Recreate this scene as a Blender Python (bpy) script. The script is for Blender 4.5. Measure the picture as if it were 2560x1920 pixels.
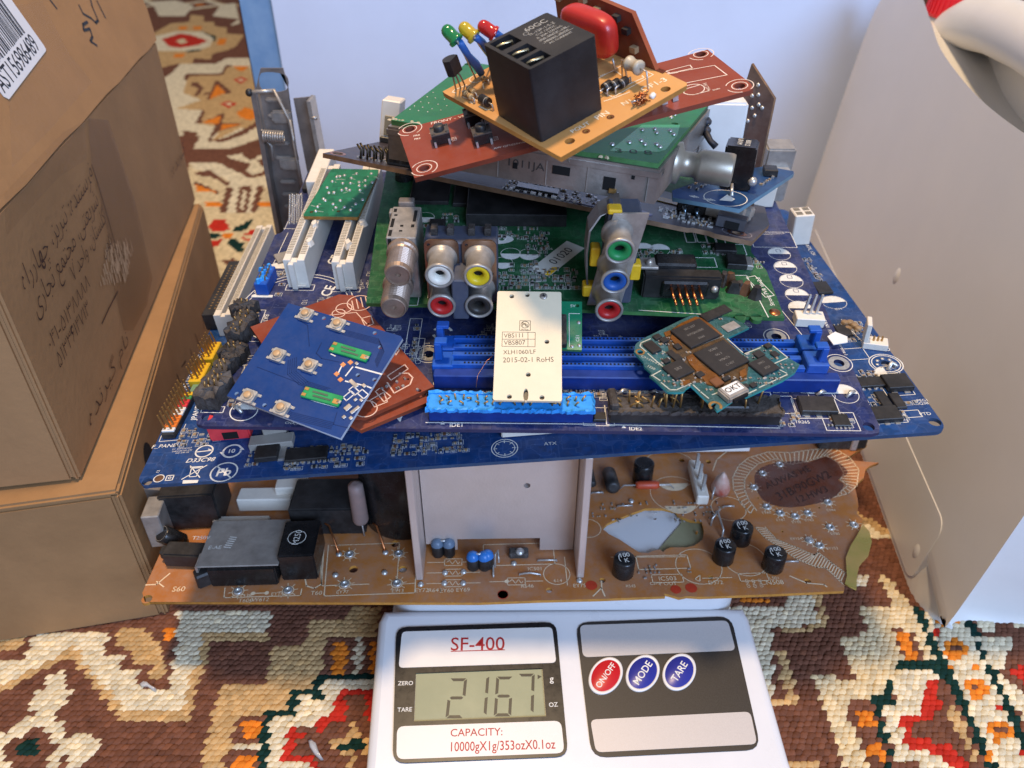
import bpy, bmesh, math, random
import numpy as np
from mathutils import Matrix, Vector

for o in list(bpy.data.objects):
    bpy.data.objects.remove(o)
SC = bpy.context.scene
COL = SC.collection
S = 0.001                       # everything below is written in millimetres
R = math.radians

# ---------------------------------------------------------------- camera
cam = bpy.data.cameras.new('Camera')
cam.sensor_width = 36.0
cam.lens = 27.04
cam.clip_start = 0.01
cam.clip_end = 50.0
cam.dof.use_dof = True
cam.dof.focus_distance = 0.30
cam.dof.aperture_fstop = 14.0
cam_o = bpy.data.objects.new('Camera', cam)
COL.objects.link(cam_o)
cam_o.location = (0, 0, 0.320)
cam_o.rotation_euler = (R(90 - 35.5), 0, 0)
SC.camera = cam_o

# ---------------------------------------------------------------- light (indoors: lamps, no sky)
world = bpy.data.worlds.new('World')
SC.world = world
world.use_nodes = True
world.node_tree.nodes['Background'].inputs[0].default_value = (0.78, 0.84, 1.0, 1)
world.node_tree.nodes['Background'].inputs[1].default_value = 0.46


def lamp(name, loc, target, size, energy, color):
    L = bpy.data.lights.new(name, 'AREA')
    L.shape = 'DISK'
    L.size = size
    L.energy = energy
    L.color = color
    o = bpy.data.objects.new(name, L)
    COL.objects.link(o)
    o.location = loc
    o.rotation_euler = (Vector(target) - Vector(loc)).to_track_quat('-Z', 'Y').to_euler()
    return o


lamp('ceiling_lamp', (-0.10, 0.26, 1.75), (0, 0.27, 0.1), 0.15, 28, (1.0, 0.71, 0.42))
lamp('window_light', (0.55, -0.95, 0.80), (0.05, 0.45, 0.12), 0.8, 26, (0.44, 0.63, 1.0))

SC.view_settings.view_transform = 'Standard'
SC.view_settings.look = 'None'
SC.view_settings.exposure = 0.0
SC.view_settings.gamma = 1.0
SC.view_settings.use_curve_mapping = False

# ---------------------------------------------------------------- frames: origin (mm), rotation and size factor of every board
FRAME = {
    'm1': ([-113.03, 213.09, 149.75], [[0.99992, 0.01121, 0.00574], [-0.01032, 0.99046, -0.1374], [-0.00722, 0.13733, 0.9905]], 1),
    'm2': ([-141.22, 212.5, 121.47], [[0.99771, -0.03887, -0.05536], [0.03624, 0.9982, -0.04781], [0.05712, 0.04569, 0.99732]], 1),
    'tv': ([-164.18, 219.33, 46.0], [[0.99983, -0.0187, 0.0], [0.0187, 0.99983, -0.0], [0.0, 0.0, 1.0]], 1),
    'gr': ([-56.64, 261.13, 172.24], [[0.99992, 0.01121, 0.00574], [-0.01032, 0.99046, -0.1374], [-0.00722, 0.13733, 0.9905]], 1),
    'kp': ([-100.86, 219.0, 158.58], [[0.90754, 0.40781, -0.10031], [-0.41523, 0.8356, -0.35966], [-0.06285, 0.36806, 0.92768]], 1),
    'rd': ([-52.11, 210.59, 155.11], [[0.82557, -0.56428, 0.00574], [0.55959, 0.8173, -0.1374], [0.07284, 0.11664, 0.9905]], 1),
    'vb': ([-6.64, 213.38, 161.0], [[0.99957, 0.02625, -0.0127], [-0.02915, 0.89983, -0.43527], [0.0, 0.43546, 0.90021]], 1),
    'ph': ([-112.95, 210.96, 165.1], [[0.99992, 0.01121, 0.00574], [-0.01032, 0.99046, -0.1374], [-0.00722, 0.13733, 0.9905]], 1),
    'sg': ([-112.94, 210.82, 166.09], [[0.99992, 0.01121, 0.00574], [-0.01032, 0.99046, -0.1374], [-0.00722, 0.13733, 0.9905]], 1),
    'qd': ([-80.25, 322.45, 210.24], [[0.9682, 0.20069, 0.14939], [-0.221, 0.96592, 0.13473], [-0.11726, -0.16346, 0.97956]], 1.12),
    'tn': ([-47.04, 300.36, 230.4], [[0.95119, 0.30422, 0.05188], [-0.3039, 0.9526, -0.01406], [-0.0537, -0.00239, 0.99855]], 1.12),
    'ft': ([-33.7, 257.52, 223.68], [[0.96737, -0.18301, -0.17523], [0.14969, 0.97079, -0.1875], [0.20443, 0.15515, 0.96651]], 1.12),
    'ye': ([15.28, 237.35, 237.94], [[0.80857, -0.5624, -0.17299], [0.51793, 0.81979, -0.24433], [0.27923, 0.10796, 0.95414]], 1.12),
    'sb': ([88.87, 284.25, 201.28], [[0.63358, -0.77368, 0.0], [0.77368, 0.63358, -0.0], [0.0, 0.0, 1.0]], 1.12),
    'sc': ([-55.37, 160.39, 21.0], [[0.99995, -0.00984, 0.00141], [0.00994, 0.98985, -0.14179], [0.0, 0.14179, 0.9899]], 1),
    'ub': ([-192.0, 254.0, 85.0], [[-0.16823, 0.0, 0.98575], [0.98575, 0.0, 0.16823], [0.0, 1.0, -0.0]], 1),
    'lb': ([-173.0, 248.0, 0.0], [[-0.20994, 0.0, 0.97771], [0.97771, 0.0, 0.20994], [0.0, 1.0, -0.0]], 1),
    'ju': ([205.0, 252.0, 0.0], [[0.13664, 0.10168, 0.98539], [0.99062, -0.01403, -0.13592], [0.0, 0.99472, -0.10264]], 1),
    'uf': ([-192.0, 254.0, 203.0], [[-0.17379, -0.30411, 0.93665], [0.98478, -0.05367, 0.16529], [0.0, 0.95112, 0.30881]], 1),
}


# ---------------------------------------------------------------- helpers


def lin(h):
    c = [int(h[i:i + 2], 16) / 255 for i in (0, 2, 4)]
    return tuple(x / 12.92 if x <= .04045 else ((x + .055) / 1.055) ** 2.4 for x in c)


MATS = {}


def mat(name, col, rough=.5, metal=0., var=.15, vs=120., bump=0., bs=400., col2=None, spec=.5,
        cells=0., cs=220., dust=0., alpha=1., trans=0., coat=0., sss=0., ior=1.45, traces=0., ts=130.):
    if name in MATS:
        return MATS[name]
    if isinstance(col, str):
        col = lin(col)
    if isinstance(col2, str):
        col2 = lin(col2)
    m = bpy.data.materials.new(name)
    m.use_nodes = True
    nt = m.node_tree
    b = nt.nodes['Principled BSDF']
    L = nt.links.new
    tc = nt.nodes.new('ShaderNodeTexCoord')
    nz = nt.nodes.new('ShaderNodeTexNoise')
    nz.inputs['Scale'].default_value = vs
    nz.inputs['Detail'].default_value = 5
    nz.inputs['Roughness'].default_value = .65
    L(tc.outputs['Object'], nz.inputs['Vector'])
    rp = nt.nodes.new('ShaderNodeValToRGB')
    rp.color_ramp.elements[0].position = .3
    rp.color_ramp.elements[1].position = .7
    d = col2 or tuple(c * (1 - var) for c in col)
    e = col if col2 else tuple(min(1, c * (1 + var)) for c in col)
    rp.color_ramp.elements[0].color = (*d, 1)
    rp.color_ramp.elements[1].color = (*e, 1)
    L(nz.outputs['Fac'], rp.inputs['Fac'])
    out = rp.outputs['Color']
    if cells:
        vo = nt.nodes.new('ShaderNodeTexVoronoi')
        vo.distance = 'CHEBYCHEV'
        vo.inputs['Scale'].default_value = cs
        L(tc.outputs['Object'], vo.inputs['Vector'])
        bw = nt.nodes.new('ShaderNodeSeparateColor')
        L(vo.outputs['Color'], bw.inputs[0])
        mr = nt.nodes.new('ShaderNodeMapRange')
        mr.inputs['To Min'].default_value = 1 - cells
        mr.inputs['To Max'].default_value = 1 + cells
        L(bw.outputs[0], mr.inputs['Value'])
        mx = nt.nodes.new('ShaderNodeMix')
        mx.data_type = 'RGBA'
        mx.blend_type = 'MULTIPLY'
        mx.inputs['Factor'].default_value = 1
        L(out, mx.inputs['A'])
        L(mr.outputs['Result'], mx.inputs['B'])
        out = mx.outputs['Result']
    if traces:
        v1 = nt.nodes.new('ShaderNodeTexVoronoi')
        v2 = nt.nodes.new('ShaderNodeTexVoronoi')
        v2.feature = 'F2'
        for v_ in (v1, v2):
            v_.distance = 'CHEBYCHEV'
            v_.inputs['Scale'].default_value = ts
            L(tc.outputs['Object'], v_.inputs['Vector'])
        sb_ = nt.nodes.new('ShaderNodeMath')
        sb_.operation = 'SUBTRACT'
        L(v2.outputs['Distance'], sb_.inputs[0])
        L(v1.outputs['Distance'], sb_.inputs[1])
        lt = nt.nodes.new('ShaderNodeMath')
        lt.operation = 'LESS_THAN'
        lt.inputs[1].default_value = .035
        L(sb_.outputs[0], lt.inputs[0])
        v3 = nt.nodes.new('ShaderNodeTexVoronoi')
        v3.inputs['Scale'].default_value = ts * 2.6
        L(tc.outputs['Object'], v3.inputs['Vector'])
        l3 = nt.nodes.new('ShaderNodeMath')
        l3.operation = 'LESS_THAN'
        l3.inputs[1].default_value = .10
        L(v3.outputs['Distance'], l3.inputs[0])
        ad = nt.nodes.new('ShaderNodeMath')
        ad.operation = 'MULTIPLY_ADD'
        ad.use_clamp = True
        ad.inputs[1].default_value = traces
        L(lt.outputs[0], ad.inputs[0])
        m3 = nt.nodes.new('ShaderNodeMath')
        m3.operation = 'MULTIPLY'
        m3.inputs[1].default_value = traces * 2
        L(l3.outputs[0], m3.inputs[0])
        L(m3.outputs[0], ad.inputs[2])
        mx = nt.nodes.new('ShaderNodeMix')
        mx.data_type = 'RGBA'
        L(ad.outputs[0], mx.inputs['Factor'])
        L(out, mx.inputs['A'])
        mx.inputs['B'].default_value = (min(1, col[0] * 1.6 + .10), min(1, col[1] * 1.6 + .10), min(1, col[2] * 1.6 + .09), 1)
        out = mx.outputs['Result']
    if dust:
        n2 = nt.nodes.new('ShaderNodeTexNoise')
        n2.inputs['Scale'].default_value = 55
        n2.inputs['Detail'].default_value = 8
        n2.inputs['Roughness'].default_value = .8
        L(tc.outputs['Object'], n2.inputs['Vector'])
        m2 = nt.nodes.new('ShaderNodeMapRange')
        m2.inputs['From Min'].default_value = .42
        m2.inputs['From Max'].default_value = .75
        m2.inputs['To Max'].default_value = dust
        L(n2.outputs['Fac'], m2.inputs['Value'])
        mx = nt.nodes.new('ShaderNodeMix')
        mx.data_type = 'RGBA'
        L(m2.outputs['Result'], mx.inputs['Factor'])
        L(out, mx.inputs['A'])
        mx.inputs['B'].default_value = (.30, .27, .25, 1)
        out = mx.outputs['Result']
    L(out, b.inputs['Base Color'])
    r2 = nt.nodes.new('ShaderNodeMapRange')
    r2.inputs['To Min'].default_value = max(.03, rough - .12)
    r2.inputs['To Max'].default_value = min(1, rough + .12)
    L(nz.outputs['Fac'], r2.inputs['Value'])
    L(r2.outputs['Result'], b.inputs['Roughness'])
    b.inputs['Metallic'].default_value = metal
    b.inputs['Specular IOR Level'].default_value = spec
    b.inputs['Coat Weight'].default_value = coat
    b.inputs['Coat Roughness'].default_value = .12
    b.inputs['Alpha'].default_value = alpha
    b.inputs['IOR'].default_value = ior
    b.inputs['Transmission Weight'].default_value = trans
    if sss:
        b.inputs['Subsurface Weight'].default_value = sss
        b.inputs['Subsurface Radius'].default_value = (.012, .010, .009)
    if bump:
        n3 = nt.nodes.new('ShaderNodeTexNoise')
        n3.inputs['Scale'].default_value = bs
        n3.inputs['Detail'].default_value = 4
        L(tc.outputs['Object'], n3.inputs['Vector'])
        bp = nt.nodes.new('ShaderNodeBump')
        bp.inputs['Strength'].default_value = bump
        bp.inputs['Distance'].default_value = .0006
        L(n3.outputs['Fac'], bp.inputs['Height'])
        L(bp.outputs['Normal'], b.inputs['Normal'])
    MATS[name] = m
    return m


# plastics and metals shared by many parts
M_silk = mat('silk_print', 'd5d3cb', .6, var=.12, vs=600)
M_gold = mat('gold_pin', 'a9854f', .4, .7, vs=500)
M_tin = mat('tin_solder', 'b7b5b1', .32, .6, var=.2, vs=700)
M_steel = mat('dull_steel', '9a958e', .4, .45, var=.22, vs=150, bump=.15)
M_dsteel = mat('dark_steel', '78706a', .42, .45, var=.3, vs=90, bump=.2, dust=.25)
M_nickel = mat('nickel', 'aaa39a', .32, .55, var=.2, vs=300)
M_alum = mat('brushed_aluminium', 'cbbdb4', .4, .5, var=.06, vs=60, bump=.12, bs=900)
M_alum2 = mat('cut_aluminium_edge', 'b9b3ae', .5, .4, var=.2, vs=900, bump=.3, bs=1500)
M_blk = mat('black_plastic', '1b1a1a', .45, var=.3, vs=200, dust=.12)
M_blk2 = mat('black_gloss', '151516', .25, var=.3, vs=200, dust=.06)
M_char = mat('melted_black_plastic', '2a2420', .75, var=.5, vs=700, bump=.9, bs=900, dust=.35)
M_white = mat('ivory_plastic', 'd8d0c2', .45, var=.05, vs=200, dust=.08)
M_wplas = mat('white_plastic', 'dcdad6', .42, var=.04, vs=100)
M_dimm = mat('blue_plastic', '154da2', .5, var=.15, vs=200, dust=.14, spec=.35)
M_dimm2 = mat('deep_blue_plastic', '0b2f78', .45, var=.2, vs=200)
M_lblue = mat('bright_blue_plastic', '2f8fdd', .45, var=.14, vs=400)
M_yel = mat('yellow_plastic', 'd8ae22', .45, var=.12, vs=300)
M_red = mat('red_plastic', 'cf3a40', .4, var=.1, vs=300)
M_org = mat('orange_plastic', 'd8752a', .45, var=.1, vs=300)
M_grn = mat('green_plastic', '4c8a50', .45, var=.1, vs=300)
M_hole = mat('hole_dark', '0a0909', .9, var=.1)
M_tan = mat('tan_ceramic', '8b7355', .5, var=.25, vs=500)
M_cu = mat('bare_copper', 'c67f52', .32, 1., var=.2, vs=400)
M_brn = mat('brown_ceramic', '5d3f2a', .5, var=.3, vs=400)
SMD = [M_blk, M_tan, M_tin, M_brn, M_silk]


class MB:
    """collects shapes in millimetres; build() links them as one mesh object"""

    def __init__(s):
        s.v, s.f, s.m, s.s = [], [], [], []

    def add(s, vs, fs, mi=0, sm=False, M=None):
        n = len(s.v)
        if M is not None:
            vs = [M @ Vector(v) for v in vs]
        s.v += [tuple(v) for v in vs]
        s.f += [[i + n for i in f] for f in fs]
        s.m += [mi] * len(fs)
        s.s += [sm] * len(fs)
        return s

    def box(s, c, d, rot=0., mi=0, ch=0., z0=None, M=None, top=None):
        """c centre of the base (u,v), d (du,dv,dh), rot degrees, ch chamfer of the upper edges"""
        z = c[2] if len(c) > 2 else (z0 or 0.)
        a, b, h = d[0] / 2, d[1] / 2, d[2]
        ca, sa = math.cos(R(rot)), math.sin(R(rot))

        def ring(a, b, z):
            return [(c[0] + x * ca - y * sa, c[1] + x * sa + y * ca, z) for x, y in ((-a, -b), (a, -b), (a, b), (-a, b))]
        if ch:
            vs = ring(a - ch, b - ch, z) + ring(a, b, z + ch) + ring(a, b, z + h - ch) + ring(a - ch, b - ch, z + h)
        else:
            k = top or 1.
            vs = ring(a, b, z) + ring(a * k, b * k, z + h)
        n = len(vs) // 4
        fs = [[3, 2, 1, 0], [4 * n - 4 + i for i in range(4)]]
        for k in range(n - 1):
            fs += [[4 * k + i, 4 * k + (i + 1) % 4, 4 * k + 4 + (i + 1) % 4, 4 * k + 4 + i] for i in range(4)]
        return s.add(vs, fs, mi, False, M)

    def lathe(s, prof, seg=20, M=None, mi=0, sm=True, c=(0, 0, 0), caps=True):
        """prof [(r,z),...] turned about z at c"""
        vs = []
        for r, z in prof:
            vs += [(c[0] + r * math.cos(2 * math.pi * i / seg), c[1] + r * math.sin(2 * math.pi * i / seg), c[2] + z) for i in range(seg)]
        fs = []
        for k in range(len(prof) - 1):
            fs += [[k * seg + i, k * seg + (i + 1) % seg, (k + 1) * seg + (i + 1) % seg, (k + 1) * seg + i] for i in range(seg)]
        s.add(vs, fs, mi, sm, M)
        if caps:
            n = len(s.v) - len(vs)
            s.f += [[n + i for i in range(seg)][::-1], [n + (len(prof) - 1) * seg + i for i in range(seg)]]
            s.m += [mi, mi]
            s.s += [False, False]
        return s

    def cyl(s, c, r, h, seg=16, mi=0, M=None, ch=0.):
        z = c[2] if len(c) > 2 else 0.
        p = [(r - ch, 0), (r, ch), (r, h - ch), (r - ch, h)] if ch else [(r, 0), (r, h)]
        return s.lathe(p, seg, M, mi, True, (c[0], c[1], z))

    def tube(s, pts, r, seg=7, mi=0, M=None):
        pts = [Vector(p) for p in pts]
        vs, fs = [], []
        prev = None
        for i, p in enumerate(pts):
            t = (pts[min(i + 1, len(pts) - 1)] - pts[max(i - 1, 0)]).normalized()
            a = t.orthogonal().normalized() if prev is None else (prev - t * prev.dot(t)).normalized()
            prev = a
            b = t.cross(a)
            rr = r[i] if isinstance(r, (list, tuple)) else r
            vs += [p + a * rr * math.cos(2 * math.pi * k / seg) + b * rr * math.sin(2 * math.pi * k / seg) for k in range(seg)]
        for i in range(len(pts) - 1):
            fs += [[i * seg + k, i * seg + (k + 1) % seg, (i + 1) * seg + (k + 1) % seg, (i + 1) * seg + k] for k in range(seg)]
        fs += [[k for k in range(seg)][::-1], [(len(pts) - 1) * seg + k for k in range(seg)]]
        return s.add(vs, fs, mi, True, M)

    def prism(s, poly, z0, z1, mi=0, M=None, shrink=None):
        n = len(poly)
        t = poly if shrink is None else [(p[0] * shrink, p[1] * shrink) for p in poly]
        vs = [(p[0], p[1], z0) for p in poly] + [(p[0], p[1], z1) for p in t]
        a = sum(poly[i][0] * poly[(i + 1) % n][1] - poly[(i + 1) % n][0] * poly[i][1] for i in range(n))
        fs = [list(range(n))[::-1], list(range(n, 2 * n))] + [[i, (i + 1) % n, n + (i + 1) % n, n + i] for i in range(n)]
        if a < 0:
            fs = [f[::-1] for f in fs]
        return s.add(vs, fs, mi, False, M)

    def ball(s, c, r, mi=0, seg=8, rings=4, flat=1., M=None):
        p = [(max(1e-3, r * math.sin(math.pi * k / rings)), -r * flat * math.cos(math.pi * k / rings)) for k in range(rings + 1)]
        return s.lathe(p, seg, M, mi, True, c, False)

    def dome(s, c, r, h, mi=0, seg=8):
        p = [(r, 0), (r * .85, h * .55), (r * .45, h * .92), (1e-3, h)]
        return s.lathe(p, seg, None, mi, True, c, False)

    # flat print ------------------------------------------------------
    def line(s, pts, w=.35, z=.07, mi=0, close=False):
        pts = [Vector((p[0], p[1])) for p in pts]
        if close:
            pts = pts + [pts[0]]
        for a, b in zip(pts, pts[1:]):
            d = b - a
            if d.length < 1e-6:
                continue
            n = Vector((-d.y, d.x)).normalized() * w / 2
            e = d.normalized() * w / 2
            q = [a - e - n, b + e - n, b + e + n, a - e + n]
            s.add([(p.x, p.y, z) for p in q], [[0, 1, 2, 3]], mi)
        return s

    def rect(s, c, d, rot=0, w=.35, z=.07, mi=0):
        ca, sa = math.cos(R(rot)), math.sin(R(rot))
        q = [(c[0] + x * ca - y * sa, c[1] + x * sa + y * ca) for x, y in ((-d[0] / 2, -d[1] / 2), (d[0] / 2, -d[1] / 2), (d[0] / 2, d[1] / 2), (-d[0] / 2, d[1] / 2))]
        return s.line(q, w, z, mi, True)

    def ring(s, c, r, w=.35, z=.07, mi=0, seg=28, a0=0., a1=360.):
        n = max(3, int(seg * abs(a1 - a0) / 360))
        vs, fs = [], []
        for i in range(n + 1):
            a = R(a0 + (a1 - a0) * i / n)
            for q in (r - w / 2, r + w / 2):
                vs.append((c[0] + q * math.cos(a), c[1] + q * math.sin(a), z))
        for i in range(n):
            fs.append([2 * i, 2 * i + 1, 2 * i + 3, 2 * i + 2])
        return s.add(vs, fs, mi)

    def disc(s, c, r, z=.07, mi=0, seg=20, a0=0., a1=360.):
        full = abs(a1 - a0) >= 360
        n = seg
        vs = [(c[0] + r * math.cos(R(a0 + (a1 - a0) * i / n)), c[1] + r * math.sin(R(a0 + (a1 - a0) * i / n)), z) for i in range(n + (0 if full else 1))]
        return s.add(vs, [list(range(len(vs)))], mi)

    def poly(s, pts, z=.07, mi=0):
        n = len(pts)
        a = sum(pts[i][0] * pts[(i + 1) % n][1] - pts[(i + 1) % n][0] * pts[i][1] for i in range(n))
        f = list(range(n)) if a > 0 else list(range(n))[::-1]
        return s.add([(p[0], p[1], z) for p in pts], [f], mi)

    def text(s, t, c, size, rot=0., z=.08, mi=0, sx=1., shear=0., bold=0., align='CENTER', M=None):
        vs, fs = text_mesh(t, shear, bold)
        xs = [v[0] for v in vs] or [0]
        off = {'CENTER': (min(xs) + max(xs)) / 2, 'LEFT': min(xs), 'RIGHT': max(xs)}[align]
        ca, sa = math.cos(R(rot)), math.sin(R(rot))
        o = []
        for x, y in vs:
            x = (x - off) * size * sx
            y = (y - .34) * size
            o.append((c[0] + x * ca - y * sa, c[1] + x * sa + y * ca, z))
        return s.add(o, fs, mi, False, M)

    def fit(s, t, a, b, z=.08, bold=0., shear=0., mi=0, k=1.):
        """text whose line runs from a to b, height k times what the width gives"""
        vs, _ = text_mesh(t, shear, bold)
        w = max(v[0] for v in vs) - min(v[0] for v in vs)
        sz = math.hypot(b[0] - a[0], b[1] - a[1]) / w
        return s.text(t, ((a[0] + b[0]) / 2, (a[1] + b[1]) / 2), sz * k, math.degrees(math.atan2(b[1] - a[1], b[0] - a[0])), z, mi, 1 / k, shear, bold)

    def build(s, name, mats, parent=None, loc=None, M=None):
        me = bpy.data.meshes.new(name)
        k = S if parent is None or True else 1
        me.from_pydata([(x * S, y * S, z * S) for x, y, z in s.v], [], s.f)
        for m in (mats if isinstance(mats, (list, tuple)) else [mats]):
            me.materials.append(m)
        me.polygons.foreach_set('material_index', s.m)
        me.polygons.foreach_set('use_smooth', s.s)
        me.update()
        o = link(name, me, parent, loc, M)
        if name in ('printed_legend', 'component_outlines', 'torn_patch', 'cap_ribs', 'marker_writing', 'barcode_print', 'copper_traces', 'tinned_tracks', 'shield_pads'):
            o['kind'] = 'stuff'          # fine flat print, too small to pick apart
        return o


TXT = {}


def text_mesh(t, shear=0., bold=0.):
    k = (t, shear, bold)
    if k not in TXT:
        cu = bpy.data.curves.new('t', 'FONT')
        cu.body = t
        cu.size = 1.
        cu.shear = shear
        cu.offset = bold
        cu.resolution_u = 3
        o = bpy.data.objects.new('t', cu)
        me = bpy.data.meshes.new_from_object(o)
        TXT[k] = ([(v.co.x, v.co.y) for v in me.vertices], [list(p.vertices) for p in me.polygons])
        bpy.data.objects.remove(o)
        bpy.data.meshes.remove(me)
        bpy.data.curves.remove(cu)
    return TXT[k]


def link(name, me, parent=None, loc=None, M=None):
    o = bpy.data.objects.new(name, me)
    COL.objects.link(o)
    if parent is not None:
        o.parent = parent
    if M is not None:
        M = M.copy()
        M.translation = M.translation * S
        o.matrix_local = M
    elif loc is not None:
        o.location = [x * S for x in loc]
    return o


def tag(o, label, cat, group=None, kind=None):
    if label:
        o['label'] = label
    if cat:
        o['category'] = cat
    if group:
        o['group'] = group
    if kind:
        o['kind'] = kind
    return o


def stuff(o):
    o['kind'] = 'stuff'
    return o


def thing(name, label, cat, frame=None, group=None):
    o = bpy.data.objects.new(name, None)
    o.empty_display_size = .01
    COL.objects.link(o)
    if frame:
        O, A, k = FRAME[frame]
        m = Matrix([[x * k for x in A[i]] + [O[i] * S] for i in range(3)] + [[0, 0, 0, 1]])
        o.matrix_world = m
    return tag(o, label, cat, group)


def sheet(name, outline, holes, z0, z1, mats, parent, bevel=0.):
    """flat plate with real holes; outline and holes are (u,v) lists, hole may be (u,v,r)"""
    cu = bpy.data.curves.new(name, 'CURVE')
    cu.dimensions = '2D'
    cu.fill_mode = 'BOTH'
    cu.extrude = (z1 - z0) / 2 - bevel
    cu.bevel_depth = bevel
    cu.bevel_resolution = 3 if bevel < 10 else 8
    cu.offset = -bevel
    for h in [outline] + list(holes):
        if isinstance(h, tuple) and len(h) == 3 and not isinstance(h[0], tuple):
            h = [(h[0] + h[2] * math.cos(2 * math.pi * i / 16), h[1] + h[2] * math.sin(2 * math.pi * i / 16)) for i in range(16)]
        sp = cu.splines.new('POLY')
        sp.points.add(len(h) - 1)
        for p, q in zip(sp.points, h):
            p.co = (q[0], q[1], 0, 1)
        sp.use_cyclic_u = True
    t = bpy.data.objects.new('t', cu)
    me = bpy.data.meshes.new_from_object(t)
    bpy.data.objects.remove(t)
    bpy.data.curves.remove(cu)
    me.transform(Matrix.Translation((0, 0, (z0 + z1) / 2)))
    me.transform(Matrix.Scale(S, 4))
    me.name = name
    me.materials.clear()
    for m in (mats if isinstance(mats, (list, tuple)) else [mats]):
        me.materials.append(m)
    if isinstance(mats, (list, tuple)) and len(mats) > 1:
        for p in me.polygons:
            p.material_index = 0 if abs(p.normal.z) > .5 else 1
    return link(name, me, parent)


def rrect(u0, v0, u1, v1, r, n=5):
    o = []
    for cx, cy, a in ((u1 - r, v0 + r, -90), (u1 - r, v1 - r, 0), (u0 + r, v1 - r, 90), (u0 + r, v0 + r, 180)):
        o += [(cx + r * math.cos(R(a + 90 * i / n)), cy + r * math.sin(R(a + 90 * i / n))) for i in range(n + 1)]
    return o


def superbox(name, c, d, m, parent, rot=0., e=3.5, n=24):
    """pillow-shaped solid (superellipsoid) standing on c"""
    mb = MB()
    vs, fs = [], []

    def sp(x, p):
        return math.copysign(abs(x) ** p, x)
    for j in range(n // 2 + 1):
        ph = -math.pi / 2 + math.pi * j / (n // 2)
        for i in range(n):
            th = 2 * math.pi * i / n
            vs.append((d[0] / 2 * sp(math.cos(ph), 2 / e) * sp(math.cos(th), 2 / e), d[1] / 2 * sp(math.cos(ph), 2 / e) * sp(math.sin(th), 2 / e), d[2] / 2 + d[2] / 2 * sp(math.sin(ph), 2 / e)))
    for j in range(n // 2):
        for i in range(n):
            fs.append([j * n + i, j * n + (i + 1) % n, (j + 1) * n + (i + 1) % n, (j + 1) * n + i])
    mb.add(vs, fs, 0, True, Matrix.Translation(c) @ Matrix.Rotation(R(rot), 4, 'Z'))
    return mb.build(name, m, parent)


def bevbox(name, c, d, mats, parent, rot=0., bev=.5, seg=2, M=None, taper=1.):
    """box with all edges rounded; c centre of base (u,v,w)"""
    bm = bmesh.new()
    bmesh.ops.create_cube(bm, size=1)
    for v in bm.verts:
        k = taper if v.co.z > 0 else 1
        v.co = Vector((v.co.x * d[0] * k, v.co.y * d[1] * k, (v.co.z + .5) * d[2]))
    bmesh.ops.bevel(bm, geom=bm.edges[:], offset=bev, segments=seg, affect='EDGES')
    X = Matrix.Translation((c[0], c[1], c[2] if len(c) > 2 else 0)) @ Matrix.Rotation(R(rot), 4, 'Z')
    if M is not None:
        X = M @ X
    bm.transform(Matrix.Scale(S, 4) @ X)
    me = bpy.data.meshes.new(name)
    bm.to_mesh(me)
    bm.free()
    for p in me.polygons:
        p.use_smooth = False
    me.materials.append(mats)
    return link(name, me, parent)


def mid(a, b):
    return ((a[0] + b[0]) / 2, (a[1] + b[1]) / 2)


def ang(a, b):
    return math.degrees(math.atan2(b[1] - a[1], b[0] - a[0]))


def dist(a, b):
    return math.hypot(b[0] - a[0], b[1] - a[1])


def smds(parent, name, boxes, seed, silk=None, rot=0., sizes=((1.6, .8), (2., 1.2), (1.2, .6)), fill=.8, pal=(1, 1, 3, 0, 2), tall=.7):
    """rows of tiny surface-mount parts filling (u0,v0,u1,v1) boxes: too small to pick apart, one part"""
    rnd = random.Random(seed)
    mb = MB()
    for (u0, v0, u1, v1) in boxes:
        v = v0
        while v < v1:
            u = u0
            hh = rnd.choice((1.9, 2.4, 3.1))
            while u < u1:
                w, d = rnd.choice(sizes)
                if rnd.random() < .5:
                    w, d = d, w
                if rnd.random() < fill:
                    k = rnd.choice(pal)
                    h = tall * rnd.uniform(.6, 1.2)
                    c = (u + w / 2, v + d / 2)
                    mb.box(c, (w, d, h), rot, k)
                    if k != 2:
                        e = (w * .32, 0) if w > d else (0, d * .32)
                        for sg in (-1, 1):
                            mb.box((c[0] + e[0] * sg * 1.35, c[1] + e[1] * sg * 1.35), (w * .3 if w > d else w * 1.06, d * 1.06 if w > d else d * .3, h * 1.04), rot, 2)
                    if silk is not None and rnd.random() < .5:
                        silk.rect(c, (w + 1, d + 1), rot, .13)
                u += w + rnd.uniform(.7, 1.9)
            v += hh
    return stuff(mb.build(name, SMD, parent))


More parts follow.
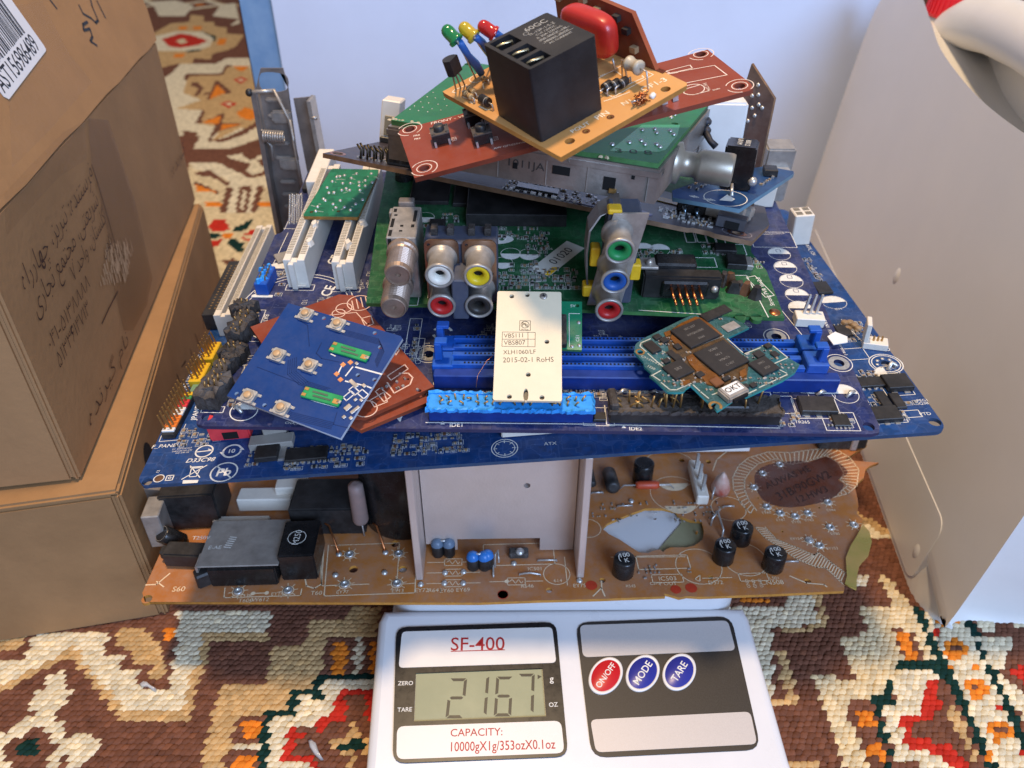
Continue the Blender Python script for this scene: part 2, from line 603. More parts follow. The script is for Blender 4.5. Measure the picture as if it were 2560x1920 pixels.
def chip(parent, c, d, rot=0., legs=8, name='chip', m=None, txt=None, four=False, leg=1.0):
    """moulded chip with gull-wing leads along its long sides; text in grey print"""
    o = MB().box(c, d, rot, 0, min(.25, d[2] * .3), z0=.15).build(name, m or M_blk, parent)
    L = MB()
    ca, sa = math.cos(R(rot)), math.sin(R(rot))
    sides = [(0, d[0], d[1])] + ([(90, d[1], d[0])] if four else [])
    for a0, ln, dp in sides:
        for i in range(legs):
            x = (i + .5) / legs * ln - ln / 2
            for sg in (-1, 1):
                lx, ly = (x, sg * (dp / 2 + leg * .45)) if a0 == 0 else (sg * (dp / 2 + leg * .45), x)
                w = ln / legs * .45
                L.box((c[0] + lx * ca - ly * sa, c[1] + lx * sa + ly * ca), (w, leg, .35) if a0 == 0 else (leg, w, .35), rot, 0)
    if legs:
        stuff(L.build('leads', M_tin, o))
    if txt:
        t = MB()
        for i, ln in enumerate(txt):
            y = (len(txt) / 2 - .5 - i) * d[1] / (len(txt) + .6)
            t.text(ln, (c[0] - y * sa, c[1] + y * ca), d[1] / (len(txt) + 1.2) * .55, rot, d[2] + .2)
        stuff(t.build('marking', mat('grey_marking', '716e6a', .6), o))
    return o


def pins(parent, pts, h, mats=None, lean=(0, 0), r=.32, name='pin', z0=0.):
    """square header pins, each its own part sharing one mesh"""
    mb = MB()
    mb.add([(-r, -r, 0), (r, -r, 0), (r, r, 0), (-r, r, 0)] + [(x + lean[0], y + lean[1], h) for x, y in ((-r * .8, -r * .8), (r * .8, -r * .8), (r * .8, r * .8), (-r * .8, r * .8))],
           [[3, 2, 1, 0], [4, 5, 6, 7]] + [[i, (i + 1) % 4, 4 + (i + 1) % 4, 4 + i] for i in range(4)])
    first = None
    for p in pts:
        q = (p[0], p[1], (p[2] if len(p) > 2 else z0))
        if first is None:
            first = mb.build(name, mats or M_gold, parent, q)
        else:
            link(name, first.data, parent, q)


def grid(p, nu, nv, du, dv, rot=0.):
    ca, sa = math.cos(R(rot)), math.sin(R(rot))
    return [(p[0] + i * du * ca - j * dv * sa, p[1] + i * du * sa + j * dv * ca) for j in range(nv) for i in range(nu)]


def dots(parent, pts, r, h, m, name='solder_joint', seg=8):
    """shared-mesh domes, one part each"""
    me = None
    for p in pts:
        if me is None:
            me = MB().dome((0, 0, 0), r, h, 0, seg).build(name, m, parent, (p[0], p[1], p[2] if len(p) > 2 else 0)).data
        else:
            link(name, me, parent, (p[0], p[1], p[2] if len(p) > 2 else 0))


def halfdisc(sk, c, r, a0=0.):
    """printed capacitor outline: circle, one half filled"""
    sk.ring(c, r, .22)
    sk.disc(c, r * .96, .065, 0, 14, a0, a0 + 180)


def jagged(u0, v0, u1, v1, n, amp, rnd):
    """uneven outline for torn or melted plastic"""
    o = []
    for (a, b) in (((u0, v0), (u1, v0)), ((u1, v0), (u1, v1)), ((u1, v1), (u0, v1)), ((u0, v1), (u0, v0))):
        k = max(2, int(n * dist(a, b) / (abs(u1 - u0) + abs(v1 - v0))))
        for i in range(k):
            t = i / k
            o.append((a[0] + (b[0] - a[0]) * t + rnd.uniform(-amp, amp), a[1] + (b[1] - a[1]) * t + rnd.uniform(-amp, amp)))
    return o


# ================================================================ the setting: carpet, backdrop
PAL = [lin(h) for h in ('6b4738', 'cfc3a6', 'b8986a', 'd47a2a', 'b32f24', '17302c', 'cbb994', '8a6f5c')]
BR, CRE, TAN, ORA, RED, GRE, PALE, DUSK = range(8)
NEAR = [
    (TAN, [(-266.5,203.7),(-234.1,203.7),(-226.7,210.9),(-211.6,223.9),(-191.0,205.7),(-173.6,190.8),(-143.0,191.8),(-145.4,211.9),(-145.2,219.5),(-147.2,232.4),(-119.6,233.6),(-121.7,251.7),(-170.6,251.7),(-164.0,235.9),(-160.9,221.7),(-158.8,206.7),(-167.3,205.7),(-173.1,209.3),(-174.9,216.2),(-183.9,216.8),(-185.9,223.9),(-196.3,225.6),(-197.6,237.7),(-236.1,238.9),(-232.6,223.3),(-244.1,222.2),(-277.6,221.7)]),
    (CRE, [(-270.0,209.3),(-237.1,209.3),(-228.3,214.1),(-217.9,223.9),(-213.3,230.7),(-198.0,216.2),(-187.0,207.2),(-173.4,195.7),(-147.9,195.7),(-150.5,215.1),(-147.8,219.5),(-152.7,236.5),(-120.5,237.1),(-121.7,251.7),(-170.6,251.7),(-164.0,235.9),(-160.9,221.7),(-158.8,206.7),(-167.3,205.7),(-173.1,209.3),(-174.9,216.2),(-183.9,216.8),(-185.9,223.9),(-196.3,225.6),(-197.6,237.7),(-236.1,238.9),(-232.6,223.3),(-244.1,222.2),(-277.6,221.7)]),
    (TAN, [(-267.5,237.7),(-237.5,237.7),(-237.1,227.3),(-259.6,223.9)]),
    (TAN, [(-193.8,240.7),(-184.7,240.7),(-177.9,235.9),(-172.4,231.8),(-165.9,225.0),(-163.4,219.5),(-163.3,211.4),(-166.0,210.9),(-169.7,210.9),(-169.8,217.3),(-170.4,220.0),(-179.0,220.0),(-183.4,227.3),(-190.4,230.1),(-191.7,228.4),(-194.1,235.3)]),
    (ORA, [(-171.2,239.5),(-166.4,241.3),(-164.8,234.2),(-167.5,230.7),(-171.5,234.7)]),
    (CRE, [(-217.8,213.0),(-212.3,216.2),(-206.4,210.9),(-201.9,204.2),(-200.7,197.6),(-204.7,194.7),(-196.3,186.6),(-191.7,182.4),(-190.1,186.6),(-185.0,186.1),(-175.8,179.2),(-179.3,174.3),(-181.7,168.2),(-190.5,174.3),(-191.0,168.2),(-231.8,168.2),(-228.8,177.8),(-223.5,184.2),(-217.5,191.3),(-213.5,194.2),(-217.5,196.6),(-219.9,206.7),(-215.2,206.7)]),
    (BR, [(-218.4,179.6),(-214.2,183.3),(-208.4,189.4),(-200.1,182.4),(-195.5,180.1),(-197.4,174.3),(-196.1,168.2),(-209.3,168.2),(-215.5,174.3)]),
    (GRE, [(-212.5,179.2),(-209.3,182.4),(-207.3,182.8),(-202.0,178.3),(-203.9,174.3),(-209.9,174.3)]),
    (TAN, [(-101.6,245.5),(-82.8,245.5),(-83.9,251.7),(-67.3,252.3),(-66.5,234.7),(-88.3,234.2),(-89.9,227.3),(-88.6,220.6),(-89.4,215.1),(-91.8,210.9),(-90.7,205.7),(-101.7,204.7),(-100.2,196.6),(-110.5,195.7),(-110.3,193.2),(-119.3,193.2),(-123.1,190.8),(-121.2,181.5),(-119.6,178.7),(-121.7,174.3),(-120.3,168.2),(-130.1,168.2),(-133.2,179.2),(-133.1,187.0),(-133.8,197.6),(-134.3,208.3),(-115.1,208.3),(-114.6,213.5),(-115.0,220.6),(-116.3,229.5),(-101.2,230.1),(-99.2,234.2)]),
    (BR, [(-123.4,191.8),(-110.3,193.2),(-108.9,181.5),(-107.1,168.2),(-119.9,168.2),(-120.0,178.7)]),
    (GRE, [(-90.9,215.7),(-86.4,214.6),(-61.2,214.1),(-60.8,210.9),(-87.7,211.4),(-86.8,202.1),(-97.0,202.6),(-96.2,192.7),(-107.0,192.7),(-105.4,181.5),(-104.1,168.2),(-107.5,168.2),(-109.4,181.5),(-110.8,196.2),(-100.4,197.1),(-101.9,205.7),(-97.6,205.2),(-90.8,206.2),(-91.9,211.4)]),
    (CRE, [(-87.7,211.4),(-60.8,210.9),(-60.0,205.7),(-78.1,205.2),(-80.4,202.6),(-79.3,196.6),(-81.1,191.8),(-84.1,193.2),(-85.2,187.5),(-95.6,186.6),(-98.4,181.5),(-98.0,174.3),(-93.7,172.5),(-84.6,172.1),(-82.9,168.2),(-103.7,168.2),(-105.4,181.5),(-107.0,192.7),(-96.2,192.7),(-97.0,202.6),(-86.8,202.1)]),
    (RED, [(-79.0,205.2),(-60.5,205.7),(-58.3,189.9),(-63.8,190.8),(-66.1,202.6),(-75.3,202.6),(-74.3,191.8),(-81.8,190.8),(-80.8,185.6),(-94.5,183.8),(-93.1,175.6),(-83.4,174.7),(-79.5,168.2),(-83.3,168.2),(-84.5,171.6),(-98.1,172.9),(-98.8,183.3),(-96.2,187.0),(-87.1,186.1),(-84.9,192.7),(-81.8,193.2),(-80.6,191.8),(-79.2,196.2),(-80.2,204.2)]),
    (TAN, [(-71.4,193.2),(-68.3,190.8),(-67.2,184.2),(-61.3,182.8),(-61.0,178.3),(-63.2,175.1),(-66.1,176.9),(-66.6,172.5),(-65.9,168.2),(-69.3,168.2),(-70.2,175.6),(-75.3,177.8),(-76.3,173.8),(-78.6,181.5),(-76.4,183.8),(-70.7,183.8)]),
    (GRE, [(-75.1,181.5),(-64.6,181.7),(-64.2,178.7),(-74.6,178.5)]),
    (BR, [(-91.1,233.6),(-66.5,234.7),(-63.7,215.1),(-89.4,215.1)]),
    (ORA, [(-87.2,231.3),(-80.3,231.3),(-77.5,215.1),(-84.2,215.1)]),
    (CRE, [(-76.9,234.2),(-72.4,234.2),(-70.5,215.7),(-74.2,215.1)]),
    (ORA, [(-68.5,231.3),(-65.1,231.3),(-63.7,215.1),(-66.6,215.1)]),
    (ORA, [(-119.7,189.9),(-110.3,189.9),(-109.6,183.8),(-118.1,182.8)]),
    (ORA, [(-118.0,174.9),(-109.4,175.1),(-107.1,168.2),(-116.5,168.2)]),
    (CRE, [(-119.4,181.0),(-109.8,181.5),(-109.4,178.3),(-117.9,177.4)]),
    (CRE, [(104.4,252.1),(122.1,252.1),(140.3,254.3),(141.4,260.9),(155.2,262.0),(153.4,242.6),(128.3,239.5),(118.9,199.3),(111.8,199.3),(92.9,199.3)]),
    (TAN, [(155.2,262.0),(159.3,262.0),(156.8,240.0),(132.6,236.4),(130.6,238.5),(154.3,242.6)]),
    (TAN, [(126.7,227.5),(131.7,227.5),(130.0,198.4),(112.1,197.6),(112.8,200.1),(124.9,201.0)]),
    (ORA, [(117.7,259.8),(134.5,258.6),(131.5,254.3),(117.6,255.3)]),
    (PALE, [(176.6,251.6),(194.4,254.3),(194.8,273.5),(199.0,272.3),(202.5,258.6),(204.1,249.9),(202.8,221.8),(183.4,220.8),(181.7,212.5),(172.8,210.7),(171.6,203.6),(163.0,201.9),(151.9,199.3),(149.9,191.7),(151.0,182.1),(151.4,165.4),(139.8,165.4),(140.6,213.4),(159.0,212.5),(160.4,235.4),(175.3,236.4)]),
    (CRE, [(182.4,272.3),(188.8,274.7),(188.0,267.7),(181.2,266.5)]),
    (BR, [(187.6,239.5),(197.5,238.5),(197.9,221.8),(187.1,221.8)]),
    (ORA, [(188.3,236.9),(194.3,236.9),(193.7,221.8),(188.4,220.8)]),
    (GRE, [(183.6,221.3),(202.2,222.2),(203.9,211.6),(200.9,212.0),(198.5,217.5),(186.2,217.5),(182.0,207.6),(175.5,209.3),(171.1,202.3),(175.5,201.4),(173.7,198.9),(165.8,198.9),(160.8,165.4),(155.8,165.4),(161.6,200.1),(163.5,203.2),(169.9,203.2),(173.0,211.1),(181.5,212.0)]),
    (CRE, [(186.2,217.5),(198.5,217.5),(200.9,212.0),(192.2,212.5),(187.2,199.3),(183.1,193.4),(173.8,193.4),(171.5,180.5),(183.7,174.3),(185.4,165.4),(170.9,165.4),(174.8,174.3),(162.5,171.3),(166.4,198.4),(175.0,200.1),(175.4,208.9)]),
    (RED, [(192.2,212.5),(201.1,212.5),(195.4,208.9),(194.3,199.3),(186.6,190.9),(176.3,190.1),(174.0,182.8),(186.5,180.5),(192.6,172.8),(190.5,165.4),(186.9,165.4),(182.5,175.1),(170.4,179.7),(172.7,192.6),(183.4,194.2)]),
    (TAN, [(197.4,199.3),(200.5,195.9),(199.3,182.1),(198.5,172.8),(195.2,173.6),(195.1,186.0),(192.8,190.9)]),
    (BR, [(151.9,199.3),(162.1,199.3),(162.6,188.5),(150.3,188.5)]),
    (ORA, [(153.8,195.9),(161.6,195.9),(161.0,188.5),(153.4,188.5)]),
    (BR, [(150.5,182.8),(161.1,182.8),(161.8,171.3),(151.5,171.3)]),
    (ORA, [(152.2,181.3),(160.5,181.3),(159.7,173.6),(151.9,174.3)]),
    (TAN, [(114.8,171.3),(129.4,171.3),(128.3,165.4),(113.8,165.4)]),
    (CRE, [(206.1,251.6),(228.6,251.6),(219.1,159.7),(202.0,159.7)]),
    (GRE, [(203.1,252.6),(207.5,252.6),(204.1,159.7),(200.2,159.7)]),
    (GRE, [(227.4,252.6),(231.8,252.6),(222.1,162.6),(217.8,162.6)]),
    (ORA, [(212.0,249.9),(223.5,249.9),(222.2,243.6),(212.2,240.5)]), (BR, [(215.1,248.9),(220.3,248.9),(219.7,245.7),(214.9,244.7)]),
    (ORA, [(210.6,231.4),(217.9,234.4),(221.5,229.5),(217.0,223.7),(209.9,222.7),(207.5,226.6)]), (BR, [(212.4,229.0),(217.1,230.9),(217.4,228.0),(213.7,225.6)]),
    (RED, [(206.5,237.4),(211.7,239.5),(208.6,234.4)]), (RED, [(222.5,240.5),(225.0,238.5),(222.6,235.4)]),
    (ORA, [(204.5,219.9),(209.0,218.9),(205.6,215.2)]), (ORA, [(218.1,220.8),(222.8,217.1),(218.6,215.2)]),
    (ORA, [(208.3,208.9),(216.5,212.5),(219.9,208.0),(215.2,201.9),(208.9,201.9)]), (BR, [(210.9,207.6),(216.0,209.8),(216.0,206.7),(212.5,204.5)]),
    (ORA, [(204.1,198.4),(208.0,196.7),(204.4,194.2)]), (RED, [(219.4,199.3),(221.6,195.9),(217.6,194.2)]),
    (ORA, [(208.5,188.5),(216.3,191.7),(220.7,186.8),(216.6,182.1),(209.4,181.3)]), (BR, [(211.9,187.6),(216.6,189.3),(217.2,186.0),(212.6,184.4)]),
    (ORA, [(203.0,177.4),(206.7,175.9),(202.2,172.8)]), (RED, [(218.4,179.7),(220.4,176.6),(216.2,174.3)]),
    (CRE, [(232.4,252.1),(243.9,252.1),(240.9,239.5),(230.8,236.4)]), (CRE, [(227.3,234.4),(245.1,234.4),(231.0,217.1),(226.1,217.1)]),
    (CRE, [(248.9,241.5),(258.7,243.6),(255.3,237.4)]), (RED, [(234.1,215.2),(246.7,221.8),(239.6,208.9)]),
    (CRE, [(225.5,214.3),(228.6,212.5),(235.3,201.0),(227.1,186.0)]),
]
FAR = [
    (CRE, [(-852.9,2007.5),(-801.6,2027.1),(-734.4,1950.5),(-712.1,1828.3),(-768.8,1828.3)]), (CRE, [(-652.2,1828.3),(-676.7,1969.2),(-648.6,1988.2),(-569.6,1749.1),(-581.8,1719.1),(-586.2,1795.9)]),
    (TAN, [(-715.2,1661.7),(-711.9,1749.1),(-680.8,1764.5),(-705.1,1844.9),(-671.1,1828.3),(-650.3,1764.5),(-628.9,1764.5),(-611.6,1719.1),(-583.4,1704.4),(-566.3,1647.9),(-528.0,1634.3),(-515.2,1532.1),(-523.3,1496.6),(-539.8,1473.7),(-528.4,1429.8),(-562.5,1440.5),(-550.7,1398.2),(-578.1,1398.2),(-600.3,1358.0)]),
    (CRE, [(-699.7,1620.9),(-674.3,1668.7),(-619.7,1661.7),(-579.4,1607.7),(-563.7,1532.1),(-572.0,1508.3),(-591.9,1496.6),(-652.7,1496.6)]),
    (GRE, [(-626.3,1672.9),(-613.0,1659.0),(-579.4,1620.9),(-566.5,1575.4),(-574.0,1581.8),(-579.2,1605.0)]), (GRE, [(-596.4,1494.3),(-572.8,1510.6),(-566.9,1496.6),(-587.2,1482.8)]),
    (RED, [(-675.8,1594.6),(-658.2,1647.9),(-633.5,1634.3),(-582.4,1581.8),(-589.3,1544.3),(-613.4,1520.1),(-639.2,1532.1)]), (PALE, [(-643.3,1581.8),(-636.2,1601.1),(-616.8,1569.1),(-624.0,1550.4)]),
    (ORA, [(-686.2,1719.1),(-668.3,1719.1),(-658.8,1682.8),(-674.9,1682.8)]), (ORA, [(-656.4,1719.1),(-638.5,1719.1),(-629.5,1682.8),(-645.6,1682.8)]), (ORA, [(-607.6,1473.7),(-589.3,1473.7),(-582.3,1446.0),(-600.2,1446.0)]),
    (TAN, [(-573.8,1607.7),(-551.3,1607.7),(-535.9,1538.2),(-554.8,1538.2)]), (ORA, [(-567.6,1601.1),(-552.2,1601.1),(-539.8,1546.7),(-554.8,1546.7)]),
    (CRE, [(-572.0,1283.3),(-562.1,1319.8),(-570.6,1398.2),(-510.9,1398.2),(-503.7,1440.5),(-462.8,1440.5),(-313.1,995.1),(-326.2,995.1),(-353.7,955.6),(-400.8,955.6),(-406.9,1006.9),(-437.1,1006.9),(-528.4,1168.2)]),
    (TAN, [(-531.3,1319.8),(-478.2,1324.4),(-484.8,1377.9),(-445.4,1377.9),(-329.4,1043.6),(-364.4,1043.6),(-384.3,983.6),(-391.7,1043.6),(-431.2,1062.8),(-443.4,1124.0),(-483.2,1131.2),(-462.5,1175.8),(-502.0,1215.3)]),
    (BR, [(-539.2,1329.2),(-481.1,1333.9),(-490.3,1388.0),(-477.0,1393.1),(-481.8,1367.9),(-473.7,1321.6),(-526.1,1315.1),(-521.1,1283.3),(-530.4,1296.8)]), (BR, [(-510.3,1278.9),(-499.6,1274.4),(-479.2,1240.1),(-474.6,1199.2),(-479.8,1195.3),(-487.0,1240.1),(-505.2,1257.1)]),
    (BR, [(-453.9,1175.8),(-474.8,1283.3),(-469.0,1283.3),(-426.9,1215.3),(-434.5,1211.2),(-466.9,1265.7),(-449.9,1183.5)]), (BR, [(-432.1,1059.6),(-443.4,1124.0),(-436.9,1116.9),(-426.3,1062.8),(-410.1,1109.9),(-403.9,1103.0),(-397.6,1062.8),(-367.9,1062.8),(-369.1,1053.1),(-390.7,1028.0),(-388.0,983.6),(-391.7,989.3),(-409.9,1096.1)]),
    (BR, [(-471.1,1215.3),(-435.0,1227.6),(-430.1,1211.2),(-467.1,1203.2)]), (BR, [(-386.1,989.3),(-371.9,1003.9),(-360.8,1031.1),(-349.7,1075.9),(-342.5,1056.3),(-351.8,1012.9),(-372.3,980.7)]),
    (ORA, [(-466.9,1265.7),(-437.9,1215.3),(-450.8,1179.7)]), (ORA, [(-426.3,1066.1),(-407.9,1099.5),(-399.9,1057.6)]), (ORA, [(-394.6,1059.6),(-370.4,1057.6),(-388.8,1031.1)]), (ORA, [(-475.5,1379.9),(-447.2,1379.9),(-450.3,1343.5)]),
    (RED, [(-449.6,1292.3),(-440.9,1310.5),(-425.2,1292.3),(-429.3,1270.1)]), (PALE, [(-442.6,1292.3),(-438.3,1301.3),(-431.0,1292.3),(-432.6,1281.5)]), (RED, [(-427.6,1156.9),(-420.5,1172.0),(-403.2,1156.9),(-409.3,1134.8)]), (PALE, [(-420.2,1156.9),(-417.8,1164.4),(-409.4,1156.1),(-412.2,1145.7)]),
    (ORA, [(-390.6,1113.4),(-385.3,1138.4),(-358.6,1116.9),(-349.0,1096.1),(-361.7,1075.9),(-379.5,1089.3)]),
    (BR, [(-438.0,1031.1),(-415.6,1021.9),(-402.7,955.6),(-356.5,952.9),(-324.0,1001.0),(-327.1,977.9),(-336.4,939.5),(-289.6,903.4),(-290.5,893.5),(-301.2,857.9),(-356.1,910.9),(-387.5,905.9)]),
    (CRE, [(-351.0,928.9),(-334.6,939.5),(-316.6,913.5),(-305.6,944.8),(-296.5,923.7),(-309.6,913.5),(-288.0,883.8),(-299.8,864.9),(-312.2,879.0),(-313.8,903.4),(-339.1,918.6)]),
    (PALE, [(-387.5,905.9),(-355.3,908.4),(-300.6,855.6),(-277.6,869.5),(-243.3,783.0),(-219.8,709.2),(-203.3,616.6),(-275.7,564.4),(-366.1,824.5)]),
    (CRE, [(-387.5,905.9),(-355.3,908.4),(-300.6,855.6),(-279.7,864.9),(-275.4,828.8),(-315.8,828.8),(-325.8,851.1),(-349.7,874.2),(-373.1,883.8)]),
    (BR, [(-371.6,874.2),(-355.3,881.4),(-333.1,853.3),(-317.5,839.8),(-317.4,828.8),(-344.5,857.9),(-365.9,864.9)]), (BR, [(-360.6,846.5),(-320.3,811.7),(-321.5,805.4),(-357.7,835.4)]),
    (CRE, [(-312.6,828.8),(-278.6,828.8),(-268.4,755.9),(-303.1,755.9)]),
    (BR, [(-319.1,828.8),(-311.3,828.8),(-298.0,754.0),(-304.8,754.0)]), (BR, [(-304.5,828.8),(-292.1,831.0),(-276.2,754.0),(-288.2,754.0)]), (CRE, [(-298.5,820.2),(-294.3,820.2),(-281.9,763.5),(-285.7,763.5)]), (BR, [(-285.1,828.8),(-278.1,833.2),(-266.4,754.0),(-272.4,754.0)]),
    (ORA, [(-357.6,837.6),(-323.5,811.7),(-348.8,815.9)]), (ORA, [(-329.8,787.0),(-312.0,785.0),(-307.8,771.2),(-324.6,771.2)]), (ORA, [(-272.2,787.0),(-250.0,785.0),(-246.6,771.2),(-269.0,775.1)]),
    (RED, [(-305.7,722.5),(-305.7,741.9),(-292.8,737.5),(-281.4,714.1),(-288.1,707.9),(-299.8,712.0)]), (GRE, [(-277.6,710.0),(-276.9,722.5),(-265.9,739.7),(-262.9,716.2),(-270.9,707.9)]), (RED, [(-266.0,699.8),(-260.0,712.0),(-246.4,716.2),(-250.9,703.8)]),
    (RED, [(-266.9,696.8),(-247.4,690.8),(-245.0,685.0),(-260.1,687.9)]), (GRE, [(-274.6,680.1),(-272.8,693.8),(-257.6,682.0),(-254.8,662.1),(-265.9,670.6)]), (RED, [(-293.1,685.9),(-281.2,693.8),(-280.6,678.2),(-287.1,672.5)]), (GRE, [(-299.7,703.8),(-289.2,705.9),(-284.4,695.8),(-296.5,693.8)]), (ORA, [(-286.3,701.8),(-278.7,707.9),(-272.5,695.8),(-280.4,693.8)]),
    (BR, [(-268.2,643.1),(-260.7,650.3),(-251.7,641.3),(-251.9,620.6),(-253.1,604.1),(-256.5,630.9)]), (ORA, [(-256.8,634.3),(-248.6,636.1),(-247.7,622.3),(-254.0,622.3)]), (BR, [(-253.4,650.3),(-245.2,646.7),(-246.4,639.6)]),
]


def inside(px, py, poly):
    r = np.zeros(px.shape, bool)
    n = len(poly)
    for i in range(n):
        x0, y0 = poly[i]
        x1, y1 = poly[(i + 1) % n]
        if y0 == y1:
            continue
        c = (y0 > py) != (y1 > py)
        r ^= c & (px < (x1 - x0) * (py - y0) / (y1 - y0) + x0)
    return r


def pattern(X, Y, rng):
    c = np.zeros(X.shape, int)
    # away from what the picture shows the weave goes on as stepped lozenges
    st = (np.abs(((X + 2000) % 150) - 75) + np.abs(((Y + 2000) % 130) - 65))
    c[(st > 40) & (st < 62)] = CRE
    c[(st > 62) & (st < 70)] = TAN
    c[st < 14] = ORA
    nearzone = (Y < 300)
    farzone = (X < -60) & (Y > 300) & ~nearzone
    c[nearzone] = BR
    c[farzone & (Y < 1900) & (X > -0.46 * Y - 60) & (X < -.10 * Y)] = BR
    for k, p in NEAR:
        m = inside(X, Y, p)
        c[m] = k
    for k, p in FAR:
        m = inside(X, Y, p) & ~nearzone
        c[m] = k
    return c


def build_carpet():
    rng = np.random.default_rng(4)
    # base cloth: cell-coloured sheet, large enough to pass behind everything
    m = bpy.data.materials.new('woven_wool')
    m.use_nodes = True
    nt = m.node_tree
    b = nt.nodes['Principled BSDF']
    at = nt.nodes.new('ShaderNodeAttribute')
    at.attribute_name = 'wool'
    tc = nt.nodes.new('ShaderNodeTexCoord')
    nz = nt.nodes.new('ShaderNodeTexNoise')
    nz.inputs['Scale'].default_value = 900
    nz.inputs['Detail'].default_value = 4
    nt.links.new(tc.outputs['Object'], nz.inputs['Vector'])
    mr = nt.nodes.new('ShaderNodeMapRange')
    mr.inputs['To Min'].default_value = .70
    mr.inputs['To Max'].default_value = 1.2
    nt.links.new(nz.outputs['Fac'], mr.inputs['Value'])
    mx = nt.nodes.new('ShaderNodeMix')
    mx.data_type = 'RGBA'
    mx.blend_type = 'MULTIPLY'
    mx.inputs['Factor'].default_value = 1
    nt.links.new(at.outputs['Color'], mx.inputs['A'])
    nt.links.new(mr.outputs['Result'], mx.inputs['B'])
    nt.links.new(mx.outputs['Result'], b.inputs['Base Color'])
    b.inputs['Roughness'].default_value = 1.0
    b.inputs['Specular IOR Level'].default_value = .04
    bp = nt.nodes.new('ShaderNodeBump')
    bp.inputs['Strength'].default_value = .5
    bp.inputs['Distance'].default_value = .0004
    nt.links.new(nz.outputs['Fac'], bp.inputs['Height'])
    nt.links.new(bp.outputs['Normal'], b.inputs['Normal'])
    pal = np.array(PAL)

    def grid_mesh(name, x0, x1, y0, y1, dx, dy, z):
        xs = np.arange(x0, x1 + dx / 2, dx)
        ys = np.arange(y0, y1 + dy / 2, dy)
        nx, ny = len(xs), len(ys)
        XX, YY = np.meshgrid(xs, ys)
        V = np.stack([XX, YY, np.full_like(XX, z)], -1).reshape(-1, 3) * S
        i = np.arange(nx - 1)
        j = np.arange(ny - 1)
        a = (j[:, None] * nx + i[None, :]).ravel()
        F = np.stack([a, a + 1, a + 1 + nx, a + nx], -1)
        cx, cy = np.meshgrid(xs[:-1] + dx / 2, ys[:-1] + dy / 2)
        k = pattern(cx.ravel(), cy.ravel(), rng)
        colr = pal[k] * rng.uniform(.82, 1.14, (len(k), 1))
        return V, F, colr
    parts = [grid_mesh('a', -330, 330, 140, 420, 3.0, 2.6, -.9),
             grid_mesh('b', -1050, 420, 420, 2100, 3.4, 4.2, -.2)]
    nv = 0
    VV, FF, CC = [], [], []
    for V, F, c in parts:
        VV.append(V)
        FF.append(F + nv)
        CC.append(c)
        nv += len(V)
    # plain margins
    for (x0, x1, y0, y1) in ((-3000, -1050, -1500, 3500), (420, 3000, -1500, 3500), (-1050, 420, 2100, 3500), (-1050, 420, -1500, 140), (-1050, -330, 140, 420), (330, 420, 140, 420)):
        VV.append(np.array([(x0, y0, -.9), (x1, y0, -.9), (x1, y1, -.9), (x0, y1, -.9)]) * S)
        FF.append(np.array([[0, 1, 2, 3]]) + nv)
        CC.append(np.array([PAL[0]]))
        nv += 4

    def mk(name, VV, FF, CC, smooth):
        V = np.concatenate(VV)
        me = bpy.data.meshes.new(name)
        nf = sum(len(f) for f in FF)
        me.vertices.add(len(V))
        me.vertices.foreach_set('co', V.ravel())
        lt = np.concatenate([np.full(len(f), f.shape[1]) for f in FF])
        me.loops.add(int(lt.sum()))
        me.polygons.add(nf)
        me.loops.foreach_set('vertex_index', np.concatenate([f.ravel() for f in FF]))
        st = np.concatenate([[0], np.cumsum(lt)[:-1]])
        me.polygons.foreach_set('loop_start', st)
        me.polygons.foreach_set('use_smooth', np.full(nf, smooth))
        at = me.attributes.new('wool', 'FLOAT_COLOR', 'FACE')
        c = np.concatenate(CC)
        at.data.foreach_set('color', np.concatenate([c, np.ones((len(c), 1))], 1).ravel())
        me.materials.append(m)
        me.update(calc_edges=True)
        return me
    base = link('carpet', mk('carpet', VV, FF, CC, False))
    base['kind'] = 'structure'
    # knots: slanted plump stitches in rows
    ring = 6
    tmpl = []
    for (r, z) in ((1.12, -.45), (.92, .42), (.48, .78)):
        for i in range(ring):
            a = 2 * math.pi * i / ring
            tmpl.append((math.cos(a) * 2.1 * r, math.sin(a) * 1.8 * r, z))
    tmpl.append((0, 0, .88))
    T = np.array(tmpl)
    T[:, 0] += T[:, 1] * .38
    dx, dy = 3.0, 2.6
    rows = np.arange(140, 420, dy)
    cols = np.arange(-330, 330, dx)
    CX, CY = np.meshgrid(cols, rows)
    CX = CX + (np.arange(len(rows)) % 2)[:, None] * dx * .5
    CX, CY = CX.ravel(), CY.ravel()
    vis = (CY < 300) | (CX < -90) | (CX > 130)
    CX, CY = CX[vis], CY[vis]
    n = len(CX)
    k = pattern(CX, CY, rng)
    colr = pal[k] * rng.uniform(.78, 1.18, (n, 1))
    mixm = rng.random(n) < .10                       # the yarn is not evenly dyed
    colr[mixm] *= np.array([1.12, 1.08, 1.0])
    CX = CX + rng.normal(0, .26, n)
    CY = CY + rng.normal(0, .2, n)
    sc = rng.uniform(.86, 1.2, (n, 1))
    V = T[None, :, :] * np.stack([sc[:, 0], sc[:, 0], rng.uniform(.75, 1.2, n)], -1)[:, None, :]
    V[:, :, 0] += CX[:, None]
    V[:, :, 1] += CY[:, None]
    V = V.reshape(-1, 3) * S
    q, t = [], []
    for lv in range(2):
        for i in range(ring):
            q.append((lv * ring + i, lv * ring + (i + 1) % ring, (lv + 1) * ring + (i + 1) % ring, (lv + 1) * ring + i))
    for i in range(ring):
        t.append((2 * ring + i, 2 * ring + (i + 1) % ring, 3 * ring))
    off = (np.arange(n) * len(T))[:, None, None]
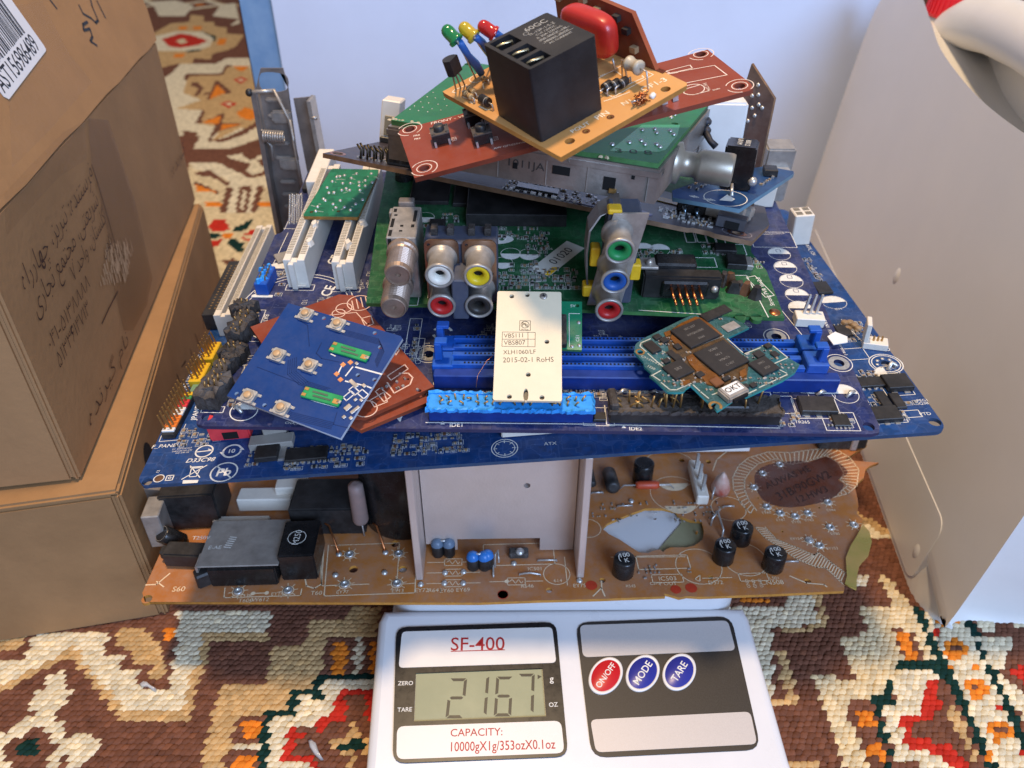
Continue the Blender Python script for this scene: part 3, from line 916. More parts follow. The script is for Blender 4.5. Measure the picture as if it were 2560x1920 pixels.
    Q = (np.array(q)[None] + off).reshape(-1, 4)
    Tt = (np.array(t)[None] + off).reshape(-1, 3)
    me = mk('wool_knots', [V], [Q, Tt], [np.repeat(colr, len(q), 0), np.repeat(colr, len(t), 0)], True)
    stuff(link('wool_knots', me, base))


build_carpet()

# backdrop: glossy blue board with a sheet of white paper hung in front
M_paper = mat('white_paper', 'cad7ee', .75, var=.03, vs=14, bump=.25, bs=40)
M_blueb = mat('glossy_blue_print', '8fb0d0', .18, var=.1, col2='3f74ac', vs=9, coat=.4)
bb = thing('picture_board', 'glossy blue picture board standing behind the pile, its left strip showing beside the white paper', 'board')
MB().box((39, 690, 0), (520, 4, 420), 0, 0, .6).build('panel', M_blueb, bb)
MB().box((40, 690, 0), (524, 3, 418), 0, 0).build('edge_band', mat('dark_edge', '20242c', .4), bb)
pv, pf = [], []
NX, NZ = 24, 16
for j in range(NZ + 1):
    for i in range(NX + 1):
        x = -193 + 492 * i / NX
        z = 1 + 415 * j / NZ
        pv.append((x, 681.5 - 1.8 * math.sin(i * .55 + j * .2) - 1.2 * math.sin(j * .7), z))
nn = len(pv)
pv += [(x, y + .25, z) for x, y, z in pv]
for j in range(NZ):
    for i in range(NX):
        a = j * (NX + 1) + i
        pf.append([a, a + 1, a + NX + 2, a + NX + 1])
        pf.append([nn + a, nn + a + NX + 1, nn + a + NX + 2, nn + a + 1])
ps = MB().add(pv, pf, 0, True).build('paper_sheet', M_paper)
tag(ps, 'plain white paper sheet hanging upright as backdrop behind the pile of boards', 'paper')

# ================================================================ cardboard boxes
M_card = mat('brown_cardboard', '9d7852', .8, var=.1, vs=22, bump=.3, bs=300, spec=.2)
M_card2 = mat('worn_cardboard', '99754f', .8, var=.13, vs=26, bump=.3, bs=280, spec=.2)
M_tape = mat('clear_brown_tape', '7d5a3a', .4, alpha=.28, var=.15, vs=60, coat=.15, bump=.25, bs=90, spec=.3)
M_pen = mat('dark_red_pen', '3d2418', .7)
M_ink = mat('black_marker', '141212', .5)


def carton(name, label, o, far, ht, wid, m, flap=False):
    """o near right bottom corner, far the far right corner"""
    t = thing(name, label, 'box', group=None)
    d = Vector((far[0] - o[0], far[1] - o[1], 0))
    ln = d.length
    a = math.degrees(math.atan2(d.y, d.x))
    M = Matrix.Translation((o[0], o[1], o[2])) @ Matrix.Rotation(R(a), 4, 'Z')   # local x away, y to the left
    th = 3.0
    bv = 1.2
    k = []
    k.append(('side_panel', (ln / 2, th / 2, 0), (ln, th, ht)))
    k.append(('side_panel', (ln / 2, wid - th / 2, 0), (ln, th, ht)))
    k.append(('end_panel', (th / 2 + .2, wid / 2, .2), (th, wid - 2 * th - .4, ht - .4)))
    k.append(('end_panel', (ln - th / 2 - .2, wid / 2, .2), (th, wid - 2 * th - .4, ht - .4)))
    k.append(('bottom_panel', (ln / 2, wid / 2, .3), (ln - 2 * th - 1, wid - 2 * th - 1, th)))
    if not flap:
        k.append(('lid_flap', (ln / 2, wid * .25, ht - .8), (ln - .8, wid * .5 - 1.2, th)))
    k.append(('lid_flap', (ln / 2, wid * .75, ht - .8), (ln - .8, wid * .5 - 1.2, th)))
    if flap:
        k.append(('inner_flap', (ln * .2, wid * .25, ht - 3.9), (ln * .4, wid * .46, th)))
        k.append(('inner_flap', (ln * .8, wid * .25, ht - 3.9), (ln * .38, wid * .46, th)))
    for nm, c, dd in k:
        bevbox(nm, c, dd, m, t, 0, bv, 2, M)
    return t, M, ln


low, LM, LL = carton('cardboard_box', 'brown cardboard box on the carpet, lower of the two, with oval side hole', (-173, 248, 0), (-243, 574, 0), 83, 260, M_card2)
up, UM, UL = carton('cardboard_box', 'brown cardboard box with white barcode label and handwritten side, upper of the two stacked', (-192, 254, 86), (-249, 577, 86), 117, 250, M_card, True)
O, A, _ = FRAME['lb']
ML = Matrix([A[0] + [O[0]], A[1] + [O[1]], A[2] + [O[2]], [0, 0, 0, 1]])
O, A, _ = FRAME['ub']
MU = Matrix([A[0] + [O[0]], A[1] + [O[1]], A[2] + [O[2]], [0, 0, 0, 1]])


def on(Mx, mb, name, mats, parent):
    o = mb.build(name, mats, parent)
    N = Mx.copy()
    N.translation = N.translation * S
    o.matrix_local = N
    return o


# oval hand hole in the lower box and pen ticks
mb = MB()
cc = (46.0,76.6)
cc = (cc[0], min(cc[1], 62))
mb.poly([(cc[0] + 8 * math.cos(R(a)), cc[1] + 12 * math.sin(R(a))) for a in range(0, 360, 18)], .25)
on(ML, mb, 'hand_hole', M_hole, low)
mb = MB()
for a in ([(102.5,55.3),(98.2,57.1),(110.2,50.9)], [(159.7,49.5),(147.8,52.9)], [(133.5,56.9),(134.8,46.0)], [(178.3,46.4),(177.3,38.0)], [(201.1,44.4),(202.7,34.1)], [(235.7,41.3),(229.1,32.3)]):
    mb.line(a, 1.1, .3)
stuff(on(ML, mb, 'pen_marks', M_pen, low))
# tape over the lower box's upper edge, coloured dark to stand for shade
mb = MB()
mb.box((LL * .5, 14, 83.9), (LL * .96, 26, .15), 0)
mb.v = [tuple(LM @ Vector(v)) for v in mb.v]
mb.build('tape_strip', mat('shaded_tape', '7d6a55', .35, alpha=.8, coat=.2, bump=.25, bs=90, spec=.3), low)

FORMS = {'ا': 'FE8D FE8E', 'ب': 'FE8F FE90 FE91 FE92', 'ت': 'FE95 FE96 FE97 FE98', 'ج': 'FE9D FE9E FE9F FEA0', 'ح': 'FEA1 FEA2 FEA3 FEA4',
         'د': 'FEA9 FEAA', 'ر': 'FEAD FEAE', 'ز': 'FEAF FEB0', 'س': 'FEB1 FEB2 FEB3 FEB4', 'ش': 'FEB5 FEB6 FEB7 FEB8', 'ع': 'FEC9 FECA FECB FECC',
         'ف': 'FED1 FED2 FED3 FED4', 'ل': 'FEDD FEDE FEDF FEE0', 'م': 'FEE1 FEE2 FEE3 FEE4', 'ن': 'FEE5 FEE6 FEE7 FEE8', 'ه': 'FEE9 FEEA FEEB FEEC',
         'و': 'FEED FEEE', 'ی': 'FBFC FBFD FBFE FBFF', 'چ': 'FB7A FB7B FB7C FB7D', 'گ': 'FB92 FB93 FB94 FB95'}


def shape(t):
    out = []
    for i, ch in enumerate(t):
        f = FORMS.get(ch)
        if not f:
            out.append(ch)
            continue
        f = [chr(int(x, 16)) for x in f.split()]
        pj = i > 0 and len((FORMS.get(t[i - 1]) or '').split()) == 4
        nj = len(f) == 4 and i + 1 < len(t) and t[i + 1] in FORMS
        out.append(f[3] if pj and nj else f[2] if nj else f[1] if pj else f[0])
    return ''.join(out[::-1])




def hand(t, a, b, size, bold=-.016, rtl=True):
    """one line of pen writing that runs from a (left end) to b (right end)"""
    mb = MB()
    s_ = shape(t) if rtl else t
    vs, _ = text_mesh(s_, .18, bold)
    w = max(v[0] for v in vs) - min(v[0] for v in vs)
    mb.text(s_, mid(a, b), size, ang(a, b), .35, 0, dist(a, b) / (w * size), .18, bold)
    stuff(on(MU, mb, 'handwriting', M_pen, up))


hand('فرستنده: تبریز، چهارراه', (18.1,90.7), (128.0,96.7), 13)
hand('شریعتی، مجتمع تجاری', (19.4,78.2), (123.3,84.9), 13)
hand('گلستان، واحد ۷', (64.5,70.5), (126.5,73.9), 11)
hand('تلفن', (107.6,60.6), (125.4,61.6), 8)
hand('۰۴۱-۵۱۳۸۸۸۸', (19.6,60.4), (78.9,60.0), 10, rtl=False)
hand('۵۱۳۳۶۱۴۷۱۳', (20.8,50.8), (69.7,51.3), 10, rtl=False)
hand('نام گیرنده', (26.4,14.2), (102.3,13.8), 11)
hand('گیرنده:', (271.2,43.6), (327.3,44.9), 11)
for P in ([(131.0,98.6),(131.3,88.6),(130.3,76.4),(128.0,57.6)], [(109.9,37.0),(91.0,37.1),(77.2,36.6)]):
    mb = MB()
    mb.line(P, .8, .32)
    on(MU, mb, 'pen_line', M_pen, up)
# packing tape on the side face
mb = MB()
mb.poly([(146.9,117.4),(176.2,107.8),(180.7,59.3),(170.4,13.7),(146.5,8.2),(114.1,10.4),(101.1,18.2),(106.5,40.0),(122.7,63.4),(133.2,101.1)], .12)
on(MU, mb, 'tape_strip', M_tape, up)
mb = MB()
mb.poly([(33.0,121.7),(64.8,122.0),(110.6,121.7),(142.1,117.9),(128.1,102.8),(86.5,108.2),(40.9,108.8),(21.6,109.0)], .14)
on(MU, mb, 'tape_strip', mat('clear_tape_sheen', '94714c', .4, alpha=.12, coat=.1, bump=.3, bs=80, spec=.3), up)
# torn, whitened patch
mb = MB()
rnd = random.Random(8)
for i in range(150):
    t, s_ = rnd.random(), rnd.random()
    c0 = (118.4,59.9)
    c1 = (155.0,42.9)
    c2 = (91.5,50.2)
    p = (c0[0] + (c1[0] - c0[0]) * t + (c2[0] - c0[0]) * s_, c0[1] + (c1[1] - c0[1]) * t + (c2[1] - c0[1]) * s_)
    l_ = rnd.uniform(1., 5.)
    mb.line([p, (p[0] + l_ * .25, p[1] + l_)], rnd.uniform(.5, 1.6), .2 + .0004 * i)
on(MU, mb, 'torn_patch', mat('torn_paper_fibre', 'b0906c', .9, var=.2, vs=300), up)
# label and marker strokes on the lid
O, A, _ = FRAME['uf']
MF = Matrix([A[0] + [O[0]], A[1] + [O[1]], A[2] + [O[2]], [0, 0, 0, 1]])
fo = [(0.5, 0)] + [(UL * i / 12, -.3 + .5 * math.sin(i * 2.1)) for i in range(1, 12)] + [(UL + 3, 0), (UL + 22, 18), (UL + 34, 60), (UL + 32, 122), (6, 122), (2, 118)]
fp = sheet('open_flap', fo, [], -3.2, 0, M_card, up)
Nf = MF.copy()
Nf.translation = Nf.translation * S
fp.matrix_local = Nf
e0 = (152.5,32.9)
e1 = (74.4,25.2)
du = Vector((e0[0] - e1[0], e0[1] - e1[1])).normalized()      # along the lower edge of the label, left to right
dv = Vector((-du.y, du.x))
la = math.degrees(math.atan2(du.y, du.x))


def lab(x, y):
    p = Vector(e0) + du * (x - 96) + dv * y
    return (p.x, p.y)


f_ = dist((84.9,31.4), (144.3,37.4)) / 84.


def lab(x, y):
    p = Vector(e0) + du * ((x - 96) * f_) + dv * (y * f_)
    return (p.x, p.y)


LW, LH = 96., 66.
pts = [lab(0, 3), lab(3, 0), lab(93, 0), lab(95.2, .8), lab(96, 3), lab(96, LH - 3), lab(93, LH), lab(3, LH), lab(0, LH - 3)]
lb = sheet('barcode_label', pts, [], .1, .35, mat('label_paper', 'd8dade', .5, var=.03), up)
lb.matrix_local = Nf
mb = MB()
rnd = random.Random(3)
x = 6.
while x < 84:
    w = rnd.choice((.6, .6, 1.2, 1.9))
    mb.line([lab(x, 17), lab(x, 60)], w * f_, .42)
    x += w + rnd.choice((.7, .7, 1.3, 2.0))
mb.fit('AST156986489', lab(3, 9), lab(87, 9), .42, .004, k=1.15)
q = mb.build('barcode_print', M_ink, up)
q.parent = lb
mb = MB()
for st in ([(225.5,32.4),(217.2,32.6),(213.2,30.2),(223.1,29.1),(220.0,25.5),(213.1,24.2),(218.0,20.9)], [(228.4,40.7),(227.0,36.8),(234.9,32.6),(237.3,29.7),(243.6,30.0),(247.3,37.0),(251.1,40.2)], [(260.4,37.7),(258.9,33.0),(257.8,29.3)], [(194.0,49.6),(195.4,45.5)]):
    mb.line(st, 1.5, .2)
on(MF, mb, 'marker_writing', M_ink, up)
mb = MB()
mb.poly([(138.1,55.3),(183.9,50.9),(175.5,26.7),(181.1,9.3),(100.2,7.2),(52.9,7.2)], .07)
on(MF, mb, 'tape_strip', mat('flap_tape_sheen', 'b58f62', .35, alpha=.12, coat=.2, bump=.3, bs=60), up)

# ================================================================ white jug
M_hdpe = mat('milky_polyethylene', 'd3d1cd', .42, var=.03, vs=20, bump=.06, bs=60, sss=.0)
jug = thing('plastic_jug', 'white plastic jug with built-in handle and red screw cap standing at right', 'jug', 'ju')
out = [(12, 0), (375, 0), (387, 10), (391, 100), (391, 185), (384, 207), (368, 214), (345, 215), (326, 211), (293, 201), (257, 191), (199, 184), (150, 182), (90, 184), (45, 191), (14, 186), (2, 160), (0, 110), (0, 10)]


def smooth_poly(p, n=5):
    o = []
    m = len(p)
    for i in range(m):
        p0, p1, p2, p3 = (Vector(p[(i + k - 1) % m]) for k in range(4))
        for j in range(n):
            t = j / n
            q = .5 * ((2 * p1) + (p2 - p0) * t + (2 * p0 - 5 * p1 + 4 * p2 - p3) * t * t + (3 * p1 - p0 - 3 * p2 + p3) * t ** 3)
            o.append((q.x, q.y))
    return o


jb = sheet('body', smooth_poly(out, 4), [], 0, 112, M_hdpe, jug, 24)
for p in jb.data.polygons:
    p.use_smooth = True
jb.modifiers.new('wn', 'WEIGHTED_NORMAL').keep_sharp = True
# moulded dimples and foot chamfer line
for c in ((179.8,97.3), (22.6,18.1)):
    MB().lathe([(5.4, .2), (4.4, -.25), (3.0, -.8), (1.4, -1.1), (1e-3, -1.15)], 24, Matrix.Translation((c[0], c[1], 0)) @ Matrix.Diagonal((.8, 1.1, 1, 1)), 0, True, (0, 0, 0), False).build('dimple', M_hdpe, jug)
fr_ = sheet('foot_band', rrect(14, 3, 370, 46, 8), [], -.45, 112.4, M_hdpe, jug, .4)
hp = [(366, 196, 42), (345, 213, 40), (318, 223, 38), (280, 228, 38), (230, 230, 38), (170, 229, 38), (110, 224, 38), (62, 211, 40), (30, 190, 42), (16, 168, 44)]
MB().tube([tuple(p) for p in np.array([[np.interp(t_, range(len(hp)), [q[i] for q in hp]) for i in range(3)] for t_ in np.linspace(0, len(hp) - 1, 60)])], 16.5, 28).build('handle', M_hdpe, jug)
sheet('grip_web', smooth_poly([(335, 196), (318, 222), (230, 230), (110, 224), (62, 206), (60, 176), (200, 174), (290, 190)], 3), [], 52, 60, M_hdpe, jug, 2)
MC = Matrix.Translation((366, 210, 46)) @ Matrix.Rotation(R(-90), 4, 'X')
MB().lathe([(22, 0), (22, 7), (20, 8), (20, 18), (17, 18)], 28, MC).build('neck', M_hdpe, jug)
cap = MB().lathe([(23, 8), (23.5, 10), (23.5, 25), (22, 27), (8, 27.5), (1e-3, 27.5)], 40, MC, 0, True, (0, 0, 0), False).build('cap', mat('red_cap_plastic', 'd01f2a', .35, var=.05), jug)
mb = MB()
for i in range(40):
    a = 2 * math.pi * i / 40
    mb.box((23.6 * math.cos(a), 23.6 * math.sin(a), 10), (1.2, 1.6, 14), math.degrees(a), 0, 0, M=MC)
mb.build('cap_ribs', MATS['red_cap_plastic'], cap)

# ================================================================ kitchen scale
M_scal = mat('scale_white_plastic', 'cfcfd0', .3, var=.02, vs=40)
scale = thing('kitchen_scale', 'white kitchen scale with display reading 2167 under the pile', 'scale', 'sc')
sb_out = [(-2, -16), (3, -20), (10, -22), (156, -22), (163, -20), (167, -13), (166, 0), (164.5, 62), (163, 68), (-3, 68), (-5, 62)]
body = sheet('control_housing', sb_out, [], -22, 0, M_scal, scale, 4)
for p in body.data.polygons:
    p.use_smooth = True
body.modifiers.new('es', 'EDGE_SPLIT').split_angle = R(35)


def world_part(o, root):
    o.parent = root
    bpy.context.view_layer.update()
    o.matrix_parent_inverse = root.matrix_world.inverted()
    return o


bpy.context.view_layer.update()
world_part(sheet('base', rrect(-58, 165, 106, 385, 18), [], .2, 16, M_scal, None, 3), scale)
world_part(sheet('platform', rrect(-57, 228.5, 105, 383, 14), [], 17, 43.4, M_scal, None, 5), scale)
M_pblk = mat('panel_black', '191a1c', .3, var=.12, vs=400)
M_pspk = mat('panel_speckle', '2b2826', .45, var=.5, vs=2600)
M_psil = mat('panel_silver', 'b7b2af', .45, .15, var=.08, vs=3000)
M_pwht = mat('panel_white', 'd3cfca', .35, var=.02)
M_rtxt = mat('red_print', 'a3141c', .5)
M_lcd = mat('lcd_glass', '9b9b7c', .14, var=.03, vs=60, coat=.6)
M_seg = mat('lcd_segment', '2d2e28', .4)


def round_poly(p, r, n=4):
    o = []
    m = len(p)
    for i in range(m):
        a, b, c = Vector(p[i - 1]), Vector(p[i]), Vector(p[(i + 1) % m])
        u, w = (a - b).normalized() * r, (c - b).normalized() * r
        for k in range(n + 1):
            t = k / n
            q = (b + u) * (1 - t) ** 2 + 2 * b * t * (1 - t) + (b + w) * t * t
            o.append((q.x, q.y))
    return o


dp = sheet('display_panel', round_poly([(8.2,-0.1),(77.8,1.9),(75.9,60.3),(3.9,58.3)], 5), [[(15.3,16.2),(14.4,36.8),(68.9,38.5),(69.6,17.8)]], 0, .9, M_pblk, scale)
sheet('printed_field', round_poly([(6.8,39.2),(75.0,40.9),(74.0,57.7),(6.7,56.1)], 2.), [], .9, 1.0, M_pwht, dp)
sheet('printed_field', round_poly([(9.6,1.3),(76.3,3.1),(75.7,15.9),(8.6,14.2)], 3.), [], .9, 1.0, M_pwht, dp)
sheet('lcd', [(15.4,16.3),(69.5,17.9),(68.8,38.4),(14.5,36.8)], [], .02, .2, M_lcd, dp)
mb = MB().fit('SF-400', (28.9,49.9), (52.6,50.0), 1.05, .004, k=1.0)
mb.build('model_lettering', M_rtxt, dp)
MB().line([(29.2,46.5),(52.5,47.0)], .4, 1.05).build('model_underline', M_rtxt, dp)
MB().fit('CAPACITY:', (30.6,11.4), (51.6,11.7), 1.05, .002, k=1.0).build('capacity_lettering', M_rtxt, dp)
MB().fit('10000gX1g/353ozX0.1oz', (31.0,5.9), (72.8,6.6), 1.05, .004, k=1.25).build('capacity_lettering', M_rtxt, dp)
for t_, a_, b_ in (('ZERO', (7.2,32.3), (13.6,32.4)), ('TARE', (8.1,21.0), (14.1,21.2)), ('g', (71.8,33.8), (73.5,33.8)), ('OZ', (71.0,22.5), (74.7,22.7))):
    MB().fit(t_, a_, b_, .95, .008).build('unit_lettering', M_silk, dp)
mb = MB()


def seven(segs, bl, w, h, sl=.06):
    """segment digit: bl lower-left corner"""
    g, t = .35, 1.25

    def P(x, y):
        return (bl[0] + x + y * sl, bl[1] + y)
    hb = {'a': h, 'g': h / 2, 'd': 0}
    for s_ in segs:
        if s_ in hb:
            y = hb[s_]
            y0, y1 = {'a': (y - t, y), 'g': (y - t / 2, y + t / 2), 'd': (y, y + t)}[s_]
            if s_ == 'a':
                q = [P(g, y1), P(t + g, y0), P(w - t - g, y0), P(w - g, y1)]
            elif s_ == 'd':
                q = [P(g, y0), P(w - g, y0), P(w - t - g, y1), P(t + g, y1)]
            else:
                q = [P(g + t * .4, y), P(t + g, y0), P(w - t - g, y0), P(w - g - t * .4, y), P(w - t - g, y1), P(t + g, y1)]
        else:
            x = {'b': w, 'c': w, 'e': 0, 'f': 0}[s_]
            lo, hi = (h / 2 + g, h - g) if s_ in 'bf' else (g, h / 2 - g)
            sg = -1 if x else 1
            q = [P(x, lo + (0 if s_ in 'ce' else t * .3)), P(x + sg * t, lo + t * .7), P(x + sg * t, hi - t * .7), P(x, hi - (0 if s_ in 'bf' else t * .3))]
        mb.poly(q, .24)


hh = dist((28.3,17.7), (27.8,34.7))
seven('abged', (28.1,17.6), 7.4, hh)
seven('bc', ((45.0,18.6)[0] - 7.4, (45.0,18.6)[1]), 7.4, hh)
seven('afgecd', (48.0,18.2), 7.2, hh)
seven('abc', ((64.5,19.4)[0] - 7.2, (64.5,19.4)[1]), 7.2, hh)
mb.poly([(66.7,35.9),(66.7,33.9),(68.5,35.1)], .24)
mb.build('lcd_digits', M_seg, dp)
bp_ = sheet('button_panel', round_poly([(87.1,1.4),(155.2,3.9),(155.9,62.7),(84.8,60.2)], 6), [], 0, .45, M_pspk, scale)
sheet('printed_field', round_poly([(86.8,43.5),(154.3,46.1),(153.9,60.5),(86.5,58.8)], 2.5), [], .45, .55, M_psil, bp_)
sheet('printed_field', round_poly([(88.9,3.4),(154.1,6.0),(154.4,19.1),(87.7,16.4)], 2.5), [], .45, .55, M_psil, bp_)
for txt, c, cm in (('ON/OFF', (95.9,35.0), ('button_red', 'b3161f')), ('MODE', (111.9,36.0), ('button_blue', '232a83')), ('TARE', (127.7,36.4), ('button_blue', '232a83'))):
    E = Matrix.Translation((c[0], c[1], .5)) @ Matrix.Rotation(R(52), 4, 'Z') @ Matrix.Diagonal((1, .70, 1, 1))
    bt = MB().lathe([(9.3, 0), (9.2, .5), (8.6, .8), (7.9, .55), (7.8, .5)], 40, E, 0).build('push_button', M_pwht, bp_)
    MB().lathe([(7.8, .5), (7.6, .62), (1e-3, .62)], 40, E, 0, True, (0, 0, 0), False).build('button_face', mat(cm[0], cm[1], .35, var=.05), bt)
    t = MB()
    t.text(txt, c, 4.3 if len(txt) < 6 else 3.6, 52, 1.18, bold=.01)
    t.build('button_text', M_silk, bt)


# ================================================================ lowest board: orange television chassis board
M_phen = mat('phenolic_board', 'bf7a36', .45, col2='935930', vs=14, dust=.55, bump=.08, spec=.35)
M_phed = mat('phenolic_edge', 'b07c34', .6, var=.2, vs=300)
M_maro = mat('maroon_mask', '6f3524', .3, var=.3, vs=40, dust=.4, alpha=.5)
M_osilk = mat('cream_print', 'd9c3a2', .6, var=.15, vs=500)
tv = thing('television_board', 'large broken orange chassis board with aluminium heatsink and torn hole, lowest on the scale', 'circuit board', 'tv')
hole_tv = [(208.8,40.1),(211.6,43.4),(217.9,46.7),(224.3,49.9),(231.8,53.3),(240.7,53.1),(246.8,50.9),(247.6,47.5),(249.4,46.7),(252.9,44.6),(258.1,43.9),(257.7,37.3),(256.0,32.1),(251.4,28.4),(247.4,27.2),(244.6,27.3),(239.9,27.4),(237.3,26.2),(235.6,24.4),(234.5,26.2),(232.0,25.7),(228.5,24.1),(224.4,24.6),(221.1,27.7),(216.1,32.9),(211.7,36.2)]
out_tv = [(3, 0)] + [(150.1,-3.2),(176.3,-2.5),(202.7,-2.2),(231.9,-1.3),(231.7,0.3),(234.6,-0.6),(237.9,-2.1),(241.6,-1.3),(247.2,-1.9),(264.5,-1.4),(282.4,-0.9),(312.1,0.2),(315.9,8.0),(319.5,18.5),(324.5,25.8),(328.8,30.8),(334.6,38.4),(337.7,43.7),(336.3,47.9),(339.2,53.4),(340.7,58.3),(342.4,66.3),(346.2,70.8),(350.0,73.7),(353.2,79.9),(356.7,82.7),(362.6,85.3)] + [(345, 88), (362, 100), (362, 175), (322, 205), (-2, 205), (0, 5)]
hs = [((3.3,1.5)[0], (3.3,1.5)[1], 2.3), (*(91.8,16.8), 2.1), (*(114.4,16.4), 2.0), (*(205.2,8.2), 1.4), (*(180.8,3.1), 1.4), (*(254.5,8.9), 1.1), (*(297.8,5.9), 1.5),
      (*(257.4,89.2), 1.4), (*(271.4,87.8), 1.4), (*(98.3,43.4), 1.6), (*(109.3,32.0), 2.0)]
hs += [(*p, .55) for p in [(293.1,73.3),(290.3,59.7),(319.0,52.3),(286.2,78.0),(295.6,36.6),(254.3,37.3),(325.5,72.7)]]
sheet('circuit_laminate', out_tv, [hole_tv[::-1]] + hs, -1.6, 0, [M_phen, M_phed], tv)
sk = MB()
# left half print
sk.line([(0.1,9.4),(4.7,9.6),(8.4,15.8)], .6)
sk.line([(4.1,11.3),(8.3,8.2)], .5)
sk.line([(36.0,7.0),(37.1,1.6),(70.6,2.2),(70.4,5.8)], .45)
sk.line([(75.3,25.0),(78.9,7.4),(100.0,8.0)], .45)
sk.line([(77.8,31.5),(81.1,1.7),(121.1,2.7),(119.9,29.6)], .45)
sk.line([(79.1,31.5),(111.3,32.5),(112.6,8.3)], .35)
sk.line([(70.3,13.1),(72.2,7.5),(76.0,6.0),(78.7,8.4),(75.5,32.6)], .6)
sk.line([(114.2,7.7),(120.4,8.1)], .35)
for t, c, sz in (('T600', (47.0,-0.1), 3.), ('JW612', (52.9,0.3), 3.), ('T601', (77.9,3.5), 3.2), ('EY77', (88.9,3.8), 2.6), ('EY13', (113.4,4.0), 2.6), ('EY72', (124.1,4.1), 3.),
                 ('R641', (129.8,4.0), 3.), ('EY60', (135.2,3.7), 3.), ('EY69', (142.5,4.0), 3.), ('S60', (15.6,6.8), 4.), ('EY141', (60.6,3.3), 2.6), ('EY138', (45.7,2.6), 2.6),
                 ('R646', (171.2,5.6), 2.8), ('EY75', (194.6,5.4), 2.8), ('614', (185.1,8.4), 2.6), ('CN508', (281.4,5.6), 3.6), ('D572', (256.1,6.0), 3.), ('V OUT', (234.2,5.8), 2.8),
                 ('IC503', (234.8,8.7), 3.4), ('L501', (283.1,8.0), 2.4), ('EY84', (324.3,50.4), 2.2), ('EY80', (291.6,49.2), 2.2), ('EY81', (297.0,44.1), 2.2), ('EY82', (304.4,42.6), 2.2), ('EY83', (311.1,43.8), 2.2),
                 ('EY85', (320.6,34.5), 2.2), ('EY154', (300.8,31.7), 2.2), ('EY153', (315.8,25.3), 2.2), ('C572', (228.7,6.0), 2.2), ('IC501', (174.9,15.5), 2.8), ('R545', (217.5,4.7), 2.2)):
    sk.text(t, c, sz, 1, .09)
sk.line([(49.3,3.7),(55.3,3.9)], .5)
for c in ((49.3,3.7), (55.3,3.9), (162.0,8.4)):
    sk.disc(c, 1.0, .075)


def sun(c, r=2.6):
    sk.ring(c, r, .4)
    for i in range(8):
        a = i * math.pi / 4 + .2
        sk.line([(c[0] + (r + .3) * math.cos(a), c[1] + (r + .3) * math.sin(a)), (c[0] + (r + 1.7) * math.cos(a), c[1] + (r + 1.7) * math.sin(a))], .35)


eye_l = [(89.2,8.0), (112.6,8.1), (42.4,4.9), (64.5,5.0), (88.7,25.6), (111.6,25.7)]
eye_r = [(309.0,84.7),(297.9,77.8),(290.4,67.3),(293.0,53.2),(298.3,48.6),(305.1,46.4),(312.1,48.3),(324.7,55.8),(306.7,30.5)]
eye_d = [(319.7,38.7),(331.9,40.2),(310.5,27.1)]
for c in eye_l + eye_r + eye_d:
    sun(c, 2.5 if c in eye_l else 2.1)
# resistor symbols
for c in ((137.4,20.1), (137.7,13.9), (138.0,7.8), (166.3,8.3)):
    sk.line([(c[0] - 12, c[1]), (c[0] - 4, c[1])], .35)
    sk.line([(c[0] + 4, c[1]), (c[0] + 12, c[1])], .35)
    sk.rect(c, (8, 4), 0, .35)
    sk.line([(c[0] - 3, c[1]), (c[0] - 1.8, c[1] + 1.2), (c[0] - .4, c[1] - 1.2), (c[0] + 1., c[1] + 1.2), (c[0] + 2.2, c[1] - 1.2), (c[0] + 3, c[1])], .3)
for c, r in (((184.8,12.2), 6.), ((250.2,82.6), 14.5), ((249.2,63.4), 13.), ((250.5,15.6), 10.5), ((272.7,19.4), 10.), ((202.1,40.3), 6.), ((273.5,52.5), 8.5)):
    sk.ring(c, r, .35)
for c in ((249.2,74.1), (249.6,57.6)):
    sk.disc(c, 8.5, .065, 0, 12, 200, 340)
sk.rect((234.5,18.3), (24, 8), 1, .45)
sk.rect((234.8,8.7), (14, 4.6), 1, .35)
sk.rect((167.8,24.4), (33, 13), 1, .4)
sk.rect((274.0,8.8), (13, 4.4), 1, .35)
for c in [(270.3,5.2),(273.2,5.1),(276.2,5.3)]:
    sk.text('GND', c, 2.2, 90, .09)
sk.line([(210.9,21.8),(221.1,21.6),(245.3,21.4)], .4)
sk.line([(247.1,8.1),(249.9,10.4),(249.1,6.7),(247.1,8.1)], .4)
sk.line([(250.8,8.5),(264.0,8.7)], .4)
sk.line([(290.8,9.0),(296.8,4.9),(304.5,3.9),(305.2,2.7)], .6)
sk.line([(200.2,-0.5),(204.2,3.8),(205.3,-0.6)], .6)
sk.line([(204.4,3.8),(204.7,7.6)], .6)
sk.line([(189.1,22.2),(189.2,5.8)], .4)
sk.line([(272.1,80.6),(276.2,89.3),(284.7,97.4),(291.7,98.9)], .5)
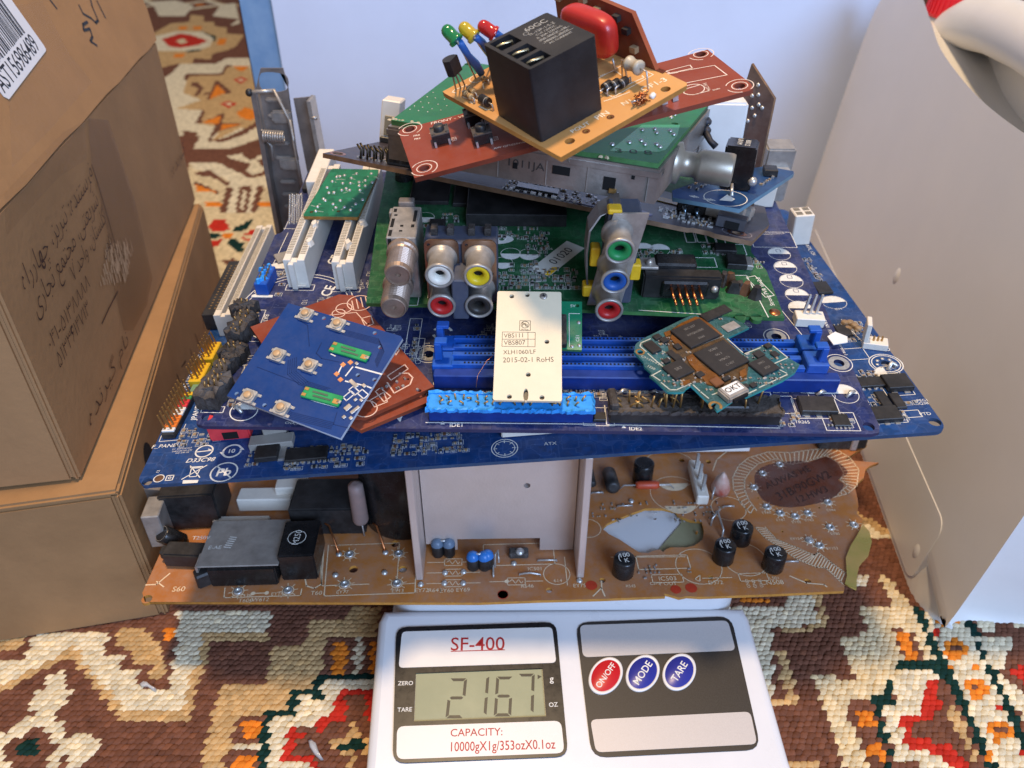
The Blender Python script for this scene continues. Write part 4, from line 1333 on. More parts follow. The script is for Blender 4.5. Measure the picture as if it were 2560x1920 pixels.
# hatched keep-out ribbon
RO = [(283.5,48.8),(280.4,55.9),(279.5,66.0),(281.2,75.0),(286.8,84.3),(293.8,90.6),(306.0,95.3),(317.7,94.3),(329.4,96.6),(343.0,98.0),(348.7,89.6),(349.8,80.0),(344.0,67.8),(337.2,62.0),(328.5,59.3)]
RI = [(287.1,50.8),(285.2,58.6),(285.1,65.9),(287.1,73.4),(292.1,80.2),(297.8,85.7),(308.6,89.5),(314.6,84.6),(323.9,86.8),(336.3,91.5),(340.7,85.7),(340.7,77.0),(336.9,72.5),(339.4,67.9),(332.1,62.1)]
sk.line(RO, .5)
sk.line(RI, .5)
SO = [(283.4,39.4),(285.9,32.9),(292.1,25.2),(296.8,19.0),(304.4,14.0),(308.7,13.4),(313.1,4.1)]
SI = [(288.2,39.3),(291.2,31.5),(299.1,26.3),(305.9,21.2),(308.4,23.0),(312.5,16.3),(316.6,10.3)]
sk.line(SO, .5)
sk.line(SI, .5)


def along(P, t):
    L = [0]
    for a, b in zip(P, P[1:]):
        L.append(L[-1] + dist(a, b))
    x = t * L[-1]
    for i in range(len(P) - 1):
        if x <= L[i + 1] + 1e-6:
            k = (x - L[i]) / (L[i + 1] - L[i])
            return (P[i][0] + (P[i + 1][0] - P[i][0]) * k, P[i][1] + (P[i + 1][1] - P[i][1]) * k)


for P, Q, n in ((RO, RI, 52), (SO, SI, 34)):
    for i in range(n):
        t = i / n
        sk.line([along(P, t), along(Q, min(1, t + .02))], .5)
sk.build('printed_legend', M_osilk, tv)
# darker mask patch and marker writing
sheet('dark_mask_area', smooth_poly([(293.1,76.3),(302.9,84.8),(319.9,87.7),(324.7,86.0),(331.2,89.1),(337.9,89.8),(343.4,78.5),(335.9,72.5),(337.3,67.9),(326.5,57.9),(304.6,52.6),(292.2,58.5)], 3), [], .02, .1, M_maro, tv)
mk = MB()
mk.fit('AUWAS HE', (296.0,67.9), (324.5,82.0), .14, .0, .3)
mk.fit('31B/90GW2', (299.7,59.8), (332.9,77.1), .14, .0, .3)
mk.fit('12.HW3', (309.1,57.5), (327.8,65.9), .14, .0, .3)
mk.build('marker_writing', mat('faded_marker', '2c1a17', .5), tv)
# eyelets, solder joints, paint dots
mb = MB().lathe([(2.0, 0), (2.1, .5), (1.5, .9), (1.0, .6), (.9, .1), (1e-3, .1)], 12, None, 0, True, (0, 0, 0), False)
e0_ = None
for c in eye_l + eye_r + eye_d:
    if e0_ is None:
        e0_ = mb.build('eyelet', M_tin, tv, (c[0], c[1], 0))
    else:
        link('eyelet', e0_.data, tv, (c[0], c[1], 0))
dots(tv, [(84.1,13.5),(106.3,14.5),(83.7,25.9),(105.3,26.6),(123.3,7.4),(133.9,7.9),(142.4,7.7),(133.9,13.9),(142.3,14.3)] + [(165.4,18.8),(194.8,8.2),(225.6,58.6),(306.7,30.5)], 1.5, 1.1, M_tin)
mb = MB()
for i, c in enumerate(((160.2,1.2), (199.9,5.4), (237.4,2.4), (244.4,3.1), (160.2,0.8))):
    q = MB().disc((0, 0), 2.4 + .3 * (i % 2), .12, 0, 12).build('red_paint_dot', mat('red_lacquer', 'b23a22', .4), tv, (c[0], c[1], 0))
# torn translucent edge strip
fl = [(313.4,3.3),(317.4,0.1),(320.7,7.9),(324.0,13.7),(330.5,19.5),(335.6,28.1),(337.0,34.5),(335.9,39.1),(334.4,37.8),(328.8,30.8),(324.5,25.8),(319.5,18.5),(316.1,8.0)]
sheet('torn_edge', fl, [], .3, 1.1, mat('resin_strip', 'a79b4a', .25, var=.4, vs=60, alpha=.75, col2='c9a25e'), tv)
# olive film stuck under the right of the hole
sheet('film_scrap', [(247.5,53.6),(261.3,49.9),(257.5,28.9),(243.3,24.2),(232.2,25.4),(248.3,44.7)], [], -2.4, -2.0, mat('olive_film', '8b8768', .5, var=.15, vs=60), tv)
# aluminium heatsink: back web between two flanges, web notched at its foot
HL, HR = (124.3,9.5), (193.7,10.7)
WB = (132.7,27.5)[1]
fz = 72.
web = [(HL[0] + .5, 6), (HL[0] + 12, 6), (HL[0] + 12, 2), (HL[0] + 15, 2), (HL[0] + 15, 9), (HR[0] - 16, 9), (HR[0] - 16, 1), (HR[0] - .5, 1), (HR[0] - .5, fz), (HL[0] + .5, fz)]
hw = sheet('heatsink_web', web, [(HL[0] + 47, 42, 1.5)], 0, 3, M_alum, tv)
hw.matrix_local = Matrix.Translation((0, (WB + 1.5) * S, 0)) @ Matrix.Rotation(R(90), 4, 'X')
for x in (HL[0] - 1.6, HR[0] + 1.6):
    bevbox('heatsink_flange', (x, (HL[1] + WB) / 2 + .9, .4), (3.2, WB - HL[1] + 2, fz - .5), M_alum, tv, 0, .35, 1)
# vertical aluminium plate at the far right
bevbox('heatsink_plate', (353, 131, .3), (3.4, 72, 63), M_alum2, tv, -1, .4, 1)
# power switch module: black body, folded tin plate, contact block and lever
A_, B_ = (29.7,7.7), (59.6,7.8)
cx, w_ = (A_[0] + B_[0]) / 2, B_[0] - A_[0]
sw = bevbox('power_switch', (cx, A_[1] + 13.5, .1), (w_, 27, 11.5), M_blk2, tv, 1, .7, 2)
bevbox('cover_plate', (cx - 1.5, A_[1] + 15, 11.7), (w_ + 6, 28, .8), M_steel, sw, 1, .25, 1)
MB().box((cx - w_ / 2 - 4.5, A_[1] + 5, 2), (1, 8, 10), 1).build('side_tab', M_nickel, sw)
tx = MB()
tx.text('IIIIII', (cx - 8, A_[1] + 15), 5, 80, 12.6)
tx.text('E-AE', (cx - 14, A_[1] + 12), 3, 1, 12.6)
tx.text('TV-5', (cx + 18, A_[1] + 14), 4, 80, 12.6)
tx.text('T250V', (cx - 22, A_[1] + 18), 3, 1, 12.6)
tx.build('stamped_text', M_silk, sw)
cb = bevbox('contact_block', (B_[0] + 9, A_[1] + 14, .1), (16, 22, 16), M_blk2, tv, 2, .6, 2)
t_ = MB()
t_.text('M250', (B_[0] + 8, A_[1] + 14), 4, 88, 16.3)
t_.ring((B_[0] + 8, A_[1] + 14), 4, .3, 16.25)
t_.build('stamped_text', M_silk, cb)
lv = bevbox('switch_lever', (A_[0] - 14, A_[1] + 15, 1), (20, 9, 8), M_blk, tv, -4, .8, 2)
bevbox('lever_hook', (A_[0] - 3, A_[1] + 2, .5), (7, 6, 8), M_blk, lv, 30, .8, 1)
bevbox('lever_arm', (A_[0] - 24, A_[1] + 17, 2), (6, 5, 5), M_blk, lv, 0, .8, 1)


def elcap(parent, c, r, h, tilt=(0, 0), top=None, m=None, name='capacitor'):
    Mx = Matrix.Translation((c[0], c[1], c[2] if len(c) > 2 else 0)) @ Matrix.Rotation(R(tilt[0]), 4, 'X') @ Matrix.Rotation(R(tilt[1]), 4, 'Y')
    o = MB().lathe([(r * .92, 0), (r, .5), (r, 1.2), (r * .94, 1.7), (r, 2.2), (r, h - .5), (r * .88, h)], 20, Mx).build(name, m or M_blk2, parent)
    MB().lathe([(r * .88, h + .02), (r * .5, h - .12), (1e-3, h - .12)], 20, Mx, 0, True, (0, 0, 0), False).build('top', top or M_nickel, o)
    return o


elcap(tv, (7.7,35.0), 4.2, 12, (20, -30))
elcap(tv, (14.3,64.7), 4.5, 10, (5, 5))
bevbox('metal_bracket', ((-2.0,30.8)[0], (-2.0,30.8)[1] + 8, .2), (8, 14, 20), M_steel, tv, 5, .5, 1)
bevbox('metal_bracket', ((-6.7,52.7)[0] - 2, (-6.7,52.7)[1] + 8, .2), (10, 12, 16), M_nickel, tv, -8, .5, 1)
bevbox('black_relay', ((6.8,44.2)[0] + 4, (6.8,44.2)[1] + 10, .2), (26, 22, 22), M_blk, tv, 4, .8, 2)
bevbox('white_fuse_cover', ((34.2,44.8)[0], (34.2,44.8)[1], .5), (27, 4, 5), M_white, tv, 0, .6, 2)
bevbox('white_socket', ((42.9,59.1)[0], (42.9,59.1)[1], .2), (27, 9, 8), M_white, tv, 0, .6, 1)
bevbox('white_socket', ((55.3,63.9)[0], (55.3,63.9)[1], .2), (15, 11, 12), M_white, tv, 3, .6, 1)
bevbox('black_transformer', ((77.3,39.2)[0], (77.3,39.2)[1] + 10, .1), (35, 22, 17), M_blk, tv, 0, .8, 2)
rv = (94.0,37.4)
rs = MB().lathe([(1.8, 0), (3.4, 1.2), (3.8, 2.6), (3.6, 20), (3.4, 24), (1.5, 25)], 16, Matrix.Translation((rv[0] - .5, rv[1], 9))).build('power_resistor', mat('pink_resistor', '9c7a70', .55, var=.15, col2='6f6763', vs=40), tv)
MB().tube([(rv[0], rv[1], -.5), (rv[0] - .3, rv[1], 9.2)], .4).build('lead', M_tin, rs)
MB().lathe([(20, 0), (21, 2), (21, 50), (19, 52), (1e-3, 52)], 40, Matrix.Translation(((112.8,34.2)[0], (112.8,34.2)[1] + 20, .1)) @ Matrix.Diagonal((1, 1, 1, 1)), 0, True, (0, 0, 0), False).build('large_capacitor', M_blk2, tv)
for a, b in (((83.7,26.1), (76.0,39.4)), ((105.3,26.8), (98.8,39.0))):
    MB().tube([(a[0], a[1], -.3), (a[0] - .5, a[1] + .5, 3), (b[0] + 2, b[1] - 2, 7), (b[0], b[1] - 1, 8)], .55).build('cut_wire', M_cu, tv)
# small disc capacitors: dark body with blue top in pairs
M_bcap = mat('blue_epoxy', '2b6db5', .3, var=.1)
M_gcap = mat('slate_epoxy', '5a6c80', .4, var=.1)
for pr, mm in ((((130.1,25.1), (135.4,25.0)), M_gcap), (((146.7,16.8), (151.9,16.7)), M_bcap)):
    for c in pr:
        o = MB().lathe([(2.6, 0), (2.8, .4), (2.8, 6.4), (2.4, 7)], 14, Matrix.Translation((c[0], c[1], .05))).build('small_capacitor', M_blk, tv)
        MB().dome((c[0], c[1], 6.8), 3.0, 3.2, 0, 14).build('blue_top', mm, o)
    MB().tube([(pr[0][0], pr[0][1], 9), (pr[1][0], pr[1][1], 9)], .5).build('link_wire', M_tin, tv)
c = (151.8,17.5)
o = MB().lathe([(2.6, 0), (2.8, .4), (2.8, 6.4), (2.4, 7)], 14, Matrix.Translation((c[0] + 1.5, c[1], .05))).build('small_capacitor', M_blk, tv)
MB().dome((c[0] + 1.5, c[1], 6.8), 3.0, 3.2, 0, 14).build('blue_top', M_bcap, o)
# wire jumpers and pins near the heatsink
for P in ([(156.0,11.0),(155.8,21.6)], [(176.5,19.8),(185.3,19.8)], [(167.8,11.7),(172.5,12.4),(177.3,11.4)], [(206.0,64.2),(211.9,64.4)], [(218.0,54.5),(225.5,54.7)], [(291.0,16.9),(296.9,17.0)], [(271.2,53.2),(276.3,53.4)]):
    q = [(p[0], p[1], .9) for p in P]
    MB().tube([(P[0][0], P[0][1], -.4)] + q + [(P[-1][0], P[-1][1], -.4)], .45).build('jumper_wire', M_tin, tv)
MB().tube([((156.7,16.8)[0], (156.7,16.8)[1], 0), ((156.9,19.8)[0], (156.9,19.8)[1], 5), ((158.1,20.9)[0], (158.1,20.9)[1], 7), ((158.5,16.8)[0], (158.5,16.8)[1], 3)], .5).build('jumper_wire', M_tin, tv)
o = bevbox('regulator_stub', ((167.8,23.8)[0], (167.8,23.8)[1], .1), (9, 5, 3), M_char, tv, 0, .6, 1)
MB().dome(((168.3,23.4)[0], (168.3,23.4)[1], 2.8), 2.2, 1.6, 0, 10).build('solder_lump', M_tin, o)
# four black drum inductors marked (100 K
for c in ((215.0,9.9), (262.4,17.2), (273.3,28.6), (284.0,12.1)):
    o = MB().lathe([(4.6, 0), (4.9, .5), (4.9, 9.6), (4.3, 10.2), (1e-3, 10.2)], 24, Matrix.Translation((c[0], c[1] + 2.2, .1)), 0, True, (0, 0, 0), False).build('drum_inductor', M_blk2, tv)
    t = MB()
    t.text('100', (c[0] + .3, c[1] + 3.9), 3.3, 8, 10.4, bold=.01)
    t.text('K', (c[0] + .8, c[1] + .8), 3.3, 8, 10.4, bold=.01)
    t.ring((c[0] + 1.4, c[1] + 2.4), 4.0, .35, 10.38, 0, 28, 150, 215)
    t.build('marking', M_silk, o)
# components between heatsink and ribbon
elcap(tv, (233.6,74.4), 5.2, 12, (0, 0), M_blk, M_blk2)
a = (234.9,67.6)
MB().lathe([(1.6, -6), (2.2, -4.6), (2.2, 4.6), (1.6, 6)], 14, Matrix.Translation((a[0], a[1], 2.6)) @ Matrix.Rotation(R(90), 4, 'Y')).build('red_resistor', mat('red_resistor_body', 'b8492c', .45), tv)
MB().tube([(a[0] - 14, a[1], 0), (a[0] - 12, a[1], 2.5), (a[0] + 12, a[1], 2.5), (a[0] + 14, a[1], 0)], .4).build('lead', M_tin, tv)
a = (216.4,70.2)
MB().lathe([(2., -9), (3.6, -8), (3.6, 8), (2., 9)], 16, Matrix.Translation((a[0], a[1], 4)) @ Matrix.Rotation(R(75), 4, 'X')).build('black_diode', M_blk, tv)
MB().lathe([(1.2, -7), (2.2, -6), (2.2, 6), (1.2, 7)], 12, Matrix.Translation((a[0] - 10, a[1] + 3, 3)) @ Matrix.Rotation(R(80), 4, 'X')).build('black_diode', M_blk, tv)
bevbox('white_connector', ((261.3,56.9)[0], (261.3,56.9)[1] + 12, .1), (6, 28, 6), M_white, tv, -3, .6, 1)
pins(tv, [((261.3,56.9)[0], (261.3,56.9)[1] + 3 + 8 * i, 5.) for i in range(3)], 11, M_tin, (0, 0), .8)
a = (272.0,64.7)
o = MB().lathe([(4.6, 0), (4.8, 3), (3.4, 8), (1.2, 12), (.4, 13)], 16, Matrix.Translation((a[0], a[1], .2))).build('cone_capacitor', mat('white_red_epoxy', 'c9b3a4', .35, col2='9a3a26', vs=90), tv)
for P in (((266.5,59.0), (271.0,69.2)), ((265.4,33.2), (265.3,45.1)), ((261.9,41.1), (267.1,46.4))):
    MB().tube([(P[0][0], P[0][1], 0), (P[0][0] + .5, P[0][1] + 1, 4), (P[1][0], P[1][1], 6)], .5).build('bent_lead', M_tin, tv)
bevbox('white_strip', ((260.2,95.4)[0], (260.2,95.4)[1] + 2, 1), (70, 6, 7), M_wplas, tv, 0, .5, 1)
bevbox('perforated_block', ((346.8,96.2)[0], (346.8,96.2)[1] + 8, .2), (26, 16, 11), M_char, tv, 0, .8, 1)
smds(tv, 'lead_stubs', [((204.8,43.5)[0], (204.8,43.5)[1], (271.0,42.3)[0], (274.4,56.0)[1]), ((218.3,8.7)[0], (218.3,8.7)[1], (246.1,16.3)[0], (246.1,16.3)[1])], 3, None, 10, ((1.4, .5), (.7, .7), (2.2, .6)), .22, (2, 3, 2, 1))

# ================================================================ lower motherboard (bright blue, full size)
M_pcb2 = mat('blue_solder_mask', '0c3d76', .48, col2='0a3061', vs=30, cells=.18, cs=300, dust=.14, spec=.3, traces=.16, ts=150)
M_pcb2e = mat('blue_board_edge', '26405e', .6, var=.2, vs=300)
m2 = thing('motherboard', 'bright blue full-size motherboard marked F_PANEL and D33C98, second board up the pile', 'motherboard', 'm2', 'motherboards in the pile')
mh = [(*(3.9,1.7), 2.0), (*(302.4,5.5), 2.3)]
ring2 = (299.6,42.9)
mh.append((*ring2, 2.0))
sheet('circuit_laminate', rrect(0, 0, 305, 190, 5), mh, -1.6, 0, [M_pcb2, M_pcb2e], m2)
sk = MB()
sk.fit('F_PANEL', (-0.7,21.6), (10.2,21.6), .08, .006, .1)
for i, t in enumerate(('D7  D29 D28 D27', 'D40 D38 D37 D33', 'D41 D42 D6')):
    sk.text(t, (11.9,19.3), 1.0, 2, .08) if i == 0 else sk.text(t, ((12.3,18.0) if i == 1 else (12.7,16.9)), 1.0, 2, .08)
c = (21.3,16.9)
sk.ring(c, 3.3, .6)
sk.line([(c[0] - 3.2, c[1] - .2), (c[0] + 3.2, c[1] + .2)], .5)
sk.line([(c[0] + 1.4, c[1] + 1.), (c[0] + 3, c[1] + .2)], .4)
c = (32.5,15.9)
sk.ring(c, 3.5, .8, a0=20, a1=180)
sk.ring(c, 3.5, .8, a0=200, a1=360)
sk.poly([(c[0] + 2.8, c[1] + .2), (c[0] + 4.8, c[1] + .3), (c[0] + 3.6, c[1] + 1.8)])
sk.poly([(c[0] - 2.8, c[1] - .2), (c[0] - 4.8, c[1] - .3), (c[0] - 3.6, c[1] - 1.8)])
sk.text('10', c, 3.0, 2, bold=.03)
sk.fit('D33C98', (15.7,12.0), (27.0,11.9), .08, .012, .25, k=.95)
c = (32.3,4.3)
sk.ring(c, 5.0, .6)
sk.text('Pb', c, 5.8, 3, bold=.02, shear=.1)
sk.line([(c[0] - 3.5, c[1] + 3.5), (c[0] + 3.5, c[1] - 3.5)], .6)
c = (20.8,5.3)
sk.line([(c[0] - 3.8, c[1] - 3.4), (c[0] + 3.8, c[1] + 3.4)], .4)
sk.line([(c[0] - 2.6, c[1] + 3.6), (c[0] + 2.8, c[1] - 3)], .4)
sk.line([(c[0] - 1.8, c[1] + 2.2), (c[0] - 1.3, c[1] - 2.4), (c[0] + 1.3, c[1] - 2.4), (c[0] + 1.8, c[1] + 2.2)], .35, close=True)
sk.line([(c[0] - 2.2, c[1] + 2.8), (c[0] + 2.2, c[1] + 2.8)], .6)
sk.poly([(17.9,-0.5),(23.6,-0.6),(23.6,0.9),(17.6,1.3)])
c = (7.9,3.2)
sk.ring(c, 1.9, .35)
MB().disc(c, 1.7, .06).build('test_pad', M_brn, m2)
sk.rect((12.0,3.1), (2.6, 2.6), 0, .4)
sk.ring((12.0,3.1), .5, .3)
sk.text('12', (6.3,7.1), 1.6, 80)
sk.line([(1.1,24.4),(-0.1,52.2)], .3)
sk.line([(1.1,24.4),(8.9,24.7),(8.9,34.3)], .3)
sk.fit('USB2', (1.1,63.7), (1.8,70.4))
sk.fit('4 of1', (1.4,53.5), (1.2,62.0))
sk.fit('1E1', (1.2,80.0), (1.7,84.7))
sk.fit('ATX', (154.1,7.9), (158.9,7.9))
sk.fit('ATX_12V', (302.1,147.0), (302.0,135.7))
sk.fit('CPU_F', (304.2,51.4), (304.0,60.9))
sk.text('PTD', (301.0,10.4), 2.4, 0)
for t, c in (('C25', (301.2,35.5)), ('PEG1', (303.4,18.3)), ('Q38', (303.2,16.5)), ('C11', (295.6,85.5))):
    sk.text(t, c, 2.0, 0)
c = (139.0,7.0)
sk.ring(c, 5.0, .35)
sk.ring(c, 3.9, .3)
for i in range(8):
    sk.line([(c[0] + 3 * math.cos(i * .785), c[1] + 3 * math.sin(i * .785)), (c[0] + 4.3 * math.cos(i * .785), c[1] + 4.3 * math.sin(i * .785))], .3)
sk.ring(ring2, 6.6, .4)
sk.ring(ring2, 5.6, .4)
halfdisc(sk, (295.7,91.3), 5.6)
halfdisc(sk, (297.4,35.9), 5.2, 90)
sk.rect((290.0,50.9), (9, 8), 0, .3)
sk.rect((297.0,26.6), (11, 9), 0, .3)
sk.rect((284.8,10.4), (16, 8), 0, .3)
sk.rect((296.3,10.9), (6, 4), 0, .3)
sk.line([(293.8,77.0),(296.3,57.9)], .3)
sk.build('printed_legend', M_silk, m2)
# annular ring of mounting hole with tin pads
for i in range(8):
    a = i * .785
    dots(m2, [(ring2[0] + 3.6 * math.cos(a), ring2[1] + 3.6 * math.sin(a))], .8, .3, M_tin, 'ring_pad')
# front panel header: black base, coloured bars, two pin rows
h0, h1 = (4.9,26.4), (6.0,51.6)
hl, ha = dist(h0, h1), ang(h0, h1)
hd = bevbox('front_panel_header', (*mid(h0, h1), .1), (hl + 2, 5.2, 2.6), M_blk, m2, ha, .3, 1)
ca, sa = math.cos(R(ha)), math.sin(R(ha))
for i, mm in enumerate((M_wplas, M_org, M_org, M_org, M_wplas, M_wplas, M_red, M_red, M_grn, M_yel)):
    t = (i + .5) / 10 * hl
    bevbox('header_segment', (h0[0] + ca * t, h0[1] + sa * t, 2.7), (hl / 10 * .86, 5., .9), mm, hd, ha, .15, 1)
    pins(hd, [(h0[0] + ca * t - sa * o_, h0[1] + sa * t + ca * o_) for o_ in (-1.25, 1.25)], 7.2, M_gold, (-.8, .3), .32, z0=3.5)
# two yellow serial headers
for c, n in (((7.2,64.5), 5), ((7.7,80.6), 5)):
    y = bevbox('yellow_header', (c[0], c[1], .1), (13.5, 6, 4.2), M_yel, m2, ha, .4, 1)
    pins(y, [(c[0] + ca * 2.5 * (i - 2) - sa * o_, c[1] + sa * 2.5 * (i - 2) + ca * o_) for i in range(5) for o_ in (-1.2, 1.2)], 6.5, M_gold, (-.8, .2), .32, z0=4.2)
bevbox('green_choke', (*(7.6,57.1), .1), (9, 4, 2.4), mat('green_ceramic', '6f8f72', .4), m2, ha, .3, 1)
# red sata socket
c = (30.5,21.7)
sa_ = bevbox('red_data_socket', (c[0], c[1] + 5, .1), (16, 9, 8.5), M_red, m2, 2, .6, 2)
MB().box((c[0] + .5, c[1] + .6, 1), (6, .6, 3.4), 2).build('socket_slot', M_hole, sa_)
# power transistor with grey tab and clip
c = (47.6,9.3)
tr = bevbox('power_transistor', (c[0], c[1] + 3, .2), (9, 9, 2.6), M_blk, m2, 3, .35, 1)
MB().box((c[0] + 5.5, c[1] + 2.5), (3, 7, 1.2), 3).build('tab', M_nickel, tr)
bevbox('grey_clip', ((48.1,16.1)[0], (48.1,16.1)[1] + 2, .2), (17, 6, 3), mat('grey_plastic', '8f8a82', .5), m2, 3, .3, 1)
bevbox('grey_clip', ((48.6,22.0)[0], (48.6,22.0)[1] + 2, .2), (9, 6, 6), MATS['grey_plastic'], m2, 8, .3, 1)
sq = MB()


def area(*p):
    xs, ys = [q[0] for q in p], [q[1] for q in p]
    return (min(xs), min(ys), max(xs), max(ys))


smds(m2, 'small_components', [area((8.8,30.8), (25.7,20.4)), area((55.6,3.1), (84.8,14.9)), area((95.8,6.9), (123.9,17.1)), area((55.0,3.8), (58.9,6.6)), area((40.0,14.5), (44.8,6.8)),
                              area((282.6,27.2), (293.3,37.9)), area((281.2,17.0), (287.5,23.8)), area((295.0,16.5), (302.3,18.5)), area((290.1,8.0), (293.8,11.2)),
                              area((295.4,131.9), (298.0,113.7)), area((295.9,113.9), (296.4,97.2)), area((287.4,60.1), (300.6,73.7))], 11, sq)
sq.build('component_outlines', M_silk, m2)
chip(m2, (63.0,10.1), (16, 7, 1.6), 2, 8)
chip(m2, (289.8,30.3), (14, 6, 1.5), 0, 6)
chip(m2, (284.6,10.4), (12, 8, 2.2), 0, 3)
chip(m2, (297.5,28.5), (10, 9, 2.6), 0, 2)
chip(m2, (288.4,19.5), (4, 9, 1.4), 0, 0, 'transistor_array')
chip(m2, (293.3,18.0), (4, 9, 1.4), 0, 0, 'transistor_array')
chip(m2, (294.2,102.9), (7, 10, 1.6), 0, 0)
chip(m2, (290.5,66.6), (6, 8, 1.6), 0, 0)
for c in [(293.7,73.3),(296.0,73.1),(297.0,70.5),(297.7,68.1),(293.3,68.6)]:
    MB().lathe([(1.6, 0), (1.6, 1.4), (1., 1.8), (1e-3, 1.8)], 12, Matrix.Translation((c[0], c[1], .05)), 0, True, (0, 0, 0), False).build('trim_pot', M_tan, m2)
# white fan header at right, two-by-two power socket at the back right
c = (298.6,53.2)
fh = bevbox('fan_header', (c[0] + 1, c[1] + 2, .1), (10, 6, 3.2), M_white, m2, -20, .3, 1)
bevbox('latch', (c[0] - 2.6, c[1] + 4.2, 3.2), (2, 7, 9), M_white, fh, -20, .3, 1)
pins(fh, [(c[0] + 1.6 * i, c[1] + 2 - .4 * i) for i in range(3)], 2.5, M_gold, (0, 0), .35, z0=3.2)
c = (298.3,147.8)
ps_ = bevbox('white_power_socket', (c[0], c[1] + 4, .1), (10, 10, 17), M_white, m2, 0, .5, 1)
for i in range(2):
    for j in range(2):
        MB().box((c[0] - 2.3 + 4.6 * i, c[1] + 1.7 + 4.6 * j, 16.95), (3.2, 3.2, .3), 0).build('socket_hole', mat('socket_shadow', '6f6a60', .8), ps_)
MB().tube([((298.4,38.4)[0], (298.4,38.4)[1], 0), ((300.8,41.2)[0], (300.8,41.2)[1], 2), ((302.3,38.9)[0], (302.3,38.9)[1], 1.2)], .9).build('bent_lead', M_tin, m2)
# ivory expansion slot and black drive connector along the left edge
a, b = (10.9,97.7), (10.9,183.7)
sl = MB()
d_ = dist(a, b) + 6
aa = ang(a, b)


def slot(parent, a, ang_, L, w, h, m, name='expansion_slot', gap=2.4, key=None, ribs=True):
    """long card slot: two walls, ends and floor, with contact ribs on the wall tops; a = near end centre"""
    root_m = Matrix.Translation((a[0], a[1], 0)) @ Matrix.Rotation(R(ang_), 4, 'Z')
    t = (w - gap) / 2
    o = MB()
    o.box((L / 2, -(gap + t) / 2, .1), (L, t, h - .1), 0, 0, .25, M=root_m)
    o.box((L / 2, (gap + t) / 2, .1), (L, t, h - .1), 0, 0, .25, M=root_m)
    ob = o.build(name, m, parent)
    for x in (1.6, L - 1.6) + ((key,) if key else ()):
        MB().box((x, 0, .1), (3.2, gap + .02, h - 1.2), 0, 0, 0, M=root_m).build('slot_end', m, ob)
    MB().box((L / 2, 0, .1), (L - .4, gap - .02, 3), 0, 0, 0, M=root_m).build('slot_floor', m, ob)
    if ribs:
        rb = MB()
        n = int((L - 8) / 1.27)
        for i in range(n):
            for sg in (-1, 1):
                rb.box((5 + i * 1.27, sg * (gap / 2 + t * .5), h - .02), (.55, t * .7, .18), 0, 0, 0, M=root_m)
        stuff(rb.build('contact_slits', mat('slit_shadow', '8a8272', .8), ob))
    return ob


slot(m2, a, aa, d_, 8.6, 12, M_white, gap=2.2)
a, b = (2.5,107.6), (2.6,151.3)
ic = bevbox('drive_connector', (*mid(a, b), .1), (dist(a, b) + 8, 8, 9), M_blk, m2, ang(a, b), .4, 1)
t = MB()
n = 17
for i in range(n):
    for sg in (-1, 1):
        p = (a[0] + (b[0] - a[0]) * (i + .5) / n, a[1] + (b[1] - a[1]) * (i + .5) / n)
        t.box((p[0] - sg * 1.3 * math.sin(R(ang(a, b))), p[1] + sg * 1.3 * math.cos(R(ang(a, b))), 9.0), (.9, .9, .12), ang(a, b))
stuff(t.build('pin_holes', M_gold, ic))
bevbox('ivory_power_plug', ((161.9,11.4)[0], (161.9,11.4)[1] + 6, .2), (48, 9, 6), M_white, m2, 1, .5, 1)


# ================================================================ upper motherboard (dark violet blue)
M_pcb1 = mat('navy_solder_mask', '182a5c', .45, col2='131d4a', vs=26, cells=.2, cs=300, dust=.26, spec=.3, traces=.2, ts=150)
M_pcb1e = mat('navy_board_edge', '2a2c4e', .6, var=.2, vs=300)
m1 = thing('motherboard', 'dark navy motherboard with blue memory slots and cut IDE1 and IDE2 sockets', 'motherboard', 'm1', 'motherboards in the pile')
h1s = [(80.0,40.0), (219.0,53.1), (239.6,37.6)]
hl1 = [(*(3.7,4.9), 2.1), (*(240.1,3.7), 2.1)] + [(*p, 2.0) for p in h1s]
o1 = [(4, 0), (240, 0), (243, 1), (244, 4), (244, 186), (3, 186), (3, 127), (2, 125.5), (0, 124), (0, 4), (1, 1)]
sheet('circuit_laminate', o1, hl1, -1.6, 0, [M_pcb1, M_pcb1e], m1)
sk = MB()
for p in h1s:
    MB().ring(p, 3.0, 1.9, .06).build('hole_ring', M_tin, m1)
    sk.ring(p, 5.0, .3)
for c in [(234.5,112.6),(234.6,101.8),(234.7,91.5),(234.6,81.1),(233.7,72.0)]:
    halfdisc(sk, c, 5.0)
for c in [(227.8,20.2),(236.7,20.4),(157.1,19.4),(165.6,19.2)]:
    halfdisc(sk, c, 5.0)
for c in [(234.6,114.5),(234.8,104.1),(234.7,93.9),(234.9,83.7)]:
    sk.rect((c[0], c[1] + .6), (2, 2), 0, .25, .08, 1)
sk.rect((234.1,124.5), (20, 13), 0, .3)
sk.line([(225.2,128.6),(241.1,129.8)], .25)
sk.line([(225.5,69.9),(229.7,54.3)], .3)
bc = (22.2,69.0)
sk.ring(bc, 23.5, .4)
sk.ring(bc, 21.5, .35)
sk.text('CE', (33.0,80.5), 6.4, 78, bold=.012)
sk.text('CE', (31.2,104.0), 6.0, 78, bold=.012)
halfdisc(sk, (7.4,96.6), 4.4)
sk.ring((16.1,7.7), 4.9, .4)
sk.poly([((16.1,7.7)[0] + 4.4 * math.cos(R(a)), (16.1,7.7)[1] + 4.4 * math.sin(R(a))) for a in range(10, 190, 20)], .07)
sk.fit('JPANEL1', (-0.7,2.6), (-1.3,12.1), .08, .006)
sk.fit('SPEAKER1', (-0.0,21.5), (-0.2,31.0), .08, .006)
